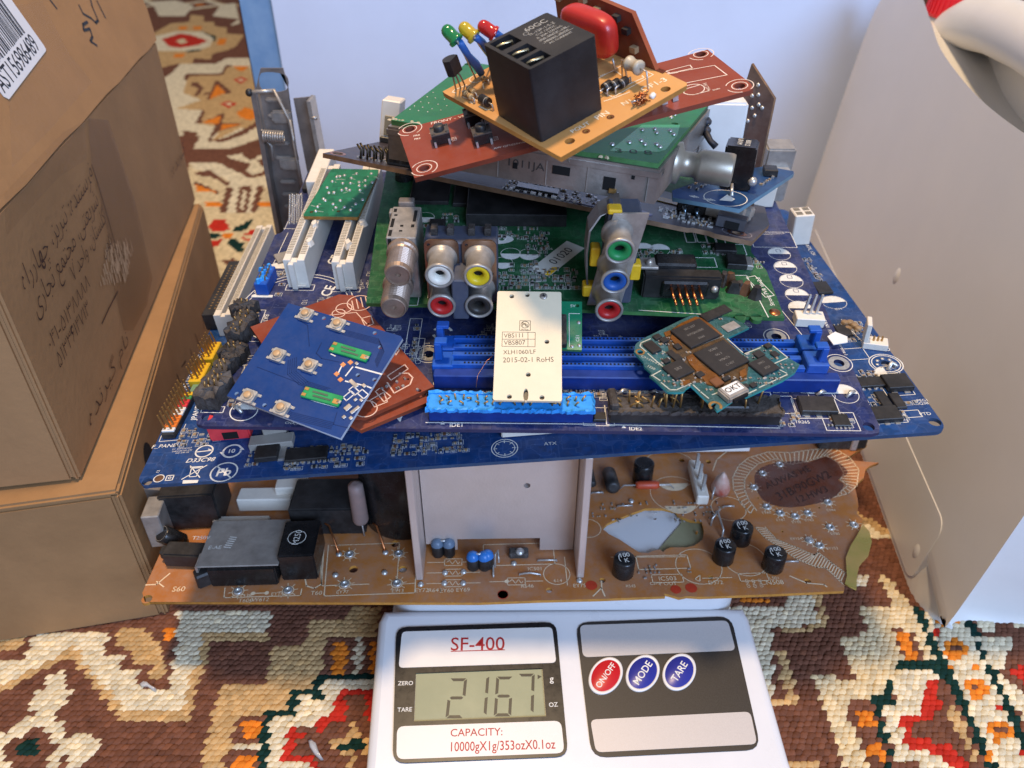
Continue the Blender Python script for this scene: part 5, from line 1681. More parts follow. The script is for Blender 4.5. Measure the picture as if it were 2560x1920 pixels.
sk.fit('IR1', (1.2,33.8), (1.1,37.9), .08, .006)
sk.fit('COM1', (0.7,41.2), (0.8,47.0), .08, .006)
sk.fit('BAT1', (10.8,63.5), (11.1,57.8), .08, .004)
sk.fit('USB5', (2.5,77.0), (3.0,82.6), .08, .004)
sk.fit('DDR2', (89.3,25.8), (94.0,26.1), .08, .006)
sk.fit('optimize compatibility', (80.9,17.5), (107.5,18.7), .08, .004)
sk.fit('Please connect', (77.9,14.5), (95.8,15.2), .08, .003)
sk.fit('IDE1', (90.9,1.9), (95.4,2.1), .08, .012)
sk.fit('IDE2', (154.6,1.2), (159.1,1.3), .08, .012)
sk.fit('CHA_FAN', (32.3,2.1), (39.7,1.7), .08, .004)
sk.fit('CPU_FAN1  FSB 2', (241.2,69.1), (241.9,53.3), .08, .006)
sk.fit('Z extreme I', (243.1,52.1), (243.8,42.4), .08, .004)
sk.text('CTR265', (216.2,5.5), 2.0, 0)
sk.text('V', (72.5,5.4), 6, 15, bold=.02)
for c in ((88.3,2.9), (152.7,2.2)):
    sk.poly([(c[0] - .8, c[1] - .7), (c[0] + .8, c[1] - .7), (c[0], c[1] + .8)])
c = (84.4,53.1)
for a0 in (20, 200):
    sk.ring(c, 3.8, 1.1, a0=a0, a1=a0 + 135)
c = (85.6,23.5)
sk.ring(c, 2.2, .6)
I1, I2 = (83.4,3.6), (141.7,3.8)
sk.line([(I1[0] - 1, I1[1] - .6), (I2[0] + 1, I2[1] - .6)], .4)
J1, J2 = (147.7,3.6), (208.0,2.8)
sk.line([(J1[0] - 1, J1[1] + 9), (J1[0] - 1, J1[1] - .6), (J2[0], J2[1] - .4)], .4)
D1, D2 = (90.5,26.9), (233.1,27.1)
sk.line([(D1[0], D1[1] - .6), (D2[0], D2[1] - .6)], .35)
sk.rect((20.6,82.6), (12, 4), 0, .3)
sk.rect((40.7,81.4), (12, 3), 0, .3)
sk.line([(2.8,129.5),(9.1,129.2)], .3)
sk.line([(5.7,125.7),(4.9,100.0)], .3)
sk.line([(3.4,128.7),(4.1,163.0)], .25)
sk.line([(6.4,175.5),(6.2,187.6),(10.3,188.1)], .5)
for c, d_ in (((144.0,7.0), (11, 9)), ((212.3,14.2), (8, 9)), ((223.8,12.4), (16, 10)), ((230.6,6.0), (12, 9)), ((203.9,17.2), (10, 7)), ((7.7,26.2), (5, 12)), ((7.2,62.1), (5, 9)), ((9.3,50.9), (6, 9)),
              ((72.9,51.0), (5, 22)), ((75.7,43.5), (4, 12))):
    sk.rect(c, d_, 0, .28)
sk.rect((4.7,8.2), (8, 3), 0, .3)
sk.build('printed_legend', [M_silk, M_pcb1], m1)
# white card slots
s1 = (20.4,82.9)
s2 = (41.0,81.8)
sA = slot(m1, (s1[0], s1[1] - .6), 89.5, 84, 9.0, 14.5, M_white, 'card_slot', 2.8, 58)
sB = slot(m1, (s2[0], s2[1] - .6), 89.5, 84, 9.0, 14.5, M_white, 'card_slot', 2.6, 58)
for ob, c in ((sA, s1), (sB, s2)):
    MB().box((c[0] - 1.2, c[1] - 1.5, .4), (2.2, 1.9, 13), 0, 0, .3).build('end_rib', M_white, ob)
    MB().box((c[0] + 1.2, c[1] - 1.2, 1.5), (4.2, 1.4, .7), 0, 0, .2).build('end_step', M_white, ob)
rnd = random.Random(12)
for (u, v) in ((s1[0] + 4.2, s1[1] + 13), (s1[0] + 3.6, s1[1] + 27), (s2[0] + 3.8, s2[1] + 30), (s2[0] + .5, s2[1] + 13)):
    p = [(math.cos(i * .9) * rnd.uniform(1.2, 2.6), math.sin(i * .9) * rnd.uniform(2, 4.2)) for i in range(7)]
    MB().prism(p, 0, 2.4, 0, None, .6).build('broken_sliver', M_white, m1, (u, v, 13.4))
bevbox('ivory_slot_back', ((13.0,170.2)[0] + 2.5, (13.0,170.2)[1] - 4, .1), (8, 34, 14), M_white, m1, 0, .4, 1)
# memory slots with latches
u0, u1 = 90.2, 221.0
for k, v0 in enumerate((28.5, 38.0)):
    dm = MB()
    for (vv, w, h) in ((v0 - 2.6, 2.2, 8.4), (v0 + 2.6, 2.2, 8.4)):
        dm.box(((u0 + u1) / 2, vv, .1), (u1 - u0, w, h), 0, 0, .2)
    dm.box(((u0 + u1) / 2, v0, .1), (u1 - u0 - .2, 3.0, 3.5), 0, 1)
    ob = dm.build('memory_slot', [M_dimm, M_dimm2], m1)
    hole_m = MB()
    for i in range(84):
        for sg in (-1, 1):
            hole_m.box((u0 + 5 + i * 1.46, v0 + sg * 2.6, 8.5), (.7, .9, .08))
    stuff(hole_m.build('contact_holes', M_hole, ob))
    gp = MB()
    for i in range(84):
        gp.box((u0 + 5 + i * 1.46, v0 + .9, 3.6), (.5, .5, .5))
    stuff(gp.build('contacts', M_gold, ob))
    for x, sg in ((u0 - 1, -1), (u1 + 2.2, 1)):
        lt = bevbox('latch_tower', (x + sg * 2.2, v0, .1), (8, 8.4, 8 if sg < 0 else 10.5), M_dimm, ob, 0, .4, 1)
        bevbox('latch', (x + sg * 3.8, v0, 9.0), (3.0, 4.6, 7.6), M_dimm, lt, 0, .4, 1, None, .85)
        bevbox('latch_tip', (x + sg * 2.6, v0, 15.6), (4.6, 3.4, 1.6), M_dimm, lt, 0, .3, 1)
bevbox('slot_apron', ((u0 + u1) / 2 + 3, 22.8, .05), (u1 - u0 + 19, 4.6, 6.6), M_dimm2, m1, 0, .4, 1)
# IDE sockets, shrouds cut down and torn
rnd = random.Random(31)


def cut_socket(name, ua, ub_, va, w, h, m_lo, m_hi, skip=()):
    o = bevbox(name, ((ua + ub_) / 2, va + w / 2, .1), (ub_ - ua, w, h), m_lo, m1, 0, .3, 1)
    out = jagged(ua - .6, va - .6, ub_ + .6, va + w + .5, 70, .38, rnd)
    n = len(out)
    mb = MB()
    inn = [((p[0] - (ua + ub_) / 2) * .985 + (ua + ub_) / 2, (p[1] - va - w / 2) * .8 + va + w / 2) for p in out]
    vs = [(p[0], p[1], h - .3) for p in out] + [(p[0], p[1], h + rnd.uniform(.5, 1.7)) for p in out] + [(p[0], p[1], h + rnd.uniform(.6, 1.2)) for p in inn] + [(p[0], p[1], h + .3) for p in inn]
    fs = []
    for k in range(3):
        fs += [[k * n + i, k * n + (i + 1) % n, (k + 1) * n + (i + 1) % n, (k + 1) * n + i] for i in range(n)]
    fs += [[3 * n + i for i in range(n)]]
    mb.add(vs, fs).build('torn_rim', m_hi, o)
    return o


i1 = cut_socket('ide_socket', I1[0], I2[0], I1[1], 8.4, 5.6, M_dimm2, M_lblue)
me0 = None
for i in range(20):
    for j in range(2):
        if rnd.random() < .12:
            continue
        p = MB().tube([(0, 0, 0), (rnd.uniform(-.4, .4), rnd.uniform(-.4, .4), 1.2), (rnd.uniform(-1.6, 1.6), rnd.uniform(-1, 1), rnd.uniform(1.4, 2.4))], .36, 5).build('bent_pin', M_gold, i1, (I1[0] + 4.2 + i * (I2[0] - I1[0] - 8) / 19, I1[1] + 2.9 + 2.5 * j, 5.8))
i2 = cut_socket('ide_socket', J1[0], J2[0], J1[1], 8.4, 5.4, M_blk, M_char)
bevbox('shroud_stub', (J1[0] + 1, J1[1] + 5, 5), (3, 9, 4), M_char, i2, 4, .6, 1)
bevbox('shroud_stub', (J1[0] + 43, J1[1] + 6, 4), (13, 7, 2.5), M_blk, i2, 0, .5, 1)
for i in range(20):
    for j in range(2):
        if 8 < i < 11 or (i > 10 and rnd.random() < .55):
            continue
        lx, ly, lz = rnd.uniform(-1.0, 1.0), rnd.uniform(-.5, .8), rnd.uniform(4, 8)
        if rnd.random() < .2:
            lx, lz = rnd.choice((-3.5, 3.2)), 3.5
        MB().tube([(0, 0, 0), (lx * .3, ly * .3, lz * .5), (lx, ly, lz)], .38, 5).build('bent_pin', M_gold, i2, (J1[0] + 4.4 + i * 2.55, J1[1] + 2.9 + 2.5 * j, 5.2))
# melted pin headers down the left edge
for c, d_, rt in (((2.1,63.7), (7, 9, 6), 78), ((4.8,50.8), (14, 8, 8), 78), ((5.6,36.1), (8, 9, 6), 78), ((3.9,26.2), (11, 6, 6), 78), ((4.1,14.9), (14, 9, 8), 78)):
    out = jagged(-d_[0] / 2, -d_[1] / 2, d_[0] / 2, d_[1] / 2, 16, .7, rnd)
    ca, sa = math.cos(R(rt)), math.sin(R(rt))
    out = [(c[0] + x * ca - y * sa, c[1] + x * sa + y * ca) for x, y in out]
    n = len(out)
    mx_ = (sum(p[0] for p in out) / n, sum(p[1] for p in out) / n)
    vs = [(p[0], p[1], 0) for p in out] + [(p[0] + rnd.uniform(-.3, .3), p[1] + rnd.uniform(-.3, .3), d_[2] * rnd.uniform(.7, 1.)) for p in out] + [(mx_[0] + (p[0] - mx_[0]) * .6, mx_[1] + (p[1] - mx_[1]) * .6, d_[2] * rnd.uniform(.75, 1.1)) for p in out]
    fs = [[k * n + i, k * n + (i + 1) % n, (k + 1) * n + (i + 1) % n, (k + 1) * n + i] for k in range(2) for i in range(n)] + [[2 * n + i for i in range(n)]]
    hd = MB().add(vs, fs).build('melted_header', M_char, m1)
    for k in range(int(d_[0] / 2.6)):
        for o_ in (-1.2, 1.2):
            if rnd.random() < .7:
                x = -d_[0] / 2 + 1.6 + k * 2.54
                MB().tube([(0, 0, 0), (rnd.uniform(-.8, .8), rnd.uniform(-.8, .8), rnd.uniform(1, 3.2))], .33, 5).build('pin', M_gold, hd, (c[0] + x * ca - o_ * sa, c[1] + x * sa + o_ * ca, d_[2] * .8))
# chewed blue header
c = (6.2,82.4)
bh = bevbox('blue_header', (c[0], c[1] + 1, .1), (5.6, 13.5, 6), M_dimm, m1, -3, .4, 1)
for i in range(9):
    p = [(math.cos(k * 1.05) * rnd.uniform(.7, 1.7), math.sin(k * 1.05) * rnd.uniform(.7, 1.7)) for k in range(6)]
    MB().prism(p, 0, rnd.uniform(.8, 2.2), 0, None, .6).build('torn_lump', M_lblue, bh, (c[0] + rnd.uniform(-1.8, 1.8), c[1] + 1 - 5.6 + i * 1.35, 5.9))
pins(bh, [(c[0] + s_ * 1.2, c[1] - 3 + 2.5 * i) for i in range(4) for s_ in (-1, 1)], 2.4, M_gold, (.5, .3), .3, z0=6)
bevbox('header_slab', (c[0] - .3, c[1] - 6.6, .05), (9, 1.6, .4), M_silk, m1, 0, .1, 1)
# field of cut pins at the back left
pp = []
for i in range(6):
    for j in range(13):
        a = (4.6,133.7)
        b = (10.4,133.9)
        e = (5.0,159.5)
        pp.append((a[0] + (b[0] - a[0]) * i / 5 + (e[0] - b[0]) * j / 12, a[1] + (e[1] - a[1]) * j / 12 + (.8 if i % 2 else 0)))
dots(m1, pp, .62, 1.0, M_tin, 'solder_pin', 6)
bevbox('crystal_can', (*(7.3,167.4), .1), (5, 9, 2.6), M_blk, m1, 0, .4, 1)
bevbox('small_relay', (*(8.6,180.1), .1), (7, 10, 3.4), M_blk, m1, 0, .4, 1)
bevbox('tin_can', (*(8.8,104.8), .1), (8, 7, 1.2), M_steel, m1, 30, .3, 1)
# fan header
c = (233.9,60.1)
fh = bevbox('fan_header', (c[0], c[1] + 2, .1), (11.5, 6, 4.2), M_white, m1, -4, .3, 1)
MB().box((c[0] - 4.2, c[1] + 2, 1.2), (2.2, 4.2, 2.4), -4).build('socket_gap', M_hole, fh)
pins(fh, [(c[0] - 2.2 + 2.5 * i, c[1] + 3.4) for i in range(3)], 9.0, M_tin, (.4, .3), .5, z0=4.2)
MB().prism([(0, 0), (6, 1.5), (7, 5), (3, 8), (-1, 5)], 0, .4).build('paper_scrap', M_wplas, m1, ((239.2,45.9)[0], (239.2,45.9)[1], 2.))
# chips and small parts
chip(m1, (223.8,12.6), (13, 8, 2.4), -1, 3, 'power_transistor')
chip(m1, (144.3,6.0), (4.5, 4, 1.4), 0, 0, 'transistor')
chip(m1, (230.6,6.0), (6, 6, 1.), 0, 4)
chip(m1, (71.6,85.0), (8, 8, 1.6), 0, 6)
for k_, (ua_, va_) in enumerate(((60, 52), (75, 40), (98, 52), (150, 50), (180, 52), (52, 88), (30, 70), (205, 60), (196, 18), (152, 16), (66, 22))):
    sk2 = MB()
    rr_ = random.Random(k_)
    for j_ in range(9):
        c_ = (ua_ + rr_.uniform(-7, 7), va_ + rr_.uniform(-5, 5))
        sk2.rect(c_, (rr_.uniform(1.5, 3), rr_.uniform(1, 2)), 0, .16)
        sk2.text(rr_.choice('RCQLD') + str(rr_.randint(10, 399)), (c_[0], c_[1] + 1.9), 1.1, rr_.choice((0, 90)))
    sk2.build('printed_legend', M_silk, m1)
sq = MB()
smds(m1, 'small_components', [area((132.0,21.1), (184.9,26.3)), area((90.8,22.9), (105.7,25.2)), area((131.9,17.5), (152.0,20.5)), area((208.3,3.6), (212.7,5.7)), area((213.5,6.2), (219.9,11.3)),
                              area((225.6,3.4), (234.6,7.5)), area((210.6,21.0), (223.8,26.1)), area((73.0,36.3), (75.0,57.6)), area((6.4,59.8), (7.3,70.3)), area((10.4,28.2), (11.2,38.2)),
                              area((9.7,9.6), (9.9,15.9)), area((196.6,6.9), (204.2,12.0)), area((3.1,91.3), (12.9,93.8)), area((11.4,76.9), (12.7,87.6))], 21, sq, fill=.85)
sq.build('component_outlines', M_silk, m1)
for a, b in (((151.8,17.9), (156.1,20.6)), ((163.8,19.7), (167.7,18.2)), ((225.7,19.2), (229.5,21.0)), ((236.4,18.3), (240.3,21.2)), ((11.7,10.2), (15.9,6.2))):
    MB().tube([(a[0], a[1], .2), ((a[0] + b[0]) / 2, (a[1] + b[1]) / 2, 1.6), (b[0], b[1], .6)], [.5, .9, .6], 7).build('cut_lead', M_tin, m1)

# ================================================================ green satellite receiver board
M_gpcb = mat('green_solder_mask', '175c31', .45, col2='0d4427', vs=28, cells=.2, cs=320, dust=.2, spec=.3, traces=.2, ts=190)
M_gpe = mat('green_board_edge', '3b6b3a', .6, var=.25, vs=300)
gr = thing('receiver_board', 'long green satellite receiver board with threaded antenna plugs and coloured phono sockets', 'circuit board', 'gr')
og = [(0, 0), (40, -.4)] + [(160.7,-6.2)] + [(160.9,25.0),(157.4,38.7),(160.6,49.6)] + [(146, 110), (-6, 110), (-4, 60)]
rim = [(*(143.9,-5.8), 2.2), (*(150.0,-6.0), 2.2)]
sheet('circuit_laminate', og, rim, -1.6, 0, [M_gpcb, M_gpe], gr)
sk = MB()
sk.fit('Strong PVR Ver2.0', (157.9,1.4), (156.1,20.0), .08, .004)
sk.rect((155.8,13.9), (4, 14), 20, .3)
sk.line([(145.4,21.2),(151.9,21.3),(154.5,-5.9)], .35)
sk.line([(105.6,-2.5),(135.0,-5.0)], .3)
for c in [(55.7,35.1),(63.5,34.8),(52.5,28.3),(17.0,63.2)]:
    halfdisc(sk, c, 4.2, 180)
for c in [(112.4,40.1),(119.0,39.5)]:
    halfdisc(sk, c, 4.2)
c = (47.7,46.1)
sk.poly([(c[0] + 9.2 * math.cos(R(a)), c[1] + 4. * math.sin(R(a))) for a in range(0, 360, 20)], .07)
for sg in (-1, 1):
    sk.disc((c[0] + sg * 4, c[1]), 1.2, .1, 1)
sk.rect((15.6,17.9), (9, 38), 0, .3)
sk.rect((43.6,9.7), (40, 12), 0, .3)
for c in [(133.3,49.8),(138.1,49.9),(142.3,49.2),(145.9,47.7)]:
    sk.rect(c, (4, 9), 0, .5)
sk.rect((151.7,40.1), (7, 8), 0, .35)
sk.rect((134.0,30.2), (14, 7), 0, .35)
sk.text('R56', (71.8,39.1), 2.2, 0)
sk.build('printed_legend', [M_silk, M_gpcb], gr)
sq = MB()
smds(gr, 'small_components', [area((55.6,10.6), (67.1,28.9)), area((66.8,10.8), (83.0,23.8)), area((50.0,9.8), (55.5,21.7)), area((62.6,33.6), (71.1,47.0)), area((29.5,44.5), (37.4,54.2)), area((38.8,46.4), (70.3,53.9)),
                              area((25.1,59.3), (31.5,65.8)), area((137.6,36.9), (144.4,42.3)), area((107.5,30.4), (127.7,38.2)), area((132.0,18.2), (139.4,23.9)), area((14.1,44.2), (18.7,55.5)), area((154.8,27.0), (160.2,32.9))], 41, sq, fill=.8)
sq.build('component_outlines', M_silk, gr)
chip(gr, ((57.9,56.3)[0], (57.9,56.3)[1] + 17, 0), (44, 34, 6), 0, 0, 'main_processor', M_blk)
chip(gr, ((17.8,75.9)[0], (17.8,75.9)[1] + 8, 0), (18, 20, 2), 0, 0, 'memory_chip', M_blk)
chip(gr, ((33.4,74.3)[0], (33.4,74.3)[1] + 6, 0), (9, 16, 2), 0, 0, 'memory_chip', M_blk)
chip(gr, (23.2,55.6), (7, 8, 1.6), 0, 4)
chip(gr, (23.9,47.8), (7, 7, 1.6), 0, 4)
chip(gr, (146.4,39.3), (9, 6, 1.8), -3, 4)
o = chip(gr, (149.0,29.0), (8, 8, 2.6), -5, 0, 'regulator')
MB().box(((152.2,28.4)[0], (152.2,28.4)[1]), (6, 7, 2.4), -5, 0, .3).build('tab', M_nickel, o)
MB().box(((16.8,36.8)[0], (16.8,36.8)[1]), (8, 7, .25)).build('gold_pad', M_gold, gr)
MB().box(((19.2,16.9)[0], (19.2,16.9)[1]), (5, 5, .25)).build('gold_pad', M_gold, gr)
MB().box(((157.7,-2.8)[0], (157.7,-2.8)[1]), (1, 1, .2)).lathe([(2.2, 0), (2.2, .12), (1e-3, .12)], 16, Matrix.Translation((*(157.7,-2.8), .02)), 0, True, (0, 0, 0), False).build('gold_fiducial', M_cu, gr)
st = MB().prism([(-13, -4.5), (13, -4.5), (13, 4.5), (-13, 4.5)], 0, .25).build('paper_sticker', mat('sticker_paper', 'c9c8bd', .7, var=.06, vs=60), gr, (*(75.5,31.9), .1))
st.rotation_euler = (0, 0, R(ang((67.9,26.6), (78.3,40.5))))
tx = MB()
tx.text('01020', (2, 0), 5.5, 0, .32)
tx.build('sticker_text', M_ink, st)
MB().poly([(-13, -4.5), (-5, -4.5), (-7, -2), (-13, -2)], .3).build('yellow_mark', M_yel, st)
# torn-off transistor
c = (145.7,10.4)
for k in range(6):
    p = [(math.cos(i * .9) * rnd.uniform(1.5, 4.), math.sin(i * .9) * rnd.uniform(1.5, 4.)) for i in range(7)]
    MB().prism(p, 0, rnd.uniform(2, 6), 0, None, .5).build('burnt_fragment', (M_char, M_brn, M_blk)[k % 3], gr, (c[0] - 5 + 2.2 * k + rnd.uniform(-1, 1), c[1] + 6 - 2 * k + rnd.uniform(-2, 2), 0))
# threaded antenna plugs and tuner shield
TB = Matrix.Rotation(R(90), 4, 'X')      # lathe axis: towards the viewer (-v)


def fplug(c, w, L):
    Mx = Matrix.Translation((c[0], c[1] + L, w)) @ TB
    prof = [(5.6, 0), (5.9, 1.0), (5.9, 2.6), (5.2, 3.2)]
    z = 4.2
    while z < L - 2.6:
        prof += [(4.7, z), (5.2, z + .35), (5.2, z + .5), (4.7, z + .85)]
        z += 1.0
    prof += [(5.0, L - 2), (4.6, L - .2), (4.2, L), (4.0, L - .5), (3.9, L - .7), (1.0, L - .7), (.8, L - 1.6), (1e-3, L - 1.6)]
    o = MB().lathe(prof, 28, Mx, 0, False, (0, 0, 0), False).build('threaded_plug', mat('bronze_nickel', '9a8676', .38, .6, var=.2, vs=200), gr)
    return o


fplug((13.2,-13.5), 8, 16)
fplug((16.0,-12.6), 22, 16)
fc = (10.7,24.0)
SX, SY = (15.6,-13.6)[0], (16.0,-12.6)[1] + 16.2
sh = bevbox('tuner_shield', (SX, SY + 11, .1), (11, 22, 27.5), M_nickel, gr, 0, .4, 1)
for dz, dx in ((25, -6), (14, -6), (3, -6)):
    MB().box((SX - 4.2, SY - .15, dz - 2), (1.2, .3, 4), 0).build('shield_slot', M_hole, sh)
for dx, dv, l_ in ((-4.2, 3, 4), (-4.2, 10, 6), (-3.6, 15.5, 1), (-4.2, 19, 2.4), (3.8, 15, 8), (-.5, 8, 1.2), (-.5, 4.5, 1.0), (3.6, 8, 2)):
    MB().box((SX + dx, SY + dv, 27.55), (1.2, l_, .12), 0).build('shield_slot', M_hole, sh)
bevbox('shield_rib', (SX - .5, SY + 24.5, .1), (6, 4, 29), M_dsteel, gr, 0, .4, 1)
bevbox('shield_ear', (SX - 6, SY + 20, 22), (1.4, 3.5, 5), M_nickel, gr, 0, .3, 1)


# phono sockets
def phono(parent, c, w, m, L=13., plate=None):
    Mx = Matrix.Translation((c[0], c[1] + L, w)) @ TB
    o = MB().lathe([(5.6, 0), (5.8, 1.2), (5.2, 2), (4.7, 3), (4.7, L - 2.2), (5.2, L - 1.6), (5.3, L - .8), (4.9, L), (4.3, L - .3), (4.2, L - .9)], 28, Mx, 0, True, (0, 0, 0), False).build('phono_barrel', M_steel, parent)
    MB().lathe([(4.2, L - 4), (4.2, L - .9), (3.9, L - .6), (2.0, L - 1.2), (1.9, L - 4)], 28, Mx, 0, True, (0, 0, 0), False).build('socket_ring', m, o)
    MB().lathe([(1.95, L - 4), (1e-3, L - 4)], 16, Mx, 0, True, (0, 0, 0), False).build('socket_bore', M_hole, o)
    return o


M_rw = mat('socket_white', 'd9d5c8', .4)
M_ry = mat('socket_yellow', 'd3b81c', .4)
M_rr = mat('socket_red', 'a8201e', .4)
M_rk = mat('socket_black', '2d2a26', .45)
M_rg = mat('socket_green', '1f7d45', .4)
M_rb = mat('socket_blue', '1d4f95', .4)
P1, P2, P3, P4 = (31.1,-12.0), (45.4,-12.5), (30.3,-11.8), (43.6,-12.9)
vb_ = (P1[1] + P2[1]) / 2
xs_ = ((P1[0] + P3[0]) / 2, (P2[0] + P4[0]) / 2)
bk4 = bevbox('phono_block', ((xs_[0] + xs_[1]) / 2, vb_ + 19.5, .2), (27, 12, 27), mat('slate_plastic', '3a4152', .5, dust=.2), gr, 0, .6, 1)
bevbox('block_nose', ((xs_[0] + xs_[1]) / 2, vb_ + 8, 1), (6, 13, 18), MATS['slate_plastic'], bk4, 0, .5, 1)
for x in xs_:
    q = sheet('socket_plate', rrect(-6.3, .5, 6.3, 29, 2.5), [(0, 8, 4.6), (0, 21.5, 4.6), (-4.6, 27, .6), (4.6, 14.5, .6)], 0, .8, mat('coppery_tin', 'a98f7c', .35, 1., var=.25, vs=120), bk4)
    q.matrix_local = Matrix.Translation((x * S, (vb_ + 13.0) * S, 0)) @ Matrix.Rotation(R(90), 4, 'X')
phono(bk4, (xs_[0], vb_), 21.5, M_rw)
phono(bk4, (xs_[1], vb_), 21.5, M_ry)
phono(bk4, (xs_[0], vb_), 8, M_rr)
phono(bk4, (xs_[1], vb_), 8, M_rk)
for x in (xs_[0] - 3, xs_[0] + 3, xs_[1] - 3, xs_[1] + 3):
    MB().box((x, vb_ + 20, 27.0), (2.4, 4, 3.2), 0, 0, .3).build('solder_tab', M_char, bk4)
T1, T2, T3 = (94.0,-13.6), (93.6,-12.2), (92.7,-11.7)
vt = (T1[1] + T2[1] + T3[1]) / 3
st3 = bevbox('phono_tower', (T2[0] + 3, vt + 19, .2), (12, 11, 40), MATS['slate_plastic'], gr, 0, .8, 1)
for t_, w, m_ in ((T1, 33, M_rg), (T2, 20, M_rb), (T3, 7, M_rr)):
    phono(st3, (t_[0], vt), w, m_)
q = sheet('socket_plate', [(-9, .5), (4, .5), (10, 41), (-2.5, 41)], [], 0, .8, M_nickel, st3)
q.matrix_local = Matrix.Translation(((T2[0] + 1) * S, (vt + 13.) * S, 0)) @ Matrix.Rotation(R(90), 4, 'X')
for (dx, dz, w, h) in ((-6.5, 18, 3.5, 8), (-7, 4, 6, 5), (9, 12, 4, 7), (-1, 40, 5, 2)):
    bevbox('yellow_lug', (T2[0] + dx, vt + 15, dz), (w, 5, h), M_yel, st3, 0, .5, 1)
# bent steel strap beside the tower
sx = (85.7,8.1)
q = MB()
pa = [(sx[0] + 1, vt + 20, 0), (sx[0] - 1, vt + 18, 12), (sx[0] - 2, vt + 17, 24), (sx[0] - 1.5, vt + 18, 33), (sx[0] + 2, vt + 20, 38), (sx[0] + 9, vt + 22, 41)]
vs, fs = [], []
for p in pa:
    vs += [(p[0] - .2, p[1] - 5, p[2]), (p[0] - .2, p[1] + 5, p[2]), (p[0] + .5, p[1] + 5, p[2]), (p[0] + .5, p[1] - 5, p[2])]
for i in range(len(pa) - 1):
    fs += [[4 * i + k, 4 * i + (k + 1) % 4, 4 * i + 4 + (k + 1) % 4, 4 * i + 4 + k] for k in range(4)]
q.add(vs, fs).build('steel_strap', M_dsteel, gr)
# nine-pin black connector
c = (121.2,-0.3)
db = bevbox('serial_connector', (c[0] + 1, c[1] + 8, .1), (30, 6, 10.5), M_blk, gr, -1.5, .7, 2)
bevbox('connector_back', (c[0] - 1, c[1] + 14.5, .1), (16, 8, 12.5), M_blk2, db, -1.5, .8, 1)
bevbox('connector_face', (c[0] + 2, c[1] + 4.6, 1.6), (18, 2.0, 7.4), M_blk2, db, -1.5, .8, 1)
for i in range(5):
    for j in range(2):
        if i == 4 and j == 0:
            continue
        x, z = c[0] - 3.4 + i * 2.7 + (1.3 if j == 0 else 0), 3.6 + j * 2.9
        MB().tube([(x, c[1] + 3.6, z), (x + .1, c[1] - 3.2, z)], .55, 6).build('pin', M_cu, db)
for x, w in ((c[0] - 11.5, 12.4), (c[0] + 13.6, 5.4)):
    MB().ball((x, c[1] + (4.8 if w < 10 else 12), w), 1.6, 0, 10, 5).build('screw_post', M_nickel, db)
bevbox('bracket', (c[0] - 11.5, c[1] + 13, 10.6), (7, 7, 1.2), M_nickel, db, -1.5, .3, 1)

# ================================================================ small boards lying on the dark motherboard
M_kp = mat('royal_blue_mask', '0b3874', .5, col2='093067', vs=40, dust=.08, spec=.18)
kp = thing('keypad_board', 'square royal blue keypad board with seven tact switches leaning at front left', 'circuit board', 'kp')
kh = [(*p, .8) for p in ((14.8,42.2), (36.7,42.8), (41.8,37.8), (40.3,24.4), (46.9,24.8), (15.3,1.7), (2.9,2.1))]
ko = [(-0.0,0.0),(47.9,0.0),(47.7,44.1),(46.4,44.9),(-2.5,43.8)]
ko = [ko[0], ko[1], ko[2], ko[3], ko[4]]
sheet('circuit_laminate', ko, kh, -1.2, 0, [M_kp, mat('pale_board_edge', 'a9b4bf', .6)], kp)
tr_ = MB()
for k in range(5):
    d_ = 9 * k
    tr_.line([(20.1,32.0),(20.8,27.3),(23.9,26.0),(30.8,26.9)], .35, .05) if k == 0 else None
    P_ = [(p[0] + .55 * k, p[1] + .55 * k) for p in [(12.6,21.0),(15.8,15.7),(22.2,13.4),(31.5,13.8)]]
    tr_.line(P_, .28, .05)
    P_ = [(p[0] + .1 * k, p[1] - .6 * k) for p in [(21.1,3.8),(26.3,2.7),(42.4,4.4)]]
    tr_.line(P_, .28, .05)
    P_ = [(p[0] - .5 * k, p[1] + .5 * k) for p in [(22.5,37.9),(41.3,38.9),(44.1,36.6),(45.1,29.8)]]
    tr_.line(P_, .28, .05)
tr_.line([(3.3,38.8),(10.7,37.1),(16.6,29.1)], .3, .05)
tr_.line([(41.3,8.4),(42.7,3.8),(48.0,4.4)], .3, .05)
tr_.line([(3.3,14.4),(21.8,14.0)], .3, .05)
tr_.build('copper_traces', mat('trace_blue', '062655', .5, spec=.18), kp)
sk = MB()
sk.line([(37.9,27.1),(48.1,27.7)], .6)
sk.line([(36.7,26.7),(36.3,22.6)], .5)
sk.line([(32.5,27.1),(33.3,21.5)], .5)
sk.line([(37.5,20.6),(45.6,21.4),(47.5,21.3)], .5)
for c, d_ in (((42.4,18.2), (3.4, 2.)), ((46.1,18.1), (3.4, 2.2)), ((41.7,15.7), (2, 3.6))):
    sk.rect(c, d_, -20, .35)
sk.line([(26.2,28.9),(28.1,28.7)], .4)
sk.line([(26.8,9.7),(32.1,9.4),(39.9,10.1),(40.1,13.9)], .35)
sk.build('printed_legend', M_silk, kp)
pd = MB()
for c in [(32.9,26.4),(34.9,28.2),(32.8,22.1),(35.4,20.5)]:
    MB().box((*c, .02), (1.7, 1.5, .12), -20).build('copper_pad', mat('copper_pad_orange', 'cc8a5c', .4, .5), kp)
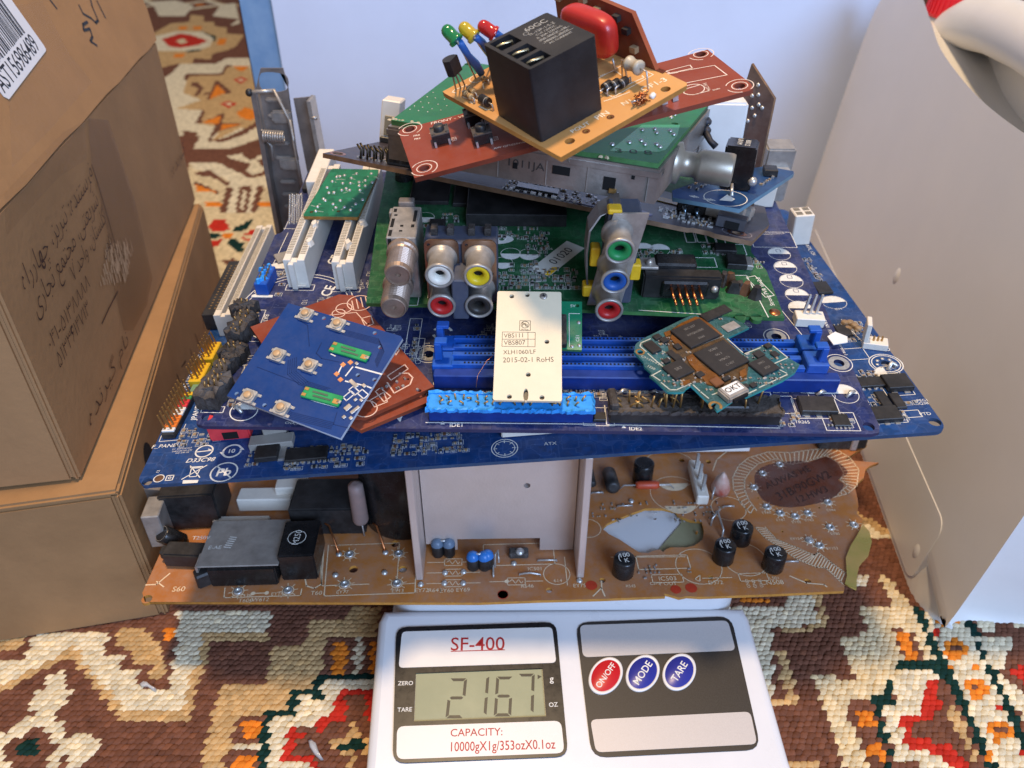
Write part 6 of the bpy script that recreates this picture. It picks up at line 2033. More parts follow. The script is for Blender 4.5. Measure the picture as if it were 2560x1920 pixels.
for c, d_ in (((40.7,20.7), (7, 2.4, .4)), ((45.0,21.0), (2.6, 2, 1.2)), ((37.5,28.4), (2.2, 1.8, .8)), ((45.0,15.0), (1.6, 2., .8)), ((46.9,15.6), (2.2, 1.6, .6)), ((44.1,11.3), (3., 4.2, .9)),
              ((47.0,11.3), (2., 6, 1.)), ((44.8,7.5), (2., 2., .8)), ((47.2,8.1), (2., 2., .6))):
    bevbox('chip_part', (c[0], c[1], .03), (d_[0] * .62, d_[1] * .62, d_[2] * .7), M_nickel, kp, -22, .12, 1)
M_btn = mat('button_tan', 'b08f68', .4)
for c in ((7.9,40.8), (22.0,40.9), (8.3,21.1), (22.0,21.3), (8.4,2.3), (22.5,2.4)):
    rt = ang((8.4,2.3), (22.5,2.4))
    oct_ = [(2.9 * math.cos(R(22.5 + 45 * i)), 2.9 * math.sin(R(22.5 + 45 * i))) for i in range(8)]
    Mx = Matrix.Translation((c[0], c[1], 0)) @ Matrix.Rotation(R(rt), 4, 'Z')
    sw = MB().prism([(-2.6, -2.2), (-2.2, -2.6), (2.2, -2.6), (2.6, -2.2), (2.6, 2.2), (2.2, 2.6), (-2.2, 2.6), (-2.6, 2.2)], .1, 1.5, 0, Mx).build('tact_switch', M_tin, kp)
    MB().prism([(p[0] * .78, p[1] * .78) for p in oct_], 1.5, 1.9, 0, Mx).build('switch_cap', M_nickel, sw)
    MB().lathe([(1.35, 1.9), (1.35, 2.5), (1.1, 2.65), (1e-3, 2.65)], 14, Mx, 0, True, (0, 0, 0), False).build('button', M_btn, sw)
    for sx_, sy_ in ((-1, -1), (1, -1), (-1, 1), (1, 1)):
        MB().box((sx_ * 3.2, sy_ * 1.8, .05), (1.6, 1.0, .5), 0, 0, 0, M=Mx).build('switch_leg', M_tin, sw)
M_gm = mat('module_green', '1f8a4e', .3, var=.2, vs=200)
for a, b in (((24.8,31.6), (40.5,32.1)), ((25.7,11.2), (40.7,12.3))):
    g = bevbox('green_module', (*mid(a, b), .05), (dist(a, b), 4.4, 1.0), M_gm, kp, ang(a, b), .2, 1)
    ca, sa = math.cos(R(ang(a, b))), math.sin(R(ang(a, b)))
    for (x, y, w, h, mm) in ((-.43, 1.2, 1.6, 1.1, M_gold), (-.43, -1.2, 1.6, 1.1, M_gold), (.40, -.6, 2.2, 1.8, M_gold), (.47, -.4, 1.6, 1.1, M_tin), (-.06, .8, 6, .7, M_tan), (.03, -.7, 7, .7, M_tan)):
        xx = x * dist(a, b)
        mm_ = mm if mm is not M_tan else mat('smoked_pad', '3f5a48', .4)
        MB().box((mid(a, b)[0] + xx * ca - y * sa, mid(a, b)[1] + xx * sa + y * ca, 1.05), (w, h, .18), ang(a, b)).build('module_pad', mm_, g)

M_redb = mat('red_phenolic', '8a3d22', .45, col2='712d18', vs=30, dust=.18, spec=.3)
M_redbe = mat('red_phenolic_edge', '7c3a22', .6, var=.2)
rd = thing('phenolic_board', 'rust red phenolic board lying under the blue keypad board', 'circuit board', 'rd')
sheet('circuit_laminate', [(1, 0), (28.8, 0), (28.8, 66), (24, 70), (-14, 70), (-14, 12)], [((23.4,1.0)[0], (23.4,1.0)[1], .7), (*(22.9,8.7), .5), (*(21.6,59.7), .5), (*(25.4,45.8), .5)], -1.6, 0, [M_redb, M_redbe], rd)
sheet('second_board', [(-2, -2.5), (25, -3.5), (27, 20), (-10, 20)], [], -4.2, -2.6, [M_redb, M_redbe], rd)
sk = MB()
for P in ([(17.4,14.4),(25.7,16.3),(25.6,13.5),(17.4,11.6)], [(6.4,6.5),(12.3,7.4),(11.1,2.3),(6.1,2.5)], [(10.0,9.5),(12.3,10.1),(13.4,4.0),(10.1,3.0)], [(24.6,50.3),(28.5,49.7),(27.1,44.6),(23.5,44.4)], [(26.4,27.3),(28.1,24.9),(25.6,23.0)]):
    sk.line(P, .4, .07, 0, True)
sk.line([(15.2,4.9),(22.1,5.7),(24.7,8.4),(24.5,11.4),(21.8,13.2)], .5)
sk.line([(15.2,4.9),(15.7,11.1)], .5)
for c, r in (((21.7,60.3), 3.2), ((18.5,58.4), 2.6), ((28.5,59.9), 5.), ((3.2,3.5), 4.)):
    sk.ring(c, r, .4)
for k in range(5):
    c = (28.5,59.9)
    sk.line([(c[0] - 4 + 2 * k, c[1] - 3), (c[0] - 2 + 2 * k, c[1] + 3)], .4)
sk.line([(12.0,60.7),(24.6,55.0),(24.8,46.1)], .4)
sk.build('printed_legend', mat('rose_print', 'd9b8a4', .6), rd)
smds(rd, 'solder_lumps', [area((12.2,5.8), (21.8,10.4)), area((22.4,1.1), (24.3,2.0))], 5, None, 20, ((1., .8), (.8, .8)), .5, (2, 3))

# cream relay-like module leaning on the memory slots
vb = thing('switch_module', 'cream module printed VBS111 and VBS807 leaning upright against the blue memory slots', 'electronic module', 'vb')
M_cream = mat('cream_laminate', 'd9cbae', .7, var=.05, vs=60, bump=.12, bs=1600, spec=.15)
vh = [(*p, .9) for p in ((5.4,43.7), (11.2,44.4), (18.6,24.0), (12.1,10.3), (5.7,1.4), (17.0,1.3))] + [[((11.4,2.2)[0] + .9 * math.cos(a) , (11.4,2.2)[1] + 2.6 * math.sin(a)) for a in np.linspace(0, 6.28, 13)[:-1]]]
sheet('cover_plate', rrect(0, 0, 23.9, 46, .8), vh, -1.2, 0, M_cream, vb)
sheet('cover_back', rrect(.4, .4, 23.5, 45.6, .8), [], -1.8, -1.25, M_blk, vb)
sheet('green_circuit', [(10, 25), (31.5, 24), (32, 45.5), (10, 45.5)], [(30.2, 43.6, .7)], -6.8, -5.4, [mat('emerald_mask', '1a7a55', .3, var=.15, vs=80), M_gpe], vb)
for c in ((3, 3), (21, 3), (3, 43), (21, 43)):
    MB().cyl((c[0], c[1], -5.4), 1.2, 3.6, 10).build('spacer', M_nickel, vb)
bevbox('side_coil', (24.6, 31, -5.3), (2.6, 13, 3.6), M_char, vb, 0, .4, 1)
sc_ = MB().lathe([(1.4, 0), (1.4, .35), (.9, .6), (1e-3, .6)], 14, Matrix.Translation((*(17.3,43.8), 0)), 0, True, (0, 0, 0), False).build('screw', M_nickel, vb)
MB().box((*(17.3,43.8), .6), (1.7, .35, .06), 20).box((*(17.3,43.8), .6), (.35, 1.7, .06), 20).build('cross_slot', M_hole, sc_)
tx = MB()
for t, a_, b_ in (('VBS111', (3.0,26.3), (9.9,26.6)), ('VBS807', (3.1,23.3), (10.8,23.6)), ('XLH1060/LF', (3.0,19.3), (14.6,19.8)), ('2015-02-1 RoHS', (3.0,16.1), (21.0,16.7))):
    tx.fit(t, a_, b_, .06, -.004, k=1.1)
tx.rect(mid((2.4,27.8), (14.4,21.9)), (dist((2.5,24.8), (14.4,25.1)), dist((8.7,27.9), (8.9,21.8))), 0, .18, .05)
tx.line([(2.5,24.8), (14.4,25.0)], .18, .05)
tx.line([(11.7,28.0), (11.8,21.8)], .18, .05)
c = (10.6,31.2)
tx.ring(c, 1.45, .22, .05)
tx.text('Pb', c, 2.2, 0, .06)
tx.line([(c[0] - 1.1, c[1] + 1.1), (c[0] + 1.1, c[1] - 1.1)], .2, .06)
tx.rect((c[0], c[1] - .4), (3.9, 4.2), 0, .18, .05)
tx.text('Pb-free', (c[0], c[1] - 2.1), .9, 0, .05)
stuff(tx.build('printed_text', M_ink, vb))
sk = MB()
sk.line([(27, 25.5), (27, 40), (31, 40)], .25, -5.34)
sk.text('CE1', (30, 29), 1.8, 90, -5.34)
sk.text('5V', (28.5, 43.5), 1.8, 0, -5.34)
sk.build('printed_legend', M_silk, vb)
dots(vb, [(30.6, 26, -5.4), (28, 25.5, -5.4), (30.6, 36, -5.4)], .8, .5, M_tin)
MB().tube([(0, 20, -2), (-3, 17, -2.5), (-6, 12, -4), (-6.5, 8, -6)], .1, 5).build('copper_hair', M_cu, vb)

# phone mainboard
M_teal = mat('teal_mask', '1a5560', .45, col2='2b4a44', vs=60, cells=.2, cs=500, dust=.15, spec=.3, traces=.3, ts=420)
ph = thing('phone_mainboard', 'teal phone mainboard crowded with black chips lying over the right of the memory slots', 'circuit board', 'ph')
po = [(157.8,28.6),(158.5,29.9),(161.4,32.7),(179.6,45.8),(184.9,48.4),(192.5,51.0),(196.9,48.6),(195.7,45.6),(198.3,44.7),(201.9,39.7),(192.8,33.7),(193.0,30.1),(196.5,24.6),(207.3,31.3),(209.0,28.6),(212.2,22.9),(215.5,19.1),(212.8,14.9),(207.5,10.7),(193.0,2.1),(191.6,3.6),(186.4,-1.1),(184.5,-2.7),(181.9,-4.8),(181.2,-3.1),(182.0,-1.6),(182.9,-1.2),(181.9,-0.4),(180.1,-1.6),(174.9,7.7),(173.0,6.0),(171.9,4.4),(169.4,4.0),(166.4,4.2),(163.0,9.9),(161.1,12.3),(162.1,13.6),(159.9,16.9),(159.7,19.8),(157.8,23.3),(157.0,25.0)]
sheet('circuit_laminate', po, [(*(159.2,24.9), 1.1)], -1.0, 0, [M_teal, mat('teal_edge', '2f8a86', .5)], ph)
MB().ring((159.2,24.9), 1.4, .6, .05).build('gold_ring', M_gold, ph)
sk = MB()
for P in ([(159.5,28.1),(160.1,30.0),(163.7,32.3)], [(159.7,27.7),(161.4,25.1)], [(161.9,24.0),(165.0,19.1)], [(165.3,18.9),(166.9,16.2)], [(161.9,12.3),(165.3,14.9)], [(162.2,12.3),(164.4,9.9)], [(164.8,8.7),(167.3,5.2),(169.5,5.2),(175.0,8.5)], [(175.7,7.7),(177.4,4.9)], [(177.8,4.2),(179.8,1.3)],
          [(197.1,24.6),(203.4,28.0)], [(204.4,29.0),(207.2,30.8)], [(208.5,29.0),(212.0,22.9)], [(211.8,22.5),(206.5,19.4)], [(197.0,5.7),(192.9,3.2),(192.4,4.4)], [(198.4,6.9),(209.6,13.6)], [(209.6,14.4),(207.7,16.0)], [(192.4,32.8),(196.4,25.3)], [(181.5,3.0),(186.0,5.5)], [(185.7,5.5),(190.1,7.9)], [(177.9,27.1),(190.8,34.2)], [(191.2,34.6),(187.7,39.7)]):
    sk.line(P, .42)
sk.text('C0-1394-4 81', (162.6,20.3), 1.5, -38)
sk.text('1550', (162.3,16.5), 1.6, -38)
sk.text('3W', (167.4,25.2), 1.6, -38)
sk.build('shield_pads', mat('pale_pad', 'c3c7bb', .4, .3), ph)
r1 = ang((177.9,27.1), (188.4,33.7))
M_chip = mat('graphite_chip', '2b2827', .38, var=.12, vs=300)
chip(ph, (180.6,34.9), (14.2, 11.6, 1.2), r1, 0, 'memory_chip', M_chip, ['SEC 037', 'KMQN1000', 'iiiiiiiii'])
chip(ph, (187.8,21.6), (14.6, 13.6, 1.1), r1, 0, 'processor_chip', M_chip, ['SC883', '0G 3', 'W0AT6', 'C1407'])
chip(ph, (202.1,17.2), (8.2, 7.6, 1.1), r1, 0, 'power_chip', M_chip, ['SPRD', '2723'])
chip(ph, (171.4,15.0), (8.6, 7.6, 1.0), r1, 0, 'radio_chip', M_chip, ['SR3'])
for c, d_ in (((163.7,26.9), (4.2, 6, 1.1)), ((168.6,31.0), (3, 2.6, 1.0)), ((166.3,32.8), (3, 2.4, 1.0)), ((170.2,23.5), (2.6, 3, 1.)), ((171.9,21.3), (3., 3., 1.)), ((173.0,27.5), (2.6, 2.6, .9)), ((201.8,23.8), (3.6, 3.2, .9)),
              ((207.7,24.1), (2.6, 2.6, .7)), ((206.1,28.5), (2.6, 2.2, 1.)), ((193.4,6.8), (2.6, 2., .8)), ((196.3,7.6), (2.4, 2., .8)), ((190.6,9.2), (2.8, 2.2, .8)), ((178.7,12.6), (3., 2.4, .9)), ((167.9,19.6), (2.6, 2., .9)), ((187.6,10.7), (3, 1.8, .8))):
    bevbox('chip_part', (*c, .05), d_, M_chip, ph, r1, .15, 1)
bevbox('board_connector', (*(190.6,47.5), .05), (13, 4.6, .9), M_blk, ph, r1, .2, 1)
bevbox('flex_socket', (*(194.9,39.8), .05), (6.6, 4, .5), M_nickel, ph, r1, .2, 1)
M_resin = mat('amber_glue', '7a4c1c', .2, var=.3, vs=200, alpha=.72)
for P in ([(172.4,37.5),(176.6,41.4),(182.6,45.4),(184.6,44.4),(187.6,40.6),(190.9,34.6),(188.1,33.6),(183.1,43.0),(176.7,38.1)], [(175.4,21.8),(177.9,23.6),(180.8,16.8),(184.4,13.1),(185.8,10.3),(184.5,6.2),(180.4,7.8),(179.3,11.0),(176.0,18.4)], [(172.0,34.3),(174.4,30.7),(175.0,27.1),(173.3,27.1),(171.1,32.4)], [(193.0,14.5),(195.4,16.2),(195.2,12.9),(192.6,10.8)], [(172.3,9.2),(174.7,10.1),(174.7,8.5),(172.0,6.8)], [(169.2,35.6),(171.8,37.1),(171.4,34.3),(169.5,33.3)]):
    MB().prism(P, .02, .55).build('amber_residue', M_resin, ph)
MB().prism([(169.7,35.2),(184.4,45.4),(190.6,34.6),(197.7,20.5),(194.7,10.4),(185.3,6.3),(179.6,9.4),(172.2,8.0),(169.7,18.3)], .01, .12).build('flux_film', mat('flux_brown', '6b4a22', .25, var=.5, vs=260, alpha=.38), ph)
bevbox('copper_coil', (*(183.8,8.6), .05), (4, 4, 1.2), mat('rust_block', '6b4327', .5), ph, r1, .3, 1)
uc = (188.3,3.2)
us = bevbox('usb_socket', (uc[0], uc[1], .05), (9.4, 6.2, 2.6), M_nickel, ph, r1, .5, 2)
bevbox('socket_mouth', (uc[0] + 1.9, uc[1] - 3.0, .7), (6.4, .8, 1.5), M_hole, us, r1, .1, 1)
pp_ = MB().prism([(-3.4, -2), (3.4, -2), (3.4, 2), (-3.4, 2)], 0, .12).build('paper_label', M_wplas, us, (uc[0] - .3, uc[1] + .4, 2.72))
pp_.rotation_euler = (0, 0, R(r1))
t = MB()
t.text('OKT', (0, 0), 3.2, 0, .16, bold=.01)
t.build('ink_text', M_ink, pp_)
MB().ring((181.5,-2.5), 1.9, .9, .06, 0, 20, -40, 220).build('gold_arc', M_gold, ph)
smds(ph, 'small_components', [area((173.9,17.5), (180.2,21.5)), area((165.6,12.4), (169.0,8.8)), area((168.7,6.8), (174.0,9.3)), area((197.1,21.8), (200.4,24.0)), area((200.4,10.9), (206.9,13.9)), area((189.9,12.8), (195.8,10.5)),
                              area((204.0,25.8), (207.3,27.7)), area((176.5,10.9), (180.2,13.5)), area((166.5,28.7), (171.8,33.4)), area((208.4,16.5), (213.8,19.9)), area((166.0,18.2), (169.2,22.6)), area((173.5,24.4), (176.7,26.7)), area((179.6,5.0), (182.1,6.6))], 61, None, r1, ((1.1, .6), (.8, .5), (1.5, .8)), .95, (1, 3, 2, 2, 0), .5)
smds(ph, 'small_components', [area((164.7,23.4), (168.6,27.0)), area((195.8,12.9), (198.8,8.9)), area((205.8,25.0), (210.2,21.6)), area((183.8,11.5), (190.7,12.8)), area((174.7,21.0), (177.9,23.6)), area((194.3,20.4), (198.2,23.1)), area((175.5,8.5), (179.7,10.2)), area((198.7,8.5), (204.8,11.0)), area((187.4,46.4), (193.0,44.1))], 62, None, r1, ((.9, .5), (.7, .5), (1.2, .7)), .9, (1, 3, 2, 2, 0), .45)

# small green solder-side board on the card slots
sg = thing('solder_side_board', 'small green board showing its solder side on the white card slots', 'circuit board', 'sg')
so = [(18.2,114.7),(19.0,113.5),(42.3,113.3),(43.0,113.9),(46.4,151.1),(46.0,157.2),(23.5,157.6),(22.9,155.8)]
sheet('circuit_laminate', so, [(*(21.4,117.3), .9), (*(33.4,118.1), .8)], -1.6, 0, [mat('jade_mask', '1b7350', .45, col2='14603f', vs=60, cells=.25, cs=320, spec=.3), M_gold], sg)
rnd = random.Random(77)
bl = MB()
dots(sg, [(28.6,149.9),(31.0,143.2),(33.5,138.4),(34.7,143.3),(36.1,152.6),(41.3,146.0),(43.2,152.8),(26.1,134.2),(28.4,134.6),(25.8,144.8),(24.4,139.0),(31.7,136.7),(35.4,136.8),(39.2,141.0),(42.1,141.0),(38.7,144.2),(24.7,128.6),(25.8,127.1),(29.9,124.1),(31.7,121.1),(38.7,119.0),(40.2,124.3),(34.3,148.3),(32.6,127.3),(35.5,121.6),(40.2,136.9),(44.9,144.4),(23.2,117.9),(23.3,121.7),(42.8,128.2),(27.1,149.0),(30.6,150.8)], .85, .7, M_tin)
cp = MB()
for i in range(26):
    t_, s_ = rnd.random(), rnd.random()
    a, b, e = (20.6,117.1), (40.9,117.5), (26.9,152.4)
    p = (a[0] + (b[0] - a[0]) * t_ + (e[0] - a[0]) * s_, a[1] + (e[1] - a[1]) * s_)
    cp.line([p, (p[0] + rnd.uniform(-2, 2.5), p[1] + rnd.uniform(-1, 1))], rnd.uniform(.4, .9), .05)
cp.build('tinned_tracks', mat('tinned_track', '9fb09c', .35, .6), sg)


# ================================================================ dark scorched board under the tuner
M_dark = mat('scorched_mask', '403b48', .4, col2='26232a', vs=22, cells=.2, cs=260, dust=.22)
M_darke = mat('scorched_edge', '6d5540', .65, var=.4, vs=200)
qd = thing('scorched_board', 'dark scorched circuit board tilted beneath the metal tuner can', 'circuit board', 'qd')
sheet('circuit_laminate', [(0, 0), (118, 0), (119, -1.2), (139, -1.4), (141, .4), (147, .2), (149, -1.6), (162, -1.8), (171, 30), (172, 62), (40, 66), (24, 60), (8.8, 43)], [(*(4.3,4.1), 1.9), (157, 6, 1.8)], -1.7, 0, [M_dark, M_darke], qd)
MB().ring((4.3,4.1), 2.6, 1.0, .05).build('hole_ring', M_cu, qd)
MB().ring((157, 6), 3.0, 1.2, .05).build('hole_ring', M_cu, qd)
sk = MB()
sk.rect((60, 12), (30, 16), 0, .25)
sk.ring((157, 6), 5.4, .3)
sk.text('ATX12V', (20, 14), 2.4, 0)
sk.build('printed_legend', mat('dull_print', '8d8a92', .6), qd)
# four-way power plug
c = (28.8,0.5)
ax = bevbox('power_plug', (c[0], c[1] + 9, .1), (10.4, 13, 10.8), M_blk2, qd, 8, .3, 1)
Mx = Matrix.Translation((c[0], c[1] + 9, 0)) @ Matrix.Rotation(R(8), 4, 'Z')
for i in (-1, 1):
    for j in (0, 1):
        MB().box((i * 2.35, -6.4, 1.2 + 4.7 * j), (3.9, .5, 3.9), 0, 0, 0, M=Mx).build('plug_cavity', M_hole, ax)
        MB().box((i * 2.35, -6.7, 2.6 + 4.7 * j), (.8, .6, .8), 0, 0, 0, M=Mx).build('plug_contact', M_nickel, ax)
rnd = random.Random(5)
for i in range(7):
    for j in range(2):
        p = ((13.8,3.6)[0] + i * 2.5, (13.8,3.6)[1] + 2.6 * j + i * .3)
        MB().tube([(0, 0, 0), (-.2, .2, 3.2), (-2.2 + rnd.uniform(-.8, .8), .6, 5.0)], .45, 5).build('bent_pin', mat('dark_pin', '4a4436', .4, 1.), qd, (p[0], p[1], 0))
smds(qd, 'small_components', [(12, 4, 32, 12), (70, 2, 110, 20), (36, 20, 66, 30), (128, 6, 150, 20)], 71, None, 0, ((1.4, .8), (2., 1.2)), .6, (0, 3, 2, 1))
chip(qd, (82, 9), (16, 8, 1.), 4, 0, 'flat_chip', M_blk2)
pch = smooth_poly([(92, 3), (118, 2), (126, 8), (112, 13), (96, 12)], 3)
MB().prism(pch, .02, .25).build('violet_residue', mat('violet_flux', '77738f', .35, var=.5, vs=120, col2='4a4660'), qd)
pl = bevbox('white_plug', ((8.5,40.6)[0] + 2, (8.5,40.6)[1] + 6, .1), (8, 13, 17), M_white, qd, 10, .5, 1)
bevbox('plug_recess', ((8.5,40.6)[0] + 3, (8.5,40.6)[1] - .6, 3), (4, 1, 8), mat('khaki_recess', '8a7f66', .6), pl, 10, .2, 1)
bevbox('plug_foot', ((8.5,40.6)[0] + 3, (8.5,40.6)[1] + 3, .05), (8, 10, 2.4), M_blk, pl, 10, .3, 1)
bc_ = bevbox('black_choke', ((140.1,23.6)[0], (140.1,23.6)[1], .1), (11, 7, 6), M_blk2, qd, -5, .6, 1)
for dx in (-3, 1.5):
    MB().tube([((140.1,23.6)[0] + dx, (140.1,23.6)[1] - 4.4, 3), ((140.1,23.6)[0] + dx + 1, (140.1,23.6)[1] - 5.6, 0)], [.9, .5], 7).build('choke_leg', mat('bluish_tin', '9fb6c6', .3, 1.), bc_)
sh_ = bevbox('usb_shell', ((154.8,9.1)[0], (154.8,9.1)[1] + 3, .1), (11, 8, 4.5), mat('grey_bracket', '5a5c63', .4, .7), qd, -8, .4, 1)
MB().box(((154.8,9.1)[0], (154.8,9.1)[1] - 1.3, .5), (5, .6, 2.6), -8).build('shell_window', M_hole, sh_)
for k, (px_, w) in enumerate((((152, 22), 16), ((156, 29), 15), ((158, 36), 14))):
    bevbox('chrome_jack', (px_[0], px_[1], .1), (w, 4.5, 6 - k), M_nickel, qd, -10, .8, 1)
MB().box(((128.7,31.5)[0], (128.7,31.5)[1] + 3, .2), (16, 7, .3), -12).build('amber_tape', mat('amber_tape', 'a8842f', .3, alpha=.85), qd)

# ================================================================ metal tuner can with green board on its top
tn = thing('tuner_can', 'grey steel tuner can with green 308 board as lid and antenna barrel', 'tuner', 'tn')
M_gtn = mat('bright_green_mask', '1f7541', .45, col2='176238', vs=30, cells=.08, cs=150, dust=.08, spec=.3)
sheet('green_lid', [(0, 1), (70, 0), (74, .6), (78, -.2), (93.1, 0), (102, 81), (-3.9, 88)], [(*(92.3,43.7), 1.3), (*(-2.4,84.0), 1.8)], -1.6, 0, [M_gtn, M_gpe], tn)
sheet('shield_can', [(-.6, -.8), (94, -1), (103, 82), (-4.6, 89)], [], -13.2, -1.7, mat('worn_tin_can', '857d75', .34, .6, var=.35, vs=70, bump=.25, dust=.3), tn)
sheet('can_lip', [(-1, -1.2), (94.4, -1.4), (95, 4), (-1.4, 4)], [], -4.4, -2.6, MATS['worn_tin_can'], tn)
for x, z, w, h in ((62, -8.5, 6, 2.8), (78.5, -11, 4, 4.4), (46, -9, 1.6, 2), (30, -8, 2, 2), (86, -6, 1, 1.2)):
    MB().box((x, -1.05, z), (w, .3, h), 0).build('can_slot', M_hole, tn)
for x in (40, 57, 71, 91):
    MB().box((x, -1.1, -12.8), (.35, .35, 9), 0).build('can_seam', M_steel, tn)
MB().box((80, -1.6, -11.5), (2.4, .8, 1.4), 0).build('bent_tab', M_gold, tn)
t = MB()
t.text('1011JA', (0, 0), 3.6, 0, 0, sx=1.3)
q = t.build('embossed_text', mat('embossed_shadow', '3b3633', .6), tn)
q.matrix_local = Matrix.Translation((50 * S, -1.15 * S, -7.0 * S)) @ Matrix.Rotation(R(90), 4, 'X')
t = MB()
t.fit('3 0 8', (77.9,5.8), (89.6,9.1), .1, -.004, k=.85)
t.build('ink_stamp', M_ink, tn)
dots(tn, [(82.5,30.7),(87.7,30.1),(91.9,34.3),(93.6,30.9),(80.8,15.4),(84.2,19.0),(86.0,15.9),(89.7,17.8),(91.2,15.6),(75.9,10.9),(86.5,33.8),(88.1,53.0),(90.7,54.3),(89.9,50.3)], .9, .8, M_tin)
dots(tn, [(0.6,31.6),(3.9,25.0),(0.8,19.1),(7.6,25.1),(11.1,24.9),(1.0,14.7),(4.0,19.2),(7.7,15.0),(7.7,19.1),(11.1,19.1),(0.3,38.0),(0.9,24.7),(3.7,31.9),(7.4,31.9),(4.2,14.9)], .35, .25, M_tin, 'via_dot', 6)
MB().poly([(76.3,4.5),(81.4,36.7),(94.2,43.2),(94.9,30.5),(93.3,13.8),(91.4,10.9)], .04).build('copper_area', mat('green_copper_area', '1f8a4a', .28, var=.1), tn)
rnd = random.Random(9)
for i in range(9):
    x = 66 + i * 2.1
    p = [(math.cos(k * 1.26) * rnd.uniform(.6, 1.5), math.sin(k * 1.26) * rnd.uniform(.5, 1.2)) for k in range(5)]
    MB().prism(p, 0, rnd.uniform(.3, .9), 0, None, .5).build('torn_laminate', mat('pale_laminate', 'b9a98a', .8, var=.3, vs=300), tn, (x, .6 + rnd.uniform(-.3, .8), -1.0))
for i in range(10):
    t_ = i / 9
    a, b = (-1.0,2.0), (9.4,2.9)
    p = [(math.cos(k * 1.26) * rnd.uniform(.6, 1.3), math.sin(k * 1.26) * rnd.uniform(.6, 1.3)) for k in range(5)]
    MB().prism(p, 0, rnd.uniform(.3, .9), 0, None, .5).build('torn_laminate', MATS['pale_laminate'], tn, (a[0] + (b[0] - a[0]) * t_, a[1] + (b[1] - a[1]) * t_, -.4))
# antenna barrel on the right flank
A_, B_ = (99.2,28.1), (116.1,28.9)
dv_ = Vector((B_[0] - A_[0], B_[1] - A_[1], 0))
L_ = dv_.length
Mx = Matrix.Translation((A_[0], A_[1], -8.5)) @ dv_.to_track_quat('Z', 'Y').to_matrix().to_4x4()
br = MB().lathe([(7.2, -4), (7.2, -1.5), (4.4, -.5), (4.3, L_ * .24), (5.4, L_ * .28), (5.7, L_ * .34), (5.7, L_ - .8), (5.4, L_), (4.9, L_), (4.8, L_ - 4), (1e-3, L_ - 4)], 32, Mx, 0, True, (0, 0, 0), False).build('antenna_barrel', mat('brassy_steel', 'a39a8a', .36, .6, var=.15, vs=120), tn)
MB().lathe([(2.6, L_ - 4), (2.4, L_ - 1.2), (1.0, L_ - .8), (.9, L_ - 3), (1e-3, L_ - 3)], 16, Mx, 0, True, (0, 0, 0), False).build('centre_contact', M_nickel, br)
for i in range(7):
    p = (100 + rnd.uniform(-1.5, 2.5), 66 + i * 2.4, -4 - rnd.uniform(0, 5))
    MB().ball((0, 0, 0), rnd.uniform(1.6, 3.2), 0, 8, 5, .8).build('burnt_lump', mat('burnt_solder', '3b3b40', .55, .4, var=.5, vs=300, bump=.8), tn, p)
MB().tube([(102, 70, -9), (105, 68, -12), (107.5, 67, -13.5)], [1.5, 1.2, 1.4], 8).build('burnt_drip', MATS['burnt_solder'], tn)

# ================================================================ little blue board at the right of the tuner
sb = thing('regulator_board', 'small blue board with black choke poking out at the right of the tuner can', 'circuit board', 'sb')
M_sb = mat('cobalt_mask', '1b4577', .45, col2='15375f', vs=60, cells=.15, cs=300, dust=.1)
sheet('circuit_laminate', [(-0.1,-0.1),(45.2,-0.8),(47.5,0.4),(46.1,11.0),(27.2,21.2),(-0.0,26.7),(-5.7,23.2)], [], -1.5, 0, [M_sb, mat('cobalt_edge', '5d7d8e', .5)], sb)
sk = MB()
sk.ring((5.8,8.3), 7.6, .35)
for c in [(-0.9,18.2),(-0.4,17.6),(0.1,17.0),(-0.4,13.0),(0.1,12.4),(0.7,11.8),(1.2,11.1)]:
    sk.line([(c[0], c[1] - 1), (c[0] + .4, c[1] + 1)], .4)
sk.poly([(2.4,9.1),(9.2,9.3),(7.0,5.1),(4.3,5.1)])
sk.build('printed_legend', M_silk, sb)
c = (16.7,4.4)
ck = bevbox('black_choke', (c[0] + 2.5, c[1] + 6.5, .1), (11, 11, 16), M_blk2, sb, 20, .6, 2)
t = MB()
t.text('1.8V/M', (c[0] + 2.6, c[1] + 7.6), 2.6, 200, 16.3)
t.text('80012', (c[0] + 2.6, c[1] + 4.6), 2.6, 200, 16.3)
t.build('marking', M_silk, ck)
MB().ball((c[0], c[1] - .6, 4), 1.8, 0, 8, 5).build('solder_lump', M_tin, ck)
chip(sb, (38.1,6.0), (6, 5, 2.6), 30, 0)
smds(sb, 'small_components', [area((5.7,23.3), (17.9,19.3)), area((25.5,4.5), (37.4,3.0))], 81, None, 10, ((1.4, .8), (1., 1.)), .8)
MB().tube([((8.7,7.3)[0], (8.7,7.3)[1], 0), ((12.6,9.5)[0], (12.6,9.5)[1], 3)], [.8, .5], 7).build('lead_stub', M_tin, sb)

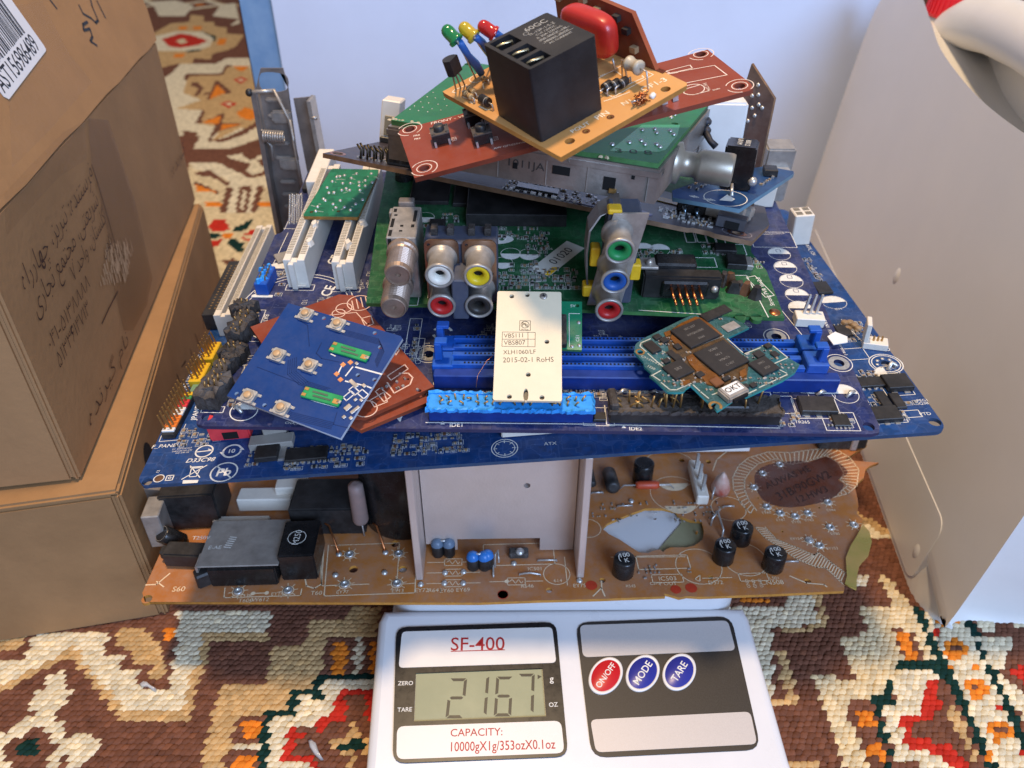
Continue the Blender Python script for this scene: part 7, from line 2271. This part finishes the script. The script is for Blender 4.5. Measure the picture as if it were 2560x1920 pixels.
# white block on a brown riser, standing on the back of the dark motherboard
wm = thing('supply_module', 'white block with brown upright riser board standing behind the tuner can at right', 'electronic module')
wm.location = (.106 , .350, .169)
MB().lathe([(3.5, 0), (3.5, 20), (3, 27)], 14, Matrix.Translation((-12, 2, -.5))).build('support_post', M_wplas, wm)
bevbox('white_block', (-12, 2, 26), (20, 15, 30), M_wplas, wm, -4, 1.0, 2)
Mx = Matrix.Translation((3, 0, 0)) @ Matrix.Rotation(R(-48), 4, 'Z') @ Matrix.Rotation(R(90), 4, 'X')
rs = sheet('riser_board', [(-8, 0), (7, 0), (8, 58), (-6, 70), (-8, 58)], [], -.8, .8, [mat('brown_riser', '6e5349', .5, col2='4e3a33', vs=80, dust=.3), M_darke], wm)
Mm = Mx.copy()
Mm.translation = Mm.translation * S
rs.matrix_local = Mm
dots(rs, [(-1, 62, .8), (0, 58, .8), (-3, 57, .8), (1, 54, .8), (-2, 52, .8), (3, 53, .8), (0, 49, .8), (-3, 46, .8)], 1.0, .7, M_tin)
MB().box((-5, 30, .8), (4, 14, .5)).build('dark_stain', mat('soot', '26201d', .8), rs)
gl = MB().lathe([(.9, -3), (1.2, -2.4), (1.2, 2.4), (.9, 3)], 12, Matrix.Translation((-4, -9, 31)) @ Matrix.Rotation(R(90), 4, 'Y')).build('glass_diode', mat('diode_glass', 'b0603a', .15, alpha=.8), wm)
MB().tube([(-9, -9, 31), (1, -9, 31), (3, -3, 31)], .3, 5).build('lead', M_gold, gl)

# ports at the back of the dark motherboard
bevbox('port_shell', ((243.2,157.4)[0], (243.2,157.4)[1] + 8, .1), (9, 13, 17), M_nickel, m1, 0, .8, 2)
bevbox('port_shell', ((243.2,157.4)[0] - 1, (243.2,157.4)[1] + 12, 12), (14, 12, 14), M_steel, m1, 0, .8, 2)
bevbox('white_port', ((234.0,154.4)[0], (234.0,154.4)[1] + 3, .1), (14, 8, 11), M_white, m1, 0, .5, 1)

# ================================================================ long red-brown front panel board
M_fb = mat('chestnut_phenolic', '8c3f28', .45, col2='7a3320', vs=24, dust=.12, spec=.3)
ftb = thing('front_panel_board', 'long chestnut board printed FRONT-VER with three black tact switches', 'circuit board', 'ft')
fh_ = [(1.5,32.0), (3.6,4.3), (102.9,31.4), (105.5,4.3)]
sheet('circuit_laminate', [(0, 0), (107, 0), (108.5, 1), (109, 4), (106, 33.5)] + [(94.0,33.1)] + [(89.3,33.1)] + [(-1.5, 33.5), (-2.4, 32)], [(*p, 1.7) for p in fh_], -1.6, 0, [M_fb, mat('chestnut_edge', '7d3a28', .6)], ftb)
sk = MB()
for p in fh_:
    sk.ring(p, 2.4, .3)
    sk.ring(p, 4.2, .3, a0=-60, a1=150)
    sk.ring(p, 4.2, .3, a0=190, a1=260)
fr = ang((9.0,31.8), (16.9,31.5))
sk.fit('FRONT - VE', (8.9,32.0), (20.7,31.2), .08, .008)
sk.fit('FR8', (2.3,26.5), (4.4,26.2), .08, .02)
sk.fit('FR9', (2.4,24.2), (4.4,23.8), .08, .02)
sk.fit('AW QF10294V0', (26.1,5.1), (36.2,4.1), .08, .02)
sk.fit('5A1 DS4', (96.8,11.6), (96.4,6.4), .08, .01)
sk.fit('SN50', (97.3,5.8), (99.7,5.7), .08, .01)
sk.line([(88.7,25.9),(97.1,25.8),(97.0,23.2),(89.9,23.7)], .35, close=True)
sk.line([(88.1,24.0),(103.8,21.3),(104.8,13.0),(91.6,14.7)], .35)
sk.line([(88.1,24.0),(91.6,23.3)], 1.0)
sk.ring((92.4,9.4), 3.4, .35)
sk.line([(89.2,9.3),(90.9,11.0),(95.2,11.2)], .35)
sk.line([(91.2,6.1),(96.2,6.1)], .35)
for c, t in (((14.9,17.5), 'S2'), ((27.7,11.0), 'S3'), ((27.2,23.6), 'S1')):
    sk.text(t, c, 1.4, 80)
    sk.rect(c, (1.6, 2.2), 0, .2)
sk.line([(7.7,25.5),(8.9,25.3)], .3)
sk.build('printed_legend', mat('cream_rose_print', 'dcc9bb', .6), ftb)
for c in ((11.1,15.8), (23.9,9.0), (23.1,22.7)):
    c = (c[0], c[1] + 2.6)
    r_ = ang((9.2,15.0), (13.7,15.0))
    Mx = Matrix.Translation((c[0], c[1], 0)) @ Matrix.Rotation(R(r_), 4, 'Z')
    k = MB().box((0, 0, .3), (6, 6, 3.3), 0, 0, .2, M=Mx).build('tact_switch', M_blk2, ftb)
    MB().box((0, 0, 3.6), (6.1, 6.1, .35), 0, 0, 0, M=Mx).build('cover_plate', mat('dusty_plate', '4c4540', .5, .3, dust=.3), k)
    MB().lathe([(1.75, 3.9), (1.75, 5.4), (1.5, 5.7), (1e-3, 5.7)], 18, Mx, 0, True, (0, 0, 0), False).build('button', M_blk, k)
    for i in (-1, 1):
        for j in (-1, 1):
            MB().dome((Mx @ Vector((i * 2.3, j * 2.3, 3.9))), .6, .4, 0, 8).build('rivet', M_blk, k)
        MB().box((i * 2.3, -3.3, 0), (.7, .5, 1.8), 0, 0, 0, M=Mx).build('switch_leg', M_tin, k)
pins(ftb, [((78.0,5.3)[0] + 3.6 * i, (78.0,5.3)[1] + .4 * i) for i in range(3)], 5, M_tin, (0, 0), .9, 'lead_pin')
smds(ftb, 'solder_bits', [area((5.3,25.9), (7.4,26.0))], 2, None, 0, ((.8, .6),), .8, (3, 1))

# ================================================================ topmost board: yellow voltage protector board
M_ye = mat('yellow_phenolic', 'c8975c', .5, col2='bb8548', vs=30, dust=.12, spec=.3)
ye = thing('protector_board', 'yellow protector board with big black relay and three small lamps, topmost of the pile', 'circuit board', 'ye')
yh = [(*(6.5,4.3), 1.5), (*(41.8,3.4), 1.5), (*(12.6,4.5), .6), (*(21.8,4.7), .6)]
sheet('circuit_laminate', [(0, 0), (47, 0), (48, 1), (48.6, 60), (-3.4, 59.5), (-3.6, 58)], yh, -1.6, 0, [M_ye, mat('yellow_phenolic_edge', 'a87234', .55, var=.2)], ye)
sk = MB()
yr = ang((9.5,7.8), (16.0,7.1))
sk.fit('OF1-3', (37.1,8.7), (45.6,7.6), .08, .01)
sk.fit('N1', (28.3,7.2), (31.2,6.7), .08, .01)
sk.fit('PIN', (18.6,7.5), (23.0,7.3), .08, .01)
sk.fit('POUT', (9.6,7.6), (16.0,7.3), .08, .01)
sk.fit('R11', (-1.2,45.6), (2.2,45.5), .08, .01)
sk.ring((8.4,56.8), 2.4, .35)
sk.line([(4.0,56.2),(-0.6,56.8),(-1.7,56.2),(-1.1,54.9)], .4)
sk.line([(-0.8,51.0),(-0.5,48.1),(0.6,47.6)], .4)
sk.line([(-0.5,41.5),(-0.1,37.7),(0.8,37.4)], .4)
sk.line([(34.6,25.0),(39.4,23.9),(38.0,15.3)], .35)
sk.line([(26.0,12.8),(28.7,11.8),(34.0,10.6)], .35)
sk.line([(36.3,14.2),(42.1,13.4),(42.5,14.6)], .35)
sk.rect((37.0,18.4), (16, 12), 0, .3)
sk.line([(6.4,49.5),(7.8,52.2),(9.5,52.6)], .4)
sk.build('printed_legend', mat('ivory_print', 'e3d3b8', .6), ye)
# relay
rx, ry, rw, rl, rh = 11.8, 21.2, 22.6, 22.8, 22.4
M_rel = mat('relay_black', '1d1c1e', .5, var=.25, vs=60, dust=.05)
rl_ = sheet('relay', rrect(rx - rw / 2, ry - rl / 2, rx + rw / 2, ry + rl / 2, .8), [], .2, rh - 4, M_rel, ye)
pk = [[(rx - rw / 2 + 1.2, ry - rl / 2 + a), (rx - rw / 2 + 8.2, ry - rl / 2 + a), (rx - rw / 2 + 8.2, ry - rl / 2 + b), (rx - rw / 2 + 1.2, ry - rl / 2 + b)] for a, b in ((1.2, 6.2), (7.6, 12.6), (15, 21.4))]
sheet('relay_lid', rrect(rx - rw / 2, ry - rl / 2, rx + rw / 2, ry + rl / 2, .8), pk, rh - 3.99, rh, M_rel, rl_)
for a in (3.2, 10.2, 18):
    MB().tube([(rx - rw / 2 + 2, ry - rl / 2 + a + 1.4, rh - 3.8), (rx - rw / 2 + 2.2, ry - rl / 2 + a + 1.2, rh - .6), (rx - rw / 2 + 3.2, ry - rl / 2 + a + .6, rh - .2), (rx - rw / 2 + 6.5, ry - rl / 2 + a - .2, rh - .3), (rx - rw / 2 + 7, ry - rl / 2 + a - .2, rh - 3)], .42, 5).build('relay_blade', mat('brass_blade', 'c2b491', .3, 1.), rl_)
t = MB()
for i, (s_, z_) in enumerate((('60GC', 3.2), ('1L-12P-1-S-Z', 1.7), ('Coil 12VDC', 1.4), ('\u2206 30A 250VAC', 1.4), ('30A 30VDC  UR', 1.4), ('240VAC 28VDC', 1.3), ('AC CURRENT', 1.3))):
    t.text(s_, (rx + 4.5, ry + 7.6 - (0 if i == 0 else 1.4 + 1.75 * i)), z_, 0, rh + .05, bold=.004)
t.line([(rx - .5, ry - 1.2), (rx + 10, ry - 1.2)], .12, rh + .05)
t.line([(rx - .5, ry - 3.0), (rx + 10, ry - 3.0)], .12, rh + .05)
t.ring((rx - .2, ry + 5.8), .8, .15, rh + .05)
t.build('relay_print', mat('relay_grey_print', '9a9a96', .6), rl_)


# lamps
def led(base, tip, m_, leads, name):
    b, t_ = Vector(base), Vector(tip)
    d = (t_ - b)
    Mx = Matrix.Translation(b) @ d.to_track_quat('Z', 'Y').to_matrix().to_4x4()
    o = MB().lathe([(2.4, 0), (2.45, .2), (2.45, .9), (2.05, 1.1), (2.05, 3.8), (1.9, 4.7), (1.4, 5.5), (.7, 5.9), (1e-3, 6.0)], 20, Mx, 0, True, (0, 0, 0), True).build('lamp', m_, ye)
    MB().box((-.3, .4, .8), (1.4, .5, 3), 0, 0, 0, M=Mx).build('die_cup', M_nickel, o)
    for a in leads:
        MB().tube([Vector(p) for p in a], .3, 6).build('lead', M_tin, o)
    return o


def y3(p, h):
    return (p[0], p[1], h)


M_lg = mat('green_lens', '1f8a4a', .15, var=.1, coat=.4, trans=.45)
M_ly = mat('yellow_lens', 'd6b62a', .15, var=.1, coat=.4, trans=.45)
M_lr = mat('red_lens', 'c02420', .15, var=.1, coat=.4, trans=.25)
g0 = y3((1.9,51.4), 17)
g1 = y3((0.9,54.7), 20)
led(g0, g1, M_lg, [[g0, y3((4.9,54.5), 10), y3((8.3,57.4), 0)]], 'green')
M_slv = mat('blue_sleeve', '2f63ad', .45, var=.1)
MB().tube([y3((3.0,51.9), 16), y3((6.5,55.4), 9), y3((8.8,56.2), 5), y3((10.3,56.4), 1)], [1.15, 1.2, 1.5, 1.2], 10).build('blue_sleeve', M_slv, ye)
a0 = y3((7.6,50.5), 16)
a1 = y3((6.2,53.9), 19)
led(a0, a1, M_ly, [[a0, y3((9.7,52.7), 12), y3((16.3,59.9), 2)]], 'yellow')
MB().tube([y3((8.0,50.6), 16), y3((11.4,53.2), 12), y3((15.2,55.3), 4), y3((15.5,54.7), 1)], 1.15, 10).build('blue_sleeve', M_slv, ye)
b0 = y3((12.7,46.7), 16)
b1 = y3((10.3,49.4), 19)
led(b0, b1, M_lr, [[b0, y3((17.8,51.9), 10), y3((23.6,58.2), 0)]], 'red')
MB().tube([y3((13.2,47.0), 16), y3((17.8,50.5), 11), y3((23.4,56.2), 2)], 1.15, 10).build('blue_sleeve', M_slv, ye)
# transistor on three legs
tb = y3((-3.0,48.0), 10)
Mx = Matrix.Translation(tb) @ Matrix.Rotation(R(25), 4, 'Z') @ Matrix.Rotation(R(-8), 4, 'X')
cs = [(2.4 * math.cos(R(a)), 2.4 * math.sin(R(a)) * 1.0) for a in range(-20, 201, 20)] 
o = MB().prism(cs + [(-2.2, -1.5), (2.2, -1.5)], 0, 4.8, 0, Mx).build('transistor', M_blk, ye)
for k, p in enumerate([(0.4,57.3),(2.0,56.9),(3.7,56.9)]):
    q = Mx @ Vector((-1.27 + 1.27 * k, 0, 0))
    MB().tube([q, (q + Vector((p[0], p[1], 0))) / 2 + Vector((0, 0, .6)), (p[0], p[1], -.5)], .28, 6).build('leg', M_dsteel, o)


def axial(a, b, r, h, m_, bands=(), name='resistor', lead=M_tin, dumb=True):
    """body lying between a and b at height h, wire ends bent down into the board"""
    a, b = Vector((*a, h)), Vector((*b, h))
    d = b - a
    L = d.length
    Mx = Matrix.Translation(a) @ d.to_track_quat('Z', 'Y').to_matrix().to_4x4()
    pr = [(r * .5, 0), (r, L * .06), (r, L * .2), (r * .82, L * .28), (r * .82, L * .72), (r, L * .8), (r, L * .94), (r * .5, L)] if dumb else [(r * .9, 0), (r, L * .05), (r, L * .95), (r * .9, L)]
    o = MB().lathe(pr, 14, Mx).build(name, m_, ye)
    for t_, bm_ in bands:
        k = r * (1.02 if (not dumb or t_ < .22 or t_ > .78) else .86)
        MB().lathe([(k, L * t_), (k, L * (t_ + .07))], 14, Mx, 0, True, (0, 0, 0), False).build('colour_band', bm_, o)
    e = d.normalized() * (r * 1.4)
    MB().tube([(a - e).to_tuple()[:2] + (-.6,), a - e * .9, a], .28, 6).build('lead', lead, o)
    MB().tube([(b + e).to_tuple()[:2] + (-.6,), b + e * .9, b], .28, 6).build('lead', lead, o)
    return o


M_rtan = mat('resistor_tan', 'b99a6b', .5)
M_bb = mat('band_brown', '4a2a1a', .5)
M_bk = mat('band_black', '161414', .5)
M_bg = mat('band_gold', 'b48a3c', .4, .6)
M_grey = mat('band_silver', 'b4b4b2', .4, .4)
bnd = [(.12, M_bb), (.36, M_bk), (.55, M_bb), (.84, M_bg)]
axial((2.0,51.3), (1.8,47.6), 1.0, 1.6, M_rtan, bnd)
axial((-0.4,50.0), (-0.4,45.7), 1.0, 1.6, M_rtan, bnd)
axial((1.0,42.2), (1.1,38.0), 1.5, 1.9, M_blk, [(.75, M_grey)], 'diode', dumb=False)
axial((9.0,53.5), (9.1,51.5), .8, 1.2, M_rtan, bnd)
for x in (0, 38, 78):
    axial(((31.5,16.2)[0] + x * .055, (31.5,16.2)[1] - x * .03), ((28.3,15.7)[0] + x * .055, (28.3,15.7)[1] - x * .03), 1.4, 2.0, M_blk, [(.72, M_grey)], 'diode', dumb=False)
axial((38.0,15.6), (38.0,9.9), 2.2, 6, mat('ivory_ceramic', 'c6b79a', .4, col2='8f8a80', vs=60), (), 'power_resistor')
# red film capacitor
cc = (40.1,22.1)
rc = superbox('film_capacitor', (cc[0] - 1.2, cc[1] + 12.5, 3.0), (7.4, 23, 13.5), mat('red_epoxy', 'ad261e', .36, var=.1, coat=.15), ye, 3, 3.6)
for p in [(39.0,17.5),(38.9,22.8)]:
    MB().tube([(p[0], p[1], -.5), (p[0] - .4, p[1] + .6, 4.5)], .32, 6).build('lead', M_tin, rc)
# upright brown sub-board behind the capacitor
vb0 = (47.9,10.6)
sbd = sheet('upright_board', [(0, .2), (3, .2), (12, 15.5), (46, 17.5), (48, 16.5), (48, .2)], [], -.8, .8, [mat('rust_phenolic', '7d3c28', .4, col2='62301f', vs=60, dust=.1), M_redbe], ye)
N = Matrix(((0, 0, 1, 0), (1, 0, 0, 0), (0, 1, 0, 0), (0, 0, 0, 1)))
N = Matrix.Translation((vb0[0] * S, vb0[1] * S, 0)) @ Matrix.Rotation(R(4), 4, 'Z') @ N
sbd.matrix_local = N
for (v_, h_) in ((14, 10), (18, 13), (22, 11), (27, 13), (33, 15), (41, 15), (45, 13), (11, 5)):
    MB().box((v_, h_, -2.6), (2.4, 1.8, 1.8)).build('chip_part', (M_blk, M_tan)[v_ % 2], sbd)
# copper tangle
q = []
rnd = random.Random(15)
c = (31.7,3.4)
for i in range(60):
    q.append((c[0] + 3.0 * math.sin(i * 1.9) * (.5 + .5 * math.sin(i * .3)) + i * .02, c[1] + 1.6 * math.cos(i * 2.3), 1.4 + 1.2 * math.sin(i * 1.1)))
MB().tube(q, .16, 5).build('copper_tangle', M_cu, ye)
MB().tube([((30.0,3.9)[0], (30.0,3.9)[1], 0), (c[0] - 3, c[1], 2), (c[0], c[1], 1.5)], .35, 6).build('lead', M_tin, ye)
for p in ((12.6,4.5), (21.8,4.7)):
    MB().ring(p, .9, .5, .06).build('hole_ring', mat('dark_flux', '5a2f18', .4), ye)
MB().tube([((35.7,2.9)[0], (35.7,2.9)[1], .2), ((37.2,3.4)[0], (37.2,3.4)[1], .5)], .9, 6).build('glue_bead', M_wplas, ye)

# leads, posts and blocks that carry one board on the next
for p in ((6, 6), (42, 8), (24, 24), (4, 44), (40, 50), (14, 14)):
    MB().tube([(p[0], p[1], -1.4), (p[0] + .3, p[1], -7.6)], .4, 6).build('lead_stub', M_tin, ye)
for p in ((8, 60), (40, 70), (120, 66), (140, 30), (70, 8)):
    MB().cyl((p[0], p[1], -15.6), 2.2, 14.1, 12).build('spacer_post', M_nickel, gr)
for p in ((20, 40), (60, 45), (110, 40)):
    MB().cyl((p[0], p[1], -17), 4, 15.2, 16, ch=.4).build('underside_capacitor', M_blk2, qd)
for u_, v_, h_ in ((40, 60, 17), (120, 110, 18), (230, 60, 5)):
    bevbox('chip_cooler', (u_, v_, .1), (26, 26, h_), M_dsteel, m2, 0, .6, 1)
for p in ((10, 8), (22, 30), (-8, 40)):
    MB().cyl((p[0], p[1], -6.0), 1.6, 3.4, 10).build('spacer_post', M_nickel, rd)

# ================================================================ steel drive bracket standing behind
bk = thing('steel_bracket', 'tall dull steel bracket with ribs and coil spring standing behind the boards at left', 'bracket')
XL, XR = (-141.7,204.1)[0], (-124.4,200.3)[0]
TOP = (-136.5,217.1)
ow = [(-136.5,217.1), (-124.3,217.1), (-123.5,207.2), (XR, 170), (XR + 4, 0), (XL - 2, 0), (XL, 160), (-141.4,205.7)]
c = (-130.8,209.5)
MS = Matrix.Translation((0, 440 * S, 0)) @ Matrix.Rotation(R(90), 4, 'X')


def up_sheet(nm, out, holes, z0, z1, m_, y=0.):
    o = sheet(nm, out, holes, z0, z1, m_, bk)
    o.matrix_local = Matrix.Translation((0, (440 + y) * S, 0)) @ Matrix.Rotation(R(90), 4, 'X')
    return o


up_sheet('main_plate', ow, [smooth_poly([(c[0] - 7, c[1] - 4), (c[0] + 6, c[1] - 4), (c[0] + 7, c[1] + 4), (c[0] - 6, c[1] + 5)], 4)], -.6, .6, M_dsteel)
up_sheet('left_flange', [(XL - 2, 0), (XL + .5, 0), (XL + 1.5, 160), (XL + 2.5, 206), (XL - .5, 206), (XL - 1, 160)], [], -.5, 8, M_dsteel)
up_sheet('side_plate', [(-123.4,199.1), (-113.2,200.1), ((-113.2,200.1)[0] + 9, 0), ((-123.4,199.1)[0] + 6, 0)], [], -8, -6.8, M_dsteel)
up_sheet('side_flange', [(-113.5,200.6), (-111.3,200.3), ((-111.3,200.3)[0] + 9, 0), ((-113.5,200.6)[0] + 9, 0)], [], -9, 4, M_steel)
for yy in (685, 785, 970, 1070, 1240, 1330, 1420):
    p = (-132.8,200.6)
    z = ((-132.8,200.6)[1] - (yy - 685) * ((-132.8,200.6)[1] - (-143.7,140.2)[1]) / 715)
    bevbox('pressed_rib', ((XL + XR) / 2 + 1, 438.4, z - 1), (XR - XL - 8, 2.6, 2.2), M_steel, bk, 0, .8, 2)
for yy in (830, 1150):
    z = ((-132.8,200.6)[1] - (yy - 685) * ((-132.8,200.6)[1] - (-143.7,140.2)[1]) / 715)
    bevbox('pressed_lug', ((XL + XR) / 2 + 4, 437.5, z), (11, 3.5, 7), M_steel, bk, 0, 1.2, 2)
MB().tube([((-143.4,206.1)[0], 433, (-143.4,206.1)[1]), ((-128.9,206.8)[0], 434, (-128.9,206.8)[1])], 1.1, 8).build('cross_rod', M_nickel, bk)
MB().ball(((-143.0,206.0)[0], 433, (-143.0,206.0)[1]), 2.2, 0, 10, 6).build('rod_tip', M_blk, bk)
cs_, ce_ = (-139.7,183.0), (-127.8,182.2)
q = []
for i in range(120):
    t_ = i / 119
    q.append((cs_[0] + (ce_[0] - cs_[0]) * t_, 431.5 + 3.0 * math.sin(t_ * 2 * math.pi * 9), cs_[1] + (ce_[1] - cs_[1]) * t_ + 3.0 * math.cos(t_ * 2 * math.pi * 9)))
MB().tube(q, .6, 6).build('coil_spring', M_nickel, bk)
for P in ([(-129.5,207.6),(-123.8,191.5),(-122.7,168.9)], [(-123.4,191.5),(-123.1,168.4),(-123.0,150.1)], [(-140.3,181.8),(-136.2,176.8),(-136.9,168.4)]):
    MB().tube([(p[0], 433, p[1]) for p in P], .8, 7).build('spring_wire', M_steel, bk)
MB().tube([((-112.8,191.5)[0], 437, (-112.8,191.5)[1]), ((-109.0,191.3)[0], 436, (-109.0,191.3)[1])], 1.0, 8).build('side_pin', M_nickel, bk)

# ================================================================ plastic scraps on the carpet
M_clear = mat('clear_scrap', 'd9dde0', .12, alpha=.45, coat=.4)
for P, lab_ in (([(-88.0,181.0),(-87.0,181.7),(-84.5,180.1),(-82.1,175.6),(-79.6,172.5),(-80.8,172.3),(-84.3,174.9),(-87.0,178.3)], 'clear plastic sliver on the brown and red carpet beside the scale'), ([(-171.8,208.3),(-170.7,209.8),(-168.6,209.3),(-164.9,206.7),(-162.6,205.7),(-163.0,204.4),(-167.2,206.7),(-170.4,206.7)], 'whitish plastic crumb on the cream carpet motif at left')):
    cx_ = (sum(p[0] for p in P) / len(P), sum(p[1] for p in P) / len(P))
    n = len(P)
    vs = [(p[0], p[1], 1.6) for p in P] + [(cx_[0] + (p[0] - cx_[0]) * .7, cx_[1] + (p[1] - cx_[1]) * .7, 2.8) for p in P] + [(cx_[0], cx_[1], 3.0)]
    fs = [[i, (i + 1) % n, n + (i + 1) % n, n + i] for i in range(n)] + [[n + i, n + (i + 1) % n, 2 * n] for i in range(n)] + [list(range(n))[::-1]]
    tag(MB().add(vs, fs, 0, True).build('plastic_scrap', M_clear), lab_, 'scrap', 'plastic crumbs on the carpet')
